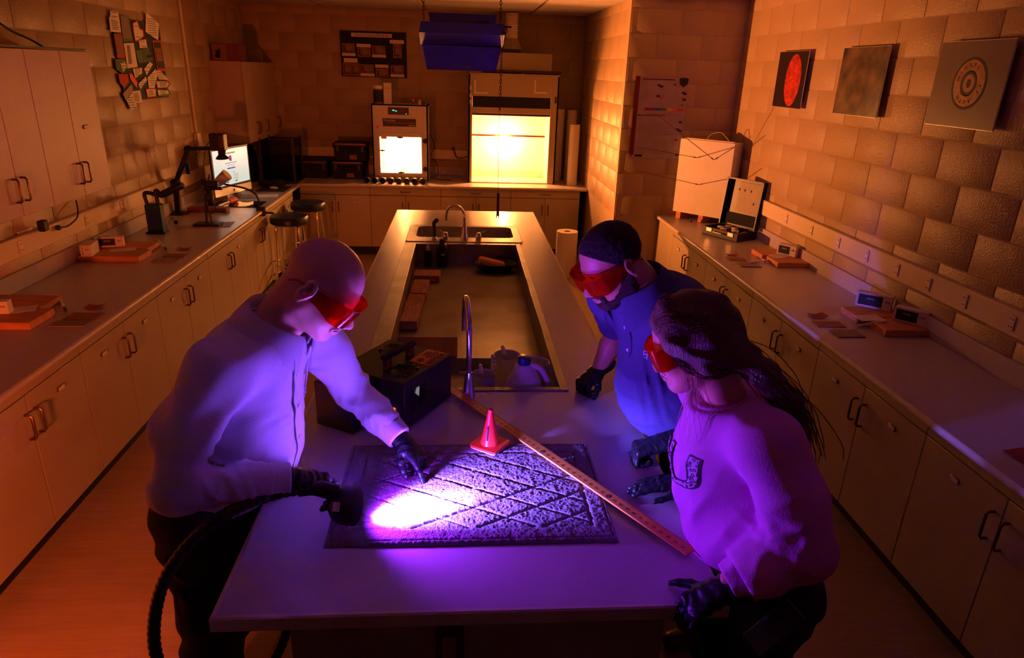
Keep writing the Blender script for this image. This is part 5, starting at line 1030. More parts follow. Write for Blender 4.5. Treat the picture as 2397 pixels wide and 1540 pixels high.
def goggles(t, H, w=.078, front=.118, top=.018, bot=-.040, drop=.2):
    "wrap-around lens with side shields and temples"
    n = 28; mb = MB(); vs = []
    def ring(a):
        s_ = math.sin(a); c = math.cos(a); l = w*np.sign(s_)*abs(s_)**.62; f = -.01+(front+.010)*abs(c)**.55 if c > 0 else -.01; return f, l
    A_ = np.linspace(-PI/2, PI/2, n+1); th_ = .0025
    for a in A_:
        f, l = ring(a); e = abs(l)/w; tt = top+.004-(.010 if e > .9 else 0)*0; bb = bot+.022*max(0, 1-abs(l)/.02)*.9+(.020*max(0, (abs(a)-1.1)/.47)); tp = tt-.008*max(0, (abs(a)-1.1)/.47); sl_ = -.010*(1-e)
        for (ff, uu) in ((f, tp), (f+sl_*.5, (tp+bb)/2), (f+sl_-.002, bb)):
            for d in (0, th_): vs.append(Vector(H.p(ff-d*math.cos(a), l-d*np.sign(l)*abs(math.sin(a)), uu))-t.location)
    fs = []
    for i in range(n):
        b = i*6; c = b+6
        fs += [(b, c, c+2, b+2)[::-1], (b+2, c+2, c+4, b+4)[::-1], (b+1, c+1, c+3, b+3), (b+3, c+3, c+5, b+5), (b, c, c+1, b+1), (b+4, c+4, c+5, b+5)[::-1]]
    fs += [(0, 2, 3, 1), (2, 4, 5, 3), (n*6, n*6+1, n*6+3, n*6+2), (n*6+2, n*6+3, n*6+5, n*6+4)]
    mb.add(vs, fs); g = obj('goggles', mb, M['goggle'], t)
    rim = MB().tube([Vector(H.p(ring(a)[0]+.001, ring(a)[1]*1.01, top+.004)) - t.location for a in A_], .0014, 6); obj('goggle_rim', rim, M['gogrim'], g)
    for s_ in (-1, 1):
        tb = MB().tube([Vector(H.p(f, s_*l, u))-t.location for f, l, u in ((.0, w*1.0, top-.008), (-.03, w*1.03, top-.012), (-.052, w*.98, top-.018), (-.068, w*.9, top-.034))], [.007, .005, .0035, .003], 6, flat=1); obj('temple', tb, M['gogrim'], g)
    return g
M['gogrim'] = mat('orange_lens_edge', lin(220, 70, 10), .15, trans=.5)
def ring_strip(pts, dirs_out, w, th_, ups):
    mb = MB(); vs = []; n = len(pts)
    for p, d, u in zip(pts, dirs_out, ups): p, d, u = Vector(p), Vector(d), Vector(u); vs += [p, p+u*w, p+u*w+d*th_, p+d*th_]
    fs = []
    for i in range(n-1):
        b, c = 4*i, 4*i+4
        for k in range(4): fs.append((b+k, b+(k+1) % 4, c+(k+1) % 4, c+k))
    fs += [(0, 3, 2, 1), (4*n-4, 4*n-3, 4*n-2, 4*n-1)]; return mb.add(vs, fs)
def collar(t, c, up, fwd, r, h, spread, m, gap=.35, flare=1.5, sy=1.0, name='collar', pt=.03):
    "folded shirt collar around the neck, open at the front"
    f, s_, u = basis(Vector(fwd)-Vector(up).normalized()*Vector(fwd).dot(Vector(up).normalized()), up); c = Vector(c)-t.location; n = 36; vs = []; th_ = .003
    for i in range(n+1):
        a = gap+(2*PI-2*gap)*i/n; e = abs(i/n-.5)*2; d = f*math.cos(a)+s_*math.sin(a)*sy; dip = -u*.018*e**3; pe = f*.012*e**6
        P0 = [(r, 0), (r*1.02, h), (r*1.06, h+.004), (r*1.12, h), (r*flare*1.0, -h*spread-pt*e**5), (r*flare-.003, -h*spread-.001-pt*e**5), (r*1.08, h-.006), (r*1.04, 0)]
        vs += [c+d*rr+u*zz+dip+pe for rr, zz in P0]
    q = 8; fs = [(i*q+k, i*q+(k+1) % q, (i+1)*q+(k+1) % q, (i+1)*q+k)[::-1] for i in range(n) for k in range(q)]+[tuple(range(q)), tuple(range(n*q, n*q+q))[::-1]]
    return obj(name, MB().add(vs, fs), m, t)
def v3(*a): return np.array(a, float)
def lerp(a, b, t): return np.array(a)*(1-t)+np.array(b)*t
def legs(t, hips, knees, ankles, toe, r=(.095, .068, .05), zc=1.0, pel=None, pr=(.15, .1), fw=(1, 0, 0)):
    lo = np.min([*hips, *knees, *ankles], 0)-.14; hi = np.max([*hips, *knees, *ankles], 0)+.14; hi[2] = zc+.06; F = Field(lo, hi, .010)
    for a, b, c in zip(hips, knees, ankles): F.chain([a, b, c], r, .03)
    F.cap(hips[0], hips[1], r[0]*1.12, r[0]*1.12, .06, w=fw, q=.95); F.cap((np.array(hips[0])+hips[1])/2, pel, pr[0], pr[0], .05, w=fw, q=.75)
    F.cut((0, 0, zc), (0, 0, 1)); F.cut((0, 0, ankles[0][2]-.02), (0, 0, -1)); F.warp(sines(5, 60, .005, (0, .3, 1), 4)); fobj(t, 'trousers', F, M['jeans'])
    for a in ankles:
        a = np.array(a); d = np.array(toe, float); F = Field(a-.22, a+.22, .008); z = FZ+.035; b = v3(a[0], a[1], z)
        F.cap(b-d*.05, b+d*.15, .038, .040, .02, w=(0, 0, 1), q=.8); F.cap(b-d*.04, v3(a[0], a[1], a[2]), .04, .04, .03); F.cut((0, 0, FZ+.002), (0, 0, -1)); F.cut((0, 0, a[2]+.02), (0, 0, 1)); fobj(t, 'shoe', F, M['black'])

# ======================================================== man in the white shirt, on the left
PELL = v3(-.15, .50, 1.02)
t = thing('person', 'bald man in a checked white shirt leaning in from the left, holding the hose lamp', 'person', (-.2, .48, FZ)); man1 = t
f1 = v3(.95, -.31, 0); f1 /= np.linalg.norm(f1); sd = v3(.31, .95, 0)
ShR, ShL = v3(-.035, .345, 1.455), v3(.10, .72, 1.46); ElR, ElL = v3(-.13, .225, 1.185), v3(.215, .77, 1.19); WrR, WrL = v3(.135, .300, 1.155), v3(.385, .640, 1.075)
NK, CH = v3(.075, .53, 1.50), v3(.0, .52, 1.33); H1 = Head((.205, .515, 1.615), (.76, -.14, -.62), (.62, -.02, .78), 1.04)
# body (continuous: head, neck, torso, arms, legs kept inside the clothes)
F = Field((-.42, .12, .06), (.50, .92, 1.78), .012, ((.06, .38, 1.44), (.36, .66, 1.76), .0031))
F.chain([PELL, CH, NK], (.12, .13, .06), .04, w=f1, q=.7); F.cap(ShR, ShL, .05, .05, .04)
for s_, e, w_ in ((ShR, ElR, WrR), (ShL, ElL, WrL)): F.chain([s_, e, w_], (.045, .036, .026), .02)
for q in ((v3(-.16, .40, .98), v3(-.17, .36, .54), v3(-.27, .38, .16)), (v3(-.15, .62, .98), v3(-.17, .60, .54), v3(-.26, .62, .16))): F.chain(q, (.065, .042, .032), .03)
H1.build(F, NK+v3(0, 0, .01), .062, heavy=True); fobj(t, 'body', F, M['skin']); eyes(t, H1); goggles(t, H1)
obj('lips', MB().tube([Vector(H1.p(f, l, u))-t.location for f, l, u in ((.0915, -.017, -.0735), (.099, -.007, -.0715), (.1005, 0, -.073), (.099, .007, -.0715), (.0915, .017, -.0735))], [.0015, .0035, .0038, .0035, .0015], 8), M['lips'], t)
# stubble on the jaw is a thin shell
F = Field((-.45, .05, .94), (.52, .98, 1.60), .0068)
F.chain([PELL+v3(.05, -.01, .02), lerp(PELL, CH, .5)+v3(.03, -.01, 0), CH+v3(.0, 0, .02)], (.178, .19, .165), .06, w=f1, q=.74)
F.cap(ShR+v3(.01, .02, -.02), ShL+v3(-.01, -.02, -.02), .082, .082, .07); F.cap(CH+v3(-.05, .01, .06), NK+v3(-.045, 0, -.055), .10, .08, .06); F.cap(CH, NK+v3(-.01, 0, -.05), .12, .075, .05, w=f1, q=.8)
F.chain([ShR, lerp(ShR, ElR, .5)+v3(-.012, -.01, 0), ElR, lerp(ElR, WrR, .55), WrR], (.078, .074, .064, .054, .046), .03)
F.chain([ShL, lerp(ShL, ElL, .5), ElL, lerp(ElL, WrL, .55), WrL], (.076, .070, .060, .052, .044), .03)
F.warp(sines(11, 34, .012, (.2, .9, -.5), 4), (ShR*.5+ElR*.5), .30); F.warp(sines(12, 62, .010, (.5, -.2, 1), 4, True), ElR+v3(.04, .02, .02), .17); F.warp(sines(13, 70, .010, (.6, -.5, -.6), 4, True), ElL+v3(.05, -.03, -.02), .17)
F.warp(sines(14, 24, .012, (.1, 1, -.25), 4), CH+v3(.08, 0, -.05), .30); F.warp(sines(15, 42, .009, (.3, .8, -.6), 4, True), CH+v3(.06, .02, -.12), .32); F.warp(sines(16, 55, .009, (.1, .5, 1), 4, True), PELL+v3(.05, -.1, .08), .26)
F.warp(sines(17, 75, .008, (.7, -.4, -.4), 3, True), lerp(ElL, WrL, .6), .12); F.warp(sines(18, 70, .007, (1, .2, -.1), 3, True), lerp(ElR, WrR, .5), .13)
dR = (WrR-ElR)/np.linalg.norm(WrR-ElR); dL = (WrL-ElL)/np.linalg.norm(WrL-ElL)
F.cutlocal(WrR-dR*.045, dR, .10); F.cutlocal(WrL-dL*.045, dL, .10); F.cut((0, 0, 1.0), (.12, 0, -1)); F.cut(NK+v3(-.005, 0, -.01), (.35, -.05, 1))
shirt1 = fobj(t, 'shirt', F, M['shirt']); SF = F
# cuffs
for w_, d_, r_ in ((WrR, dR, .047), (WrL, dL, .045)):
    G = Field(w_-.10, w_+.06, .0045); G.cap(w_-d_*.068, w_-d_*.004, r_+.0015, r_-.003, .001); G.cutlocal(w_-d_*.005, d_, .12); G.cutlocal(w_-d_*.062, -d_, .14); fobj(t, 'cuff', G, M['shirt'])
collar(t, NK+v3(-.006, 0, .004), (.42, -.06, .9), f1, .083, .036, .75, M['shirt'], gap=.28, flare=1.42, pt=.04)
# placket, buttons, pocket edge on the front of the shirt
fz = lambda z: CH*(0)+v3(.9, .24, z)
pts = []
for z in np.linspace(1.435, 1.03, 22): pts.append(SF.hit(v3(.055, .505, z)+f1*.45-sd*.012, -f1, .0005))
obj('placket', ring_strip([p-Vector(t.location)-Vector(sd)*.016 for p in pts], [Vector(f1)]*22, .032, .0035, [Vector(sd)]*22), M['shirt'], t)
for k in (3, 8, 13, 18): o = obj('button', MB().lathe([(.0055, 0), (.0058, .0015), (.004, .002), (0, .0012)], 14), M['button'], t); o.location = pts[k]-t.location+Vector(f1)*.004; o.rotation_euler = Vector(f1).to_track_quat('Z', 'Y').to_euler()
pk = [SF.hit(v3(.055, .505, z)+f1*.45+sd*s_, -f1, .0005) for s_, z in ((.065, 1.36), (.15, 1.36))]; pb = [SF.hit(v3(.055, .505, 1.25)+f1*.45+sd*s_, -f1, .0005) for s_ in (.15, .065)]
obj('pocket_seam', MB().tube([Vector(q)-t.location for q in (pk[0], pk[1], pb[0], pb[1], pk[0])], .0018, 5), M['shirt'], t)
o = obj('undershirt', MB().lathe([(.05, -.02), (.052, .005), (.047, .010)], 28), M['cloth'], t); o.location = Vector(NK+v3(.012, 0, -.012))-t.location; o.rotation_euler = (0, .42, 0)
legs(t, [v3(-.16, .40, .96), v3(-.15, .62, .96)], [v3(-.17, .36, .54), v3(-.17, .60, .54)], [v3(-.27, .38, .16), v3(-.26, .62, .16)], (.95, -.2, 0), zc=1.045, pel=v3(-.13, .50, 1.0), pr=(.175, .1), fw=f1, r=(.105, .075, .055))
G = Field((-.36, .25, .97), (.1, .75, 1.06), .005); G.cap(v3(-.15, .50, .9), v3(-.13, .50, 1.1), .186, .183, .01, w=f1, q=.76); G.cut((0, 0, 1.03), (0, 0, 1)); G.cut((0, 0, .995), (0, 0, -1)); fobj(t, 'belt', G, M['black'])
obj('lanyard', MB().tube(bez([(-.215-t.location.x, .292-t.location.y, .93-FZ), (-.205-t.location.x, .283-t.location.y, .80-FZ), (-.20-t.location.x, .278-t.location.y, .66-FZ)]), .011, 6, flat=.2), M['tan'], t)
glove(t, (WrR+dR*.0, dR+v3(0, .02, -.34), sd, v3(.25, -.25, 1)), 1, [(.55, .75, .5), (.65, .85, .5), (.7, .9, .5), (.75, .9, .5)], M['nitrile'], thumb=(.75, .55, -.5), cuff=.028, wr=.034)
glove(t, (WrL, v3(.62, -.52, -.42), -sd, v3(.25, .15, 1)), -1, [(.28, .12, .08), (1.0, 1.3, .8), (1.15, 1.35, .8), (1.2, 1.35, .8)], M['nitrile'], thumb=(.85, .45, -.45), th_curl=.35, cuff=.05, wr=.036)
# hose lamp: head, neck and ribbed hose
ax = (LAMP_T-LAMP_C).normalized()
t = thing('forensic_lamp', 'black round forensic lamp head with a ribbed hose, held over the rug', 'lamp', tuple(LAMP_C)); q_ = ax.to_track_quat('Z', 'Y').to_matrix().to_4x4()
obj('lamp_head', MB().lathe([(0, -.042), (.020, -.042), (.038, -.030), (.050, -.008), (.054, .012), (.054, .030), (.049, .030), (.046, .012), (0, .008)], 40, (0, 0, 0), q_), M['black'], t); obj('lens', MB().lathe([(0, .016), (.045, .017)], 28, (0, 0, 0), q_), M['glass'], t)
hp = [Vector(LAMP_C)-ax*.02+Vector((-.0, 0, .035)), Vector((.205, .305, 1.125)), Vector((.10, .255, 1.14)), Vector((-.02, .185, 1.12)), Vector((-.12, .13, 1.03)), Vector((-.17, .10, .90)), Vector((-.17, .08, .76)), Vector((-.09, .07, .64)), Vector((.02, .09, .62)), Vector((.10, .13, .74)), Vector((.14, .16, .86)), Vector((.14, .2, .90))]
obj('neck', MB().tube([hp[0]-LAMP_C, hp[1]-LAMP_C, (hp[1]+hp[2])/2-LAMP_C], [.024, .018, .016], 14), M['black'], t)
hb = bez(hp[1:], 30); cum = [0]
for a, b in zip(hb[:-1], hb[1:]): cum.append(cum[-1]+(b-a).length)
N_ = int(cum[-1]/.0045); hs = [Vector([float(np.interp(cum[-1]*i/N_, cum, [p[k] for p in hb])) for k in range(3)]) for i in range(N_+1)]
obj('ribbed_hose', MB().tube([p-LAMP_C for p in hs], [(.0160, .0148, .0136, .0148)[i % 4] for i in range(N_+1)], 16), mat('hose_metal', (.05, .045, .045), .38, metal=.5), t)
o = obj('head_sticker', MB().box((0, 0, 0), (.018, .0015, .024)), M['wpaper'], t); o.location = Vector((-.014, -.0425, .0245)); o.rotation_euler = (-.52, 0, -.15)
# ======================================================== man in the polo, across the island
t = thing('person', 'bearded man in a blue heather polo, black gloves planted on the island', 'person', (1.45, .92, FZ)); man2 = t
f2 = v3(-.90, -.43, 0); f2 /= np.linalg.norm(f2); sd2 = v3(.43, -.90, 0)
ShN, ShF = v3(1.345, .695, 1.455), v3(1.105, 1.045, 1.445); ElN, ElF = v3(1.47, .655, 1.17), v3(1.20, 1.235, 1.22); WrN, WrF = v3(1.245, .635, 1.058), v3(1.118, 1.195, 1.06)
PEL2, CH2, NK2 = v3(1.45, .95, 1.02), v3(1.275, .885, 1.34), v3(1.150, .865, 1.520)
H2 = Head((1.052, .845, 1.600), (-.80, -.36, -.50), (-.45, -.17, .86), 1.05)
F = Field((.90, .48, .06), (1.66, 1.36, 1.78), .012, ((.90, .70, 1.42), (1.20, 1.00, 1.76), .0031))
F.chain([PEL2, CH2, NK2], (.12, .13, .06), .04, w=f2, q=.7); F.cap(ShN, ShF, .05, .05, .04)
for s_, e, w_ in ((ShN, ElN, WrN), (ShF, ElF, WrF)): F.chain([s_, e, lerp(e, w_, .35), w_], (.052, .044, .046, .030), .02)
for q in ((v3(1.46, .83, .98), v3(1.50, .80, .54), v3(1.54, .80, .16)), (v3(1.44, 1.04, .98), v3(1.47, 1.06, .54), v3(1.50, 1.08, .16))): F.chain(q, (.065, .042, .032), .03)
H2.build(F, NK2+v3(0, 0, .01), .066, heavy=True); fobj(t, 'body', F, M['skin2']); eyes(t, H2); goggles(t, H2, front=.124, w=.082)
obj('lips', MB().tube([Vector(H2.p(f, l, u))-t.location for f, l, u in ((.0925, -.017, -.0735), (.1, -.007, -.0715), (.1015, 0, -.073), (.1, .007, -.0715), (.0925, .017, -.0735))], [.0015, .0035, .0038, .0035, .0015], 8), M['lips'], t)
c2_ = Vector(H2.c); G = Field(c2_-Vector((.17, .17, .17)), c2_+Vector((.17, .17, .17)), .004)
G.ell(H2.p(-.012, 0, .032), [q*1.05 for q in (.1045, .0815, .0945)], H2.R, .01); G.warp(sines(31, 420, .0016))
G.cut(H2.p(.072, 0, .078), list(H2.f*.70-H2.u*.71)); G.cut(H2.p(-.02, 0, -.040), list(-H2.u+H2.f*.25)); fobj(t, 'hair', G, M['hairdark'])
G = Field(c2_-Vector((.17, .17, .20)), c2_+Vector((.17, .17, .10)), .0036); kk = 1.05
def Cb(a, b, ra, rb, k=.012): G.cap(H2.p(*a), H2.p(*b), ra*kk, rb*kk, k)
for g in (-1, 1): Cb((.0, g*.070, .0), (-.002, g*.064, -.035), .010, .020); Cb((-.002, g*.060, -.035), (.002, g*.056, -.064), .024, .032); Cb((.002, g*.056, -.062), (.060, g*.024, -.104), .0325, .023); Cb((.088, g*.026, -.066), (.078, g*.024, -.098), .006, .010); Cb((.088, g*.026, -.0665), (.1015, 0, -.0615), .0045, .0055, .006)
Cb((.060, -.022, -.106), (.060, .022, -.106), .019, .019); Cb((.078, 0, -.100), (.072, 0, -.114), .021, .019); G.warp(sines(32, 380, .0018)); G.cap(H2.p(.10, -.018, -.0765), H2.p(.10, .018, -.0765), .0085, .0085, .004, '-'); fobj(t, 'beard', G, M['beardm'])
obj('eyebrow', MB().tube([Vector(H2.p(.0905, g*l, .016-abs(l-.03)*.12))-t.location for g in (1,) for l in (.014, .03, .046)], [.0016, .002, .001], 6).tube([Vector(H2.p(.0905, -l, .016-abs(l-.03)*.12))-t.location for l in (.014, .03, .046)], [.0016, .002, .001], 6), M['hairdark'], t)
F = Field((.92, .48, .98), (1.70, 1.36, 1.56), .0068)
F.chain([PEL2+v3(-.03, -.02, .02), lerp(PEL2, CH2, .5)+v3(-.02, -.02, -.01), CH2], (.18, .20, .185), .06, w=f2, q=.80); F.ell(v3(1.27, .82, 1.16), (.165, .18, .155), None, .10); F.cap(v3(1.29, .92, 1.44), v3(1.215, .88, 1.50), .10, .075, .06)
F.cap(ShN+v3(-.02, .03, -.02), ShF+v3(0, -.03, -.02), .085, .085, .07); F.cap(CH2+v3(.05, .01, .06), NK2+v3(.045, 0, -.05), .11, .085, .06); F.cap(CH2, NK2+v3(0, 0, -.05), .12, .075, .05)
eS = lerp(ShN, ElN, .80); eT = lerp(ShF, ElF, .82); F.chain([ShN, lerp(ShN, ElN, .5), eS, ElN], (.080, .076, .074, .07), .03); F.chain([ShF, lerp(ShF, ElF, .5), eT, ElF], (.080, .074, .070, .066), .03)
F.warp(sines(41, 20, .010, (.4, .2, 1), 4), v3(1.2, .8, 1.2), .32); F.warp(sines(42, 44, .010, (.5, -.5, .7), 4, True), v3(1.29, .70, 1.26), .24); F.warp(sines(43, 50, .008, (.8, -.3, -.5), 4, True), v3(1.36, .66, 1.34), .16); F.warp(sines(44, 36, .008, (-.3, .4, .9), 4, True), v3(1.13, .84, 1.14), .24)
F.cutlocal(eS, (ElN-ShN), .13); F.cutlocal(eT, (ElF-ShF), .12); F.cut((1.45, .95, 1.005), (0, 0, -1)); F.cut(NK2+v3(.005, 0, -.012), (-.35, -.12, 1)); PF = F; fobj(t, 'polo_shirt', F, M['polo'])
for e, d in ((eS, ElN-ShN), (eT, ElF-ShF)): d = d/np.linalg.norm(d); G = Field(e-.12, e+.12, .005); G.cap(e-d*.022, e+d*.003, .0755, .0745, .001); G.cutlocal(e+d*.002, d, .12); G.cutlocal(e-d*.018, -d, .14); fobj(t, 'sleeve_cuff', G, M['polo'])
collar(t, NK2+v3(.002, 0, .0), (-.42, -.16, .9), f2, .086, .034, .9, M['polo'], gap=.42, flare=1.55, pt=.05)
pts = [PF.hit(v3(1.26, .88, z)+f2*.5, -f2, .0005) for z in np.linspace(1.44, 1.29, 10)]
obj('placket', ring_strip([p-Vector(t.location)-Vector(sd2)*.016 for p in pts], [Vector(f2)]*10, .032, .0035, [Vector(sd2)]*10), M['polo'], t)
for k in (3, 8): o = obj('button', MB().lathe([(.0055, 0), (.0058, .0015), (0, .0018)], 12), M['button'], t); o.location = pts[k]-t.location+Vector(f2)*.004; o.rotation_euler = Vector(f2).to_track_quat('Z', 'Y').to_euler()
p = PF.hit(v3(1.26, .88, 1.315)+f2*.5+sd2*.075, -f2, .002); mb = MB()
for k, (a, b) in enumerate((((-.009, .012), (.009, .012)), ((-.009, .012), (-.009, -.012)), ((.009, .012), (.009, -.012)), ((-.006, .0), (.006, .004)), ((-.004, -.012), (.004, -.008)))): mb.tube([Vector(sd2)*a[0]+Vector((0, 0, a[1])), Vector(sd2)*b[0]+Vector((0, 0, b[1]))], .0014, 5)
o = obj('chest_emblem', mb, M['button'], t); o.location = p-t.location+Vector(f2)*.001
legs(t, [v3(1.46, .83, .95), v3(1.44, 1.04, .95)], [v3(1.50, .80, .54), v3(1.47, 1.06, .54)], [v3(1.54, .80, .16), v3(1.50, 1.08, .16)], (-.9, -.3, 0), zc=1.04, pel=v3(1.45, .94, 1.0), pr=(.17, .1), fw=f2, r=(.105, .075, .055))
glove(t, (WrN+v3(-.01, 0, 0), v3(-1, .05, -.30), v3(0, 1, 0), v3(-.2, 0, 1)), -1, [(1.25, 1.35, .6), (1.25, 1.4, .6), (1.25, 1.4, .6), (1.2, 1.4, .6)], M['nitrile'], thumb=(.75, .45, -.5), th_curl=.5, cuff=.05, wr=.038, sc=1.06)
glove(t, (WrF, v3(-.75, -.55, -.42), v3(.5, -.8, 0), v3(-.2, -.1, 1)), 1, [(1.2, 1.35, .6), (1.2, 1.4, .6), (1.2, 1.4, .6), (1.2, 1.4, .6)], M['nitrile'], thumb=(.75, .45, -.4), th_curl=.5, cuff=.05, wr=.037, sc=1.0)

# ======================================================== woman in the sweatshirt
t = thing('person', 'woman with tied-back hair in a pink sweatshirt, leaning on the island corner', 'person', (1.47, .22, FZ)); wom = t
f3 = v3(-.96, .26, 0); f3 /= np.linalg.norm(f3); sd3 = v3(-.26, -.96, 0)
ShA, ShB = v3(1.290, .085, 1.375), v3(1.255, .405, 1.385); ElA, ElB = v3(1.352, .0, 1.15), v3(1.36, .475, 1.14); WrA, WrB = v3(1.203, -.006, 1.060), v3(1.262, .452, 1.030)
PEL3, CH3, NK3 = v3(1.375, .215, 1.0), v3(1.285, .245, 1.27), v3(1.225, .248, 1.435)
H3 = Head((1.137, .262, 1.562), (-.86, .33, -.42), (-.40, .12, .90), .97)
F = Field((.98, -.10, .06), (1.64, .60, 1.72), .012, ((.99, .12, 1.40), (1.26, .38, 1.70), .0031))
F.chain([PEL3, CH3, NK3], (.10, .10, .045), .04, w=f3, q=.7); F.cap(ShA, ShB, .04, .04, .04)
for s_, e, w_ in ((ShA, ElA, WrA), (ShB, ElB, WrB)): F.chain([s_, e, w_], (.036, .030, .022), .02)
for q in ((v3(1.405, .13, .92), v3(1.37, .12, .52), v3(1.53, .13, .15)), (v3(1.395, .31, .92), v3(1.37, .32, .52), v3(1.53, .33, .15))): F.chain(q, (.06, .040, .030), .03)
H3.build(F, NK3+v3(0, 0, .01), .048, fem=True); fobj(t, 'body', F, M['skin']); eyes(t, H3); goggles(t, H3, w=.078, front=.112, top=.022, bot=-.036)
obj('lips', MB().tube([Vector(H3.p(f, l, u))-t.location for f, l, u in ((.0915, -.016, -.0725), (.0995, -.007, -.070), (.101, 0, -.0715), (.0995, .007, -.070), (.0915, .016, -.0725))], [.0015, .0038, .0042, .0038, .0015], 8).tube([Vector(H3.p(f, l, u))-t.location for f, l, u in ((.090, -.014, -.0775), (.0975, 0, -.0795), (.090, .014, -.0775))], [.0015, .004, .0015], 8), M['lips'], t)
M['hairw'] = mat('long_brown_hair', lin(112, 66, 48), .5, bump=.6, bscale=30, aniso=(12, 12, 2), var=.4, vscale=20)
kk = .97; G = Field(Vector(H3.c)-Vector((.16, .17, .30)), Vector(H3.c)+Vector((.36, .17, .17)), .0048)
G.ell(H3.p(-.016, 0, .034), [q*kk for q in (.113, .088, .100)], H3.R, .01)
G.cut(H3.p(.078, 0, .060), list(H3.f*.78-H3.u*.62)); G.cut(H3.p(0, 0, -.06), list(-H3.u+H3.f*.2))
bn = H3.p(-.105, -.0, -.075); G.cap(H3.p(-.06, .035, .0), bn, .055, .030, .04); G.cap(H3.p(-.06, -.035, .0), bn, .055, .030, .04)
for g in (-1, 1): G.cap(H3.p(.035, g*.070, .030), H3.p(-.03, g*.074, -.035), .020, .022, .03); G.cap(H3.p(-.03, g*.074, -.035), bn, .024, .022, .03)
tail = [bn, bn+v3(.05, -.03, -.035), bn+v3(.115, -.05, -.10), bn+v3(.155, -.055, -.18), bn+v3(.165, -.05, -.235)]
G.chain(tail, (.030, .034, .032, .022, .006), .02); G.warp(sines(51, 110, .0035, (.3, .1, 1), 4)); HF = G; hw = fobj(t, 'hair', G, M['hairw'])
rs = np.random.RandomState(4); mb = MB()
def on_scalp(f, l, u, out=1.0):
    c = np.array((-.016, 0, .034)); d = np.array((f, l, u))-c; r = np.array((.114, .0885, .101)); k = 1/np.linalg.norm(d/r); return Vector(H3.p(*(c+d*k*out)))-t.location
bnv = Vector(bn)-t.location
for i in range(150):
    g = -1 if i % 2 else 1; a = rs.uniform(.1, 1.35); l0 = math.sin(a)*.07*-g; u0 = .034+math.cos(a)*.10; st_ = on_scalp(.085-.05*math.sin(a)**2+rs.uniform(-.01, .01), l0, u0-.02, 1.01)
    m1 = on_scalp(.0, l0*1.35+rs.uniform(-.01, .01), u0*.55+.02, 1.015+rs.uniform(0, .015)); m2 = on_scalp(-.07, l0*1.1, -.005+rs.uniform(-.02, .05), 1.02+rs.uniform(0, .02)); e = bnv+Vector(rs.uniform(-.02, .02, 3))
    q = bez([st_, m1, m2, e], 5); mb.tube(q, [.0010]*(len(q)-1)+[.0005], 4)
for i in range(110):
    g = -1 if i % 2 else 1; s0 = on_scalp(rs.uniform(.03, .075), g*.075, rs.uniform(.01, .06), 1.0); q = bez([s0, Vector(H3.p(rs.uniform(.0, .03), g*(.083+rs.uniform(0, .006)), rs.uniform(-.045, .0)))-t.location, Vector(H3.p(rs.uniform(-.06, -.03), g*(.072+rs.uniform(0, .008)), rs.uniform(-.085, -.04)))-t.location, bnv+Vector(rs.uniform(-.02, .02, 3))], 5); mb.tube(q, [.0010]*(len(q)-1)+[.0005], 4)
for i in range(60):
    o_ = Vector(rs.normal(size=3)*.015); q = [Vector(p)-t.location+o_*(1+.3*j)+Vector(rs.normal(size=3)*.004) for j, p in enumerate(tail)]; q = bez(q, 5); mb.tube(q, [.0011]*(len(q)-1)+[.0004], 4)
obj('hair_strands', mb, M['hairw'], hw)
M['hairl'] = mat('loose_hair_lit', lin(225, 180, 165), .5); mb = MB()  # brown hair lightened: the light on loose strands is in the colour
for g in (-1, 1):
    for i in range(30):
        f0, u0 = rs.uniform(.0, .045), rs.uniform(.0, .045); s0 = on_scalp(f0, g*.075, u0, 1.0); z = rs.uniform(.08, .20); dr = Vector((rs.uniform(-.02, .05), rs.uniform(-.015, .015), 0))
        q = bez([s0, Vector(H3.p(f0-.01, g*(.080+rs.uniform(0, .012)), u0-.05))-t.location, Vector(H3.p(f0-.02, g*.080, u0-.075))-t.location+dr*.3+Vector((0, 0, -z*.45)), Vector(H3.p(f0-.02, g*.075, u0-.075))-t.location+dr+Vector((0, 0, -z))], 6); mb.tube(q, [.0006]*(len(q)-1)+[.0002], 3)
obj('loose_strands', mb, M['hairl'], hw)
F = Field((1.02, -.17, .88), (1.68, .62, 1.52), .0066)
F.chain([PEL3+v3(.0, 0, -.02), lerp(PEL3, CH3, .5)+v3(-.03, 0, 0), CH3], (.138, .140, .130), .06, w=f3, q=.84)
F.cap(ShA+v3(-.01, .02, -.01), ShB+v3(-.01, -.02, -.01), .078, .078, .07); F.cap(CH3+v3(.035, 0, .05), NK3+v3(.04, 0, -.05), .10, .07, .05); F.cap(CH3+v3(-.03, 0, .02), NK3+v3(-.005, 0, -.045), .10, .07, .05)
F.cap(v3(1.225, .26, 1.24), v3(1.27, .25, 1.05), .085, .10, .08)
F.chain([ShA, lerp(ShA, ElA, .5)+v3(.015, -.01, 0), ElA+v3(.01, -.01, 0), lerp(ElA, WrA, .5)+v3(0, -.005, -.005), WrA], (.082, .082, .078, .070, .050), .03)
F.chain([ShB, lerp(ShB, ElB, .5), ElB, lerp(ElB, WrB, .55), WrB], (.078, .074, .066, .056, .042), .03)
F.warp(sines(61, 16, .014, (.2, 1, -.2), 4), v3(1.33, .15, 1.15), .36); F.warp(sines(62, 52, .013, (-.6, .1, -.7), 4, True), lerp(ElA, WrA, .45), .17); F.warp(sines(63, 40, .012, (.3, -.2, 1), 4, True), ElA+v3(-.01, -.02, .06), .16); F.warp(sines(64, 58, .010, (-.6, .1, -.7), 4, True), lerp(ElB, WrB, .6), .12)
F.warp(sines(65, 26, .012, (.5, .8, .1), 4, True), v3(1.38, .06, 1.02), .24); F.warp(sines(66, 24, .009, (.2, 1, -.1), 3, True), v3(1.24, .22, 1.15), .22)
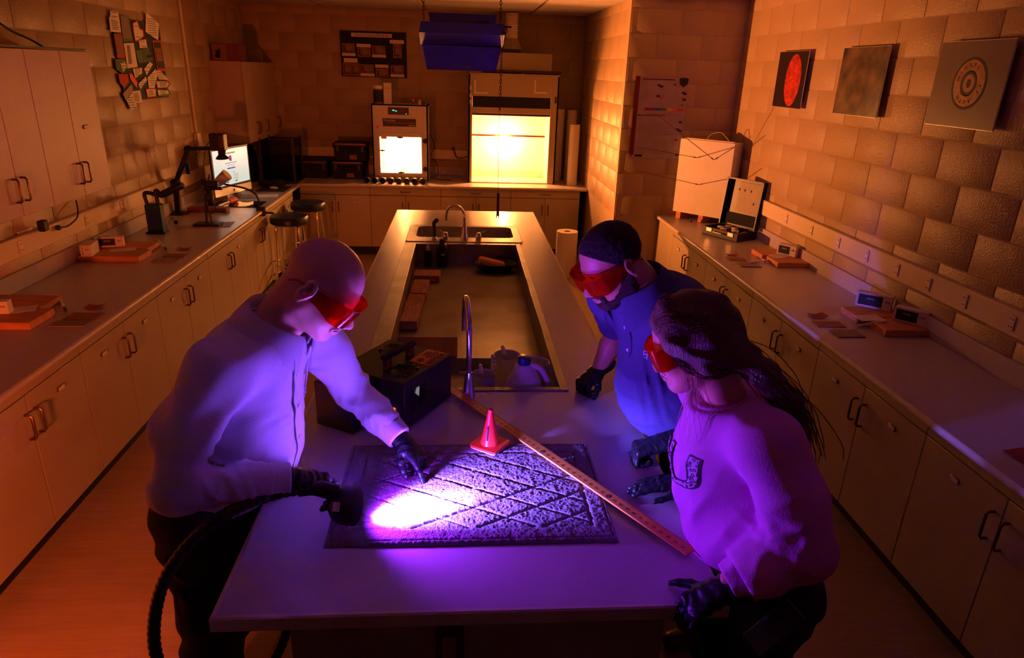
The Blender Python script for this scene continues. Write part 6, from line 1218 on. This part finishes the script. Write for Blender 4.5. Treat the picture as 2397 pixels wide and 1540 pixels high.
dA = (WrA-ElA)/np.linalg.norm(WrA-ElA); dB = (WrB-ElB)/np.linalg.norm(WrB-ElB); F.cutlocal(WrA-dA*.03, dA, .10); F.cutlocal(WrB-dB*.035, dB, .10)
F.cut((1.5, .2, .925), (.22, 0, -1)); F.cut(NK3+v3(.0, 0, -.02), (-.35, .08, 1)); WF = F; fobj(t, 'sweatshirt', F, M['sweat'])
for w_, d_, r_ in ((WrA, dA, .043), (WrB, dB, .040)):
    G = Field(w_-.10, w_+.07, .0045); G.cap(w_-d_*.058, w_+d_*.004, r_+.006, r_-.002, .001); G.warp(sines(70, 150, .003, list(np.cross(d_, (0, 0, 1))), 3)); G.cutlocal(w_+d_*.003, d_, .12); G.cutlocal(w_-d_*.052, -d_, .14); fobj(t, 'cuff', G, M['sweat'])
G = Field(NK3-.12, NK3+.12, .004); nkd = v3(-.30, .07, .95); G.cap(NK3-nkd*.05, NK3-nkd*.012, .080, .070, .002); G.cap(NK3-nkd*.08, NK3+nkd*.08, .060, .056, .004, '-'); G.cutlocal(NK3-nkd*.014, nkd, .12); G.cutlocal(NK3-nkd*.044, -nkd, .14); fobj(t, 'neckband', G, M['sweat'])
def shrink_text(name, s, size, cz, cs, m, off, lift):
    cu = bpy.data.curves.new(name, 'FONT'); cu.body = s; cu.size = size; cu.offset = off; cu.align_x = 'CENTER'; cu.align_y = 'CENTER'; cu.resolution_u = 4
    tt = bpy.data.objects.new(name, cu); COL.objects.link(tt); dg = bpy.context.evaluated_depsgraph_get(); me = bpy.data.meshes.new_from_object(tt.evaluated_get(dg)); bpy.data.objects.remove(tt)
    import bmesh; bm = bmesh.new(); bm.from_mesh(me); bmesh.ops.triangulate(bm, faces=bm.faces); 
    for _ in range(2): bmesh.ops.subdivide_edges(bm, edges=[e for e in bm.edges if e.calc_length() > .012], cuts=1, use_grid_fill=False); bmesh.ops.triangulate(bm, faces=bm.faces)
    for v in bm.verts: p = WF.hit(v3(1.28, .245, cz+v.co.y)+f3*.40+sd3*(cs+v.co.x*1.0), -f3, 0, st=.003); v.co = p+Vector(f3)*lift-t.location
    bm.to_mesh(me); bm.free(); me.materials.clear(); me.materials.append(m); o = bpy.data.objects.new(name, me); COL.objects.link(o); o.parent = t; return o
lm = mat('leopard_print', lin(206, 160, 205), .85); nt = lm.node_tree; vo = nt.nodes.new('ShaderNodeTexVoronoi'); vo.inputs['Scale'].default_value = 95; tc = nt.nodes.new('ShaderNodeTexCoord'); cr = nt.nodes.new('ShaderNodeValToRGB'); cr.color_ramp.interpolation = 'CONSTANT'
cr.color_ramp.elements[0].color = (*lin(180, 120, 180), 1); cr.color_ramp.elements[1].position = .28; cr.color_ramp.elements[1].color = (.01, .008, .015, 1); e_ = cr.color_ramp.elements.new(.46); e_.color = (*lin(215, 170, 215), 1)
nt.links.new(tc.outputs['Object'], vo.inputs['Vector']); nt.links.new(vo.outputs['Distance'], cr.inputs[0]); nt.links.new(cr.outputs[0], nt.nodes['Principled BSDF'].inputs['Base Color'])
shrink_text('chest_lettering', 'MU', .145, 1.225, .005, M['ink'], .0035, .0015); shrink_text('chest_lettering_fill', 'MU', .145, 1.225, .005, lm, 0, .0028)
legs(t, [v3(1.405, .13, .90), v3(1.395, .31, .90)], [v3(1.37, .12, .52), v3(1.37, .32, .52)], [v3(1.53, .13, .15), v3(1.53, .33, .15)], (-.95, .15, 0), zc=.99, pel=v3(1.395, .215, .95), pr=(.15, .1), fw=f3, r=(.105, .072, .05))
glove(t, (WrA+v3(-.012, -.004, -.022), v3(-.80, -.14, -.42), v3(0, .9, 0), v3(-.42, -.22, .8)), -1, [(.75, .55, .3), (.8, .6, .3), (.85, .6, .3), (.85, .6, .35)], M['nitrile'], thumb=(.55, .80, -.10), th_curl=.25, cuff=.045, wr=.034, sc=.98, spread=.05)
glove(t, (WrB+v3(-.01, 0, -.001), v3(-1, .03, -.06), v3(0, -1, 0), v3(-.05, 0, 1)), 1, [(.12, .12, .1), (.12, .12, .1), (.12, .14, .1), (.14, .16, .1)], M['nitrile'], thumb=(.85, .42, -.2), th_curl=.3, cuff=.045, wr=.033, sc=.94, spread=.02)
G = None; o = obj('phone', MB().bx(-.005, .005, -.035, .035, -.07, .07, .004), M['black'], loc=(1.30, -.075, .98)); o.rotation_euler = (.1, .9, .35); o['label'] = 'black phone with a bright edge, half out of a pocket below the pink sleeve'; o['category'] = 'phone'

# ---------------------------------------------------------------- left worktop equipment
A, B = at(505, 463, 'z', .955), at(609, 435, 'z', .955); ang = math.atan2(B.y-A.y, B.x-A.x); L_ = .61
t = thing('computer', 'silver all-in-one computer with a lit white web page', 'computer', (A.x, A.y, CT), ang)
obj('chin', MB().bx(0, L_, 0, .02, .05, .125, .003), M['silver'], t); obj('bezel', MB().bx(0, L_, 0, .02, .125, .50, .004), M['black'], t); s = obj('screen', MB().bx(.022, L_-.022, -.002, 0, .145, .478), M['scr'], t)
obj('stand', MB().bx(L_/2-.09, L_/2+.09, .02, .032, .005, .3, .002).bx(L_/2-.09, L_/2+.09, -.03, .15, 0, .006, .002), M['silver'], t)
obj('logo_mark', MB().lathe([(.012, -.001), (.012, .001), (0, .002)], 14, (0, 0, 0), TR(L_/2, -.002, .086) @ side, .9, 1.0).prism([(0, .012), (.006, .019), (.003, .012)], 0, .002, TR(L_/2, 0, .086) @ side), M['ink'], t)
def sq(x0, x1, z0, z1, m, nm): obj(nm, MB().bx(x0, x1, -.0035, -.002, z0, z1), m, s)
M['uigrey'] = mat('screen_grey_text', (.12, .13, .12), .5, emit=(.32, .33, .32), estr=.5); M['uiblue'] = mat('screen_blue', (0, 0, 0), .5, emit=(.03, .08, .6), estr=.8); M['uired'] = mat('screen_red', (0, 0, 0), .5, emit=(.6, .02, .05), estr=.7)
sq(.20, .38, .435, .447, M['uigrey'], 'page_text'); sq(.27, .315, .375, .415, M['uired'], 'page_icon'); sq(.285, .315, .365, .395, M['uiblue'], 'page_icon'); sq(.20, .39, .345, .351, M['uigrey'], 'page_text'); sq(.23, .36, .325, .329, M['uigrey'], 'page_text'); sq(.23, .36, .292, .304, M['uiblue'], 'page_button')
for x in (.18, .32):
    for k in range(5): sq(x, x+.08-.01*(k % 2), .235-k*.012, .238-k*.012, M['uigrey'], 'page_text')
    sq(x+.02, x+.055, .165, .173, M['ink'], 'page_button')
sq(.185, .195, .253, .262, M['uired'], 'page_icon'); sq(.325, .335, .253, .262, M['uiblue'], 'page_icon')
# glass tank
t = thing('glass_tank', 'clear-sided tank with black corner posts in the back left corner', 'tank', (-1.5, 6.85, CT)); tx0, tx1, ty0, ty1 = -1.66, -1.30, 6.66, 7.05
P(t, 'tank_base', MB().bx(tx0-.02, tx1+.02, ty0-.02, ty1+.02, CT, CT+.025, .004), M['black'])
for x in (tx0, tx1):
    for y in (ty0, ty1): P(t, 'corner_post', MB().bx(x-.014, x+.014, y-.014, y+.014, CT+.02, CT+.49, .003), M['black'])
for pn in ((tx0, tx1, ty0-.002, ty0+.002), (tx0, tx1, ty1-.002, ty1+.002), (tx0-.002, tx0+.002, ty0, ty1), (tx1-.002, tx1+.002, ty0, ty1)): P(t, 'side_pane', MB().bx(*pn, CT+.025, CT+.47), M['haze'])
P(t, 'clip', MB().bx(tx1+.01, tx1+.05, ty0-.01, ty0+.01, CT+.36, CT+.38, .002), M['black'])
o = obj('dark_bag', MB().lathe([(0, 0), (.09, .01), (.10, .2), (.08, .34), (.03, .40), (0, .405)], 10, (0, 0, 0), None, .7, 1), M['cloth'], loc=(-1.80, 6.78, CT)); tag(o, 'tall black bag standing between the computer and the tank', 'bag')
mb = MB(); rs = np.random.RandomState(9)
for i in range(9): mb.lathe([(0, 0), (.07, .004), (.075, .03), (.05, .055), (0, .065)], 9, (rs.uniform(-.10, .10), rs.uniform(-.16, .16), 0), RZ(rs.uniform(0, 3)), rs.uniform(.7, 1.2), rs.uniform(.7, 1.2))
p = at(650, 437, 'z', CT); o = obj('cloth_pile', mb, M['cloth'], loc=(p.x-.02, p.y+.12, CT)); tag(o, 'crumpled black cloth pile right of the computer', 'cloth')
p = at(648, 447, 'z', CT); o = obj('desk_mat', MB().box((0, 0, .002), (.30, .34, .004), .001), M['cloth'], loc=(p.x-.06, p.y+.12, CT)); tag(o, 'flat black mat under the white mouse', 'mat')
p = at(641, 442, 'z', CT); o = obj('computer_mouse', MB().lathe([(0, 0), (.03, 0), (.032, .008), (.022, .02), (0, .025)], 18, (0, 0, 0), None, 1.0, 1.8), M['white'], loc=(p.x, p.y, CT+.0045)); o.rotation_euler = (0, 0, 1); tag(o, 'white computer mouse on the black mat', 'mouse')
p = at(625, 458, 'z', CT); o = obj('paper_sheet', MB().box((0, 0, .0005), (.22, .18, .001)), M['wpaper'], loc=(p.x, p.y, CT)); o.rotation_euler = (0, 0, .2); tag(o, 'white paper sheet lying before the computer mouse', 'paper')
p = at(560, 478, 'z', CT); o = obj('cutting_board', MB().box((0, 0, .003), (.44, .30, .006), .001), M['haze'], loc=(p.x, p.y, CT+.001)); tag(o, 'clear acrylic sheet on the worktop below the computer', 'sheet')
a_, b_ = at(512, 482, 'z', CT+.03), at(553, 466, 'z', CT+.03); t = thing('spray_gun_tool', 'pale tool with an orange-pink cap lying before the computer', 'tool', tuple(a_)); P(t, 'tube', MB().tube([a_, a_+(b_-a_)*.6], .010, 10), M['poly']); P(t, 'cap', MB().tube([a_+(b_-a_)*.58, a_+(b_-a_)*.62, a_+(b_-a_)*.98, b_], [.014, .022, .022, .015], 12), mat('coral_cap', lin(235, 110, 90), .5))
p = at(575, 462, 'z', CT); o = obj('plastic_bag', MB().lathe([(0, 0), (.08, .005), (.07, .04), (.03, .06), (0, .05)], 9, (0, 0, 0), None, 1.3, .8), M['film'], loc=(p.x, p.y, CT)); tag(o, 'crumpled clear plastic bag beside the orange-capped tool', 'bag')
# stools
def stool(x, y, label):
    t = thing('stool', label, 'stool', (x, y, FZ)); zs = .76; L = lambda *q: [(a-0, b, c) for a, b, c in q]
    obj('seat', MB().lathe([(0, zs-.075), (.165, zs-.075), (.178, zs-.065), (.180, zs-.02), (.168, zs), (0, zs+.006)], 36), M['vinyl'], t)
    for k in range(4):
        a = PI/4+k*PI/2; c, s_ = math.cos(a), math.sin(a); obj('leg', MB().tube(bez([(.05*c, .05*s_, zs-.08), (.12*c, .12*s_, zs-.085), (.15*c, .15*s_, zs-.13), (.175*c, .175*s_, .3), (.20*c, .20*s_, .0)], 5), .0125, 10), M['chrome'], t)
    for z, r in ((.30, .185), (.17, .20)): obj('foot_ring', MB().tube([(r*math.cos(a), r*math.sin(a), z) for a in np.linspace(0, 2*PI, 36, endpoint=False)], .009, 8, closed=True), M['chrome'], t)
stool(-1.06, 5.28, 'nearer round stool with a dark blue seat and chrome legs'); stool(-1.03, 5.98, 'farther round stool with a dark blue seat, behind the other')
# handheld blue lamp
p = at(370, 545, 'z', CT); t = thing('battery_lantern', 'dark teal handheld battery lamp with a long angled tube head', 'lamp', (p.x, p.y, CT)); y_ = p.y
q0, q1 = at(352, 480, 'y', y_), at(392, 480, 'y', y_)
P(t, 'lamp_body', MB().box((p.x, y_, CT+.115), (.115, .09, .23), .012), M['tealp']); P(t, 'foot_plate', MB().box((p.x, y_, CT+.008), (.145, .10, .015), .003), M['black']); P(t, 'side_label', MB().bx(p.x-.03, p.x+.045, y_-.047, y_-.045, CT+.06, CT+.19), M['blueplast'])
h0, h1, h2 = at(366, 478, 'y', y_), at(375, 458, 'y', y_), at(428, 432, 'y', y_-.03)
P(t, 'loop_handle', MB().tube(bez([(p.x-.045, y_, CT+.22), (p.x-.05, y_, CT+.31), tuple(h1), (p.x+.03, y_, CT+.33), (p.x+.035, y_, CT+.22)], 6), .015, 10), M['black']); P(t, 'tube_head', MB().tube([h1, h1+(h2-h1)*.15, h2-(h2-h1)*.05, h2], [.020, .028, .028, .020], 16), M['black'])
cable('power_cord', 'thin black cord with a plug lying behind the teal lamp', [(p.x+.06, y_+.02, CT+.03), at(400, 510, 'z', CT+.006), at(412, 520, 'z', CT+.006), at(420, 516, 'z', CT+.01)], .003, plug=tuple(at(412, 520, 'z', CT+.02)))
# copy stand with camera
p = at(418, 500, 'z', CT); ys_ = p.y; t = thing('camera_arm', 'black jointed camera arm with a camera looking down at the worktop', 'camera stand', (p.x, ys_, CT)); k_ = lambda u, v, dy=0: at(u, v, 'y', ys_-dy)
P(t, 'base_disc', MB().lathe([(.085, 0), (.085, .012), (.03, .02), (.025, .03), (0, .03)], 28, (p.x, ys_, CT)), M['black']); P(t, 'post', MB().tube([(p.x, ys_, CT+.02), k_(411, 425)], .027, 14), M['black']); P(t, 'lower_arm', MB().tube([k_(411, 428), k_(440, 350)], .022, 8), M['black']); P(t, 'elbow', MB().lathe([(.03, -.03), (.03, .03)], 14, (0, 0, 0), TR(*k_(411, 425)) @ side).lathe([(.026, -.03), (.026, .03)], 14, (0, 0, 0), TR(*k_(440, 348)) @ side), M['blackm']); P(t, 'upper_arm', MB().tube([k_(437, 348), k_(500, 347)], .017, 8), M['black'])
P(t, 'arm_label', MB().box(tuple(k_(440, 395)), (.03, .03, .09), .002), M['blackm'])
c = k_(511, 332, .05); P(t, 'camera_body', MB().box(tuple(c), (.12, .10, .14), .008), M['black']); P(t, 'camera_plate', MB().bx(c.x+.02, c.x+.058, c.y-.052, c.y-.050, c.z-.045, c.z+.055), M['bronze']); e = k_(519, 362, .05); P(t, 'camera_lens', MB().tube([c+Vector((.02, 0, -.07)), e], [.033, .028], 16), M['black']); P(t, 'lens_hood', MB().tube([e, e+Vector((.005, -.01, -.03))], [.028, .055], 16), M['blackm'])
P(t, 'cable', MB().tube(bez([k_(500, 320), k_(482, 345), k_(476, 400), k_(474, 460)], 6), .004, 5), M['black'])
o = obj('box_module', MB().box((0, 0, .02), (.34, .10, .04), .004), M['carton'], loc=(p.x+.22, p.y+.12, CT)); tag(o, 'low dark red box lying behind the camera stand base', 'box')
o = obj('bracket_pair', MB().bx(-.03, .03, -.03, .03, 0, .24, .006).bx(-.05, .0, -.04, -.01, .20, .26, .005), M['blackm'], loc=(p.x+.17, p.y+.32, CT)); tag(o, 'short black upright bracket behind the camera stand', 'bracket')
# small work stand with lamp
p = at(488, 527, 'z', CT); y_ = p.y; t = thing('holding_stand', 'small black helping-hand stand on a printed sheet', 'stand', (p.x, y_, CT)); k_ = lambda u, v: at(u, v, 'y', y_)
P(t, 'base_plate', MB().box((p.x, y_, CT+.012), (.20, .12, .016), .003), M['black']); P(t, 'post', MB().tube([(p.x-.01, y_, CT+.02), k_(479, 440)], .009, 8).tube([(p.x+.03, y_, CT+.02), k_(483, 470)], .006, 8), M['black']); P(t, 'cross_arm', MB().tube([k_(478, 441), k_(520, 441)], .014, 10), M['black'])
P(t, 'clamp_head', MB().box(tuple(k_(497, 430)), (.09, .05, .05), .01).tube([k_(488, 425), k_(490, 408)], .005, 6), M['black']); P(t, 'clamp_block', MB().box(tuple(k_(492, 462)), (.05, .04, .05), .006), M['black']); P(t, 'cable', MB().tube(bez([k_(495, 470), k_(505, 485), k_(497, 500), k_(484, 492)], 6), .003, 5), M['black'])
o = obj('magazine', MB().box((0, 0, .0015), (.30, .20, .003), .0005), M['photo'], loc=(p.x+.03, p.y+.02, CT)); o.rotation_euler = (0, 0, .12); tag(o, 'printed photo sheet under the helping-hand stand', 'sheet')
# gooseneck lamp clamped to the edge
p = at(601, 492, 'z', CT); y_ = p.y; t = thing('gooseneck_lamp', 'black gooseneck lamp clamped to the worktop edge by the stools', 'lamp', (p.x, y_, CT)); k_ = lambda u, v, d=0: at(u, v, 'y', y_-d)
P(t, 'clamp', MB().box((-1.262, y_, CT-.01), (.075, .05, .085), .006).tube([(-1.225, y_, CT-.02), (-1.15, y_, CT-.025)], .009, 8), M['black']); P(t, 'gooseneck', MB().tube(bez([k_(604, 490), k_(606, 470), k_(595, 452), k_(570, 440), k_(535, 433), k_(515, 428)], 6), .0085, 10), M['black']); P(t, 'lamp_shade', MB().tube([k_(508, 432), k_(512, 426), k_(532, 408)], [.030, .042, .052], 20), M['white'])
# wall notices
LXw = Matrix(((0, 0, 1, 0), (1, 0, 0, 0), (0, 1, 0, 0), (0, 0, 0, 1)))     # local x -> +y, y -> z, z -> +x
t = thing('notice_board', 'black board crowded with cut-out paper notes on the left wall', 'notice board', (XLW+.003, 4.7, 1.8)); wx = XLW+.004
ba, bb, bc, bd2 = at(290, 45, 'x', wx), at(338, 48, 'x', wx), at(384, 228, 'x', wx), at(300, 232, 'x', wx)
P(t, 'board', MB().bx(wx, wx+.012, at(270, 120, 'x', wx).y, at(383, 150, 'x', wx).y-.02, at(340, 232, 'x', wx).z, at(300, 46, 'x', wx).z), M['navy'])
def note(poly, m, name='paper_note', d=.016, lines=0):
    pts = [at(240+u*.16886, 10+v*.16886, 'x', wx+d) for u, v in poly]; mb = MB(); n = len(pts); mb.add([(p.x, p.y, p.z) for p in pts]+[(p.x+.0015, p.y, p.z) for p in pts], [tuple(range(n)), tuple(range(2*n-1, n-1, -1))]+[(i, (i+1) % n, n+(i+1) % n, n+i) for i in range(n)]); o = P(t, name, mb, M[m])
    if lines:
        c = sum(pts, Vector())/n; w_ = (max(p.y for p in pts)-min(p.y for p in pts))*.32; h_ = (max(p.z for p in pts)-min(p.z for p in pts))*.36; mb = MB()
        for k in range(lines): z = c.z+h_*(1-2*k/max(lines-1, 1))*.8; mb.bx(wx+d+.0016, wx+d+.002, c.y-w_, c.y+w_*random.uniform(.5, 1), z-.002, z+.002)
        P(t, 'handwriting', mb, M['ink'], o)
note([(105, 85), (215, 110), (230, 200), (105, 170)], 'wpaper', lines=2); note([(85, 172), (232, 200), (258, 395), (110, 378)], 'wpaper', lines=6); note([(235, 145), (360, 170), (425, 515), (285, 520)], 'green'); note([(245, 160), (345, 180), (405, 475), (280, 470)], 'tan', d=.018); note([(150, 410), (262, 405), (312, 745), (205, 745)], 'redp', lines=0); note([(165, 425), (255, 420), (300, 700), (210, 700)], 'brown', d=.018)
note([(410, 260), (480, 225), (520, 340), (560, 350), (575, 440), (500, 515), (450, 515), (425, 400)], 'redp'); note([(425, 265), (475, 240), (512, 350), (550, 365), (560, 440), (490, 495), (455, 495), (438, 400)], 'wpaper', d=.018, lines=2); note([(600, 110), (780, 270), (770, 500), (595, 380)], 'wpaper', lines=8); note([(290, 540), (430, 535), (485, 870), (345, 890)], 'wpaper'); note([(340, 570), (375, 570), (410, 820), (365, 830)], 'tan', d=.018)
note([(500, 500), (600, 485), (620, 600), (515, 610)], 'wpaper', lines=2); note([(455, 640), (640, 600), (650, 660), (680, 680), (650, 700), (600, 710), (610, 740), (695, 735), (690, 785), (500, 815)], 'green', lines=6); note([(690, 500), (810, 505), (870, 925), (760, 930)], 'redp'); note([(710, 525), (800, 530), (865, 890), (765, 890)], 'ink', d=.018); note([(720, 600), (805, 610), (835, 790), (755, 795)], 'photo', d=.020)
note([(170, 760), (310, 755), (340, 880), (280, 965), (190, 900)], 'green'); note([(245, 820), (310, 790), (335, 870), (285, 940)], 'wpaper', d=.018, lines=3); note([(415, 890), (545, 880), (545, 960), (450, 1025)], 'wpaper', lines=4); note([(575, 895), (650, 795), (695, 830), (610, 985)], 'wpaper', lines=3); note([(215, 965), (350, 970), (360, 1080), (300, 1160), (240, 1090)], 'redp'); note([(370, 960), (400, 960), (480, 1080), (475, 1165), (385, 1040)], 'orangeplast')
note([(490, 1100), (600, 990), (625, 1050), (530, 1190), (490, 1160)], 'green'); note([(500, 1100), (595, 1005), (612, 1050), (525, 1175)], 'wpaper', d=.018, lines=4); note([(625, 1010), (735, 895), (760, 980), (720, 1160), (640, 1165)], 'wpaper', lines=6); note([(735, 920), (800, 920), (915, 1050), (780, 1040)], 'wpaper', d=.018, lines=4); note([(735, 1060), (900, 1060), (938, 1100), (900, 1160), (760, 1165)], 'maroon'); note([(745, 1070), (890, 1070), (920, 1100), (890, 1150), (765, 1155)], 'wpaper', d=.018, lines=4)
note([(595, 1170), (740, 1165), (745, 1280), (620, 1295)], 'redp'); note([(610, 1180), (730, 1175), (735, 1270), (630, 1280)], 'wpaper', d=.018, lines=4); note([(750, 1175), (920, 1185), (940, 1240), (890, 1285), (770, 1270)], 'green'); note([(765, 1190), (905, 1195), (920, 1240), (780, 1260)], 'wpaper', d=.018, lines=3); note([(280, 1240), (400, 1105), (420, 1190), (320, 1330)], 'tan'); note([(405, 1210), (520, 1190), (550, 1360), (460, 1370), (420, 1300)], 'wpaper', lines=6); note([(330, 1330), (400, 1230), (475, 1410), (400, 1475)], 'wpaper', d=.018, lines=5)
# wall things at the left
t = thing('wall_charger', 'small black charger plugged into the left wall raceway', 'charger', (XLW+.045, 2.95, 1.14)); q = at(90, 528, 'x', XLW+.05); P(t, 'charger_body', MB().box((XLW+.075, q.y, q.z), (.04, .055, .065), .006), M['black']); P(t, 'round_mark', MB().tube([(XLW+.096, q.y+.02*math.cos(a), q.z+.02*math.sin(a)) for a in np.linspace(0, 2*PI, 16, endpoint=False)], .002, 4, closed=True), M['tan'])
cable('power_cord', 'black cord plugged in below the left wall cabinet', [at(140, 533, 'x', XLW+.06), at(160, 528, 'x', XLW+.07), at(180, 510, 'x', XLW+.08), at(182, 490, 'x', XLW+.07), at(178, 470, 'x', XLW+.03)], .005, plug=tuple(at(136, 533, 'x', XLW+.06)))
cable('cable', 'loose black cable on top of the long wall cabinet', [at(0, 55, 'x', -1.75), at(30, 74, 'x', -1.75), at(70, 92, 'x', -1.75), at(103, 111, 'x', -1.75)], .006)
o = obj('top_strip', MB().bx(-1.71, -1.655, .2, 3.26, 2.203, 2.212), M['black']); tag(o, 'thin black strip lying along the top edge of the long wall cabinet', 'strip')
t = thing('wall_outlet_cover', 'beige blank plate with an outlet under the left raceway', 'outlet', (XLW+.003, 2.8, 1.05)); q = at(58, 558, 'x', XLW+.01); P(t, 'plate', MB().bx(XLW+.003, XLW+.012, q.y-.05, q.y+.09, q.z-.06, q.z+.05, .002), M['outlet'])
q = at(605, 322, 'y', YB-.02); o = obj('wall_hook', MB().box((0, 0, 0), (.05, .03, .06), .01).box((.06, 0, 0), (.05, .03, .06), .01), M['black'], loc=(q.x, YB-.022, q.z)); tag(o, 'small pair of black hooks on the back wall by the corner cabinet', 'hook')
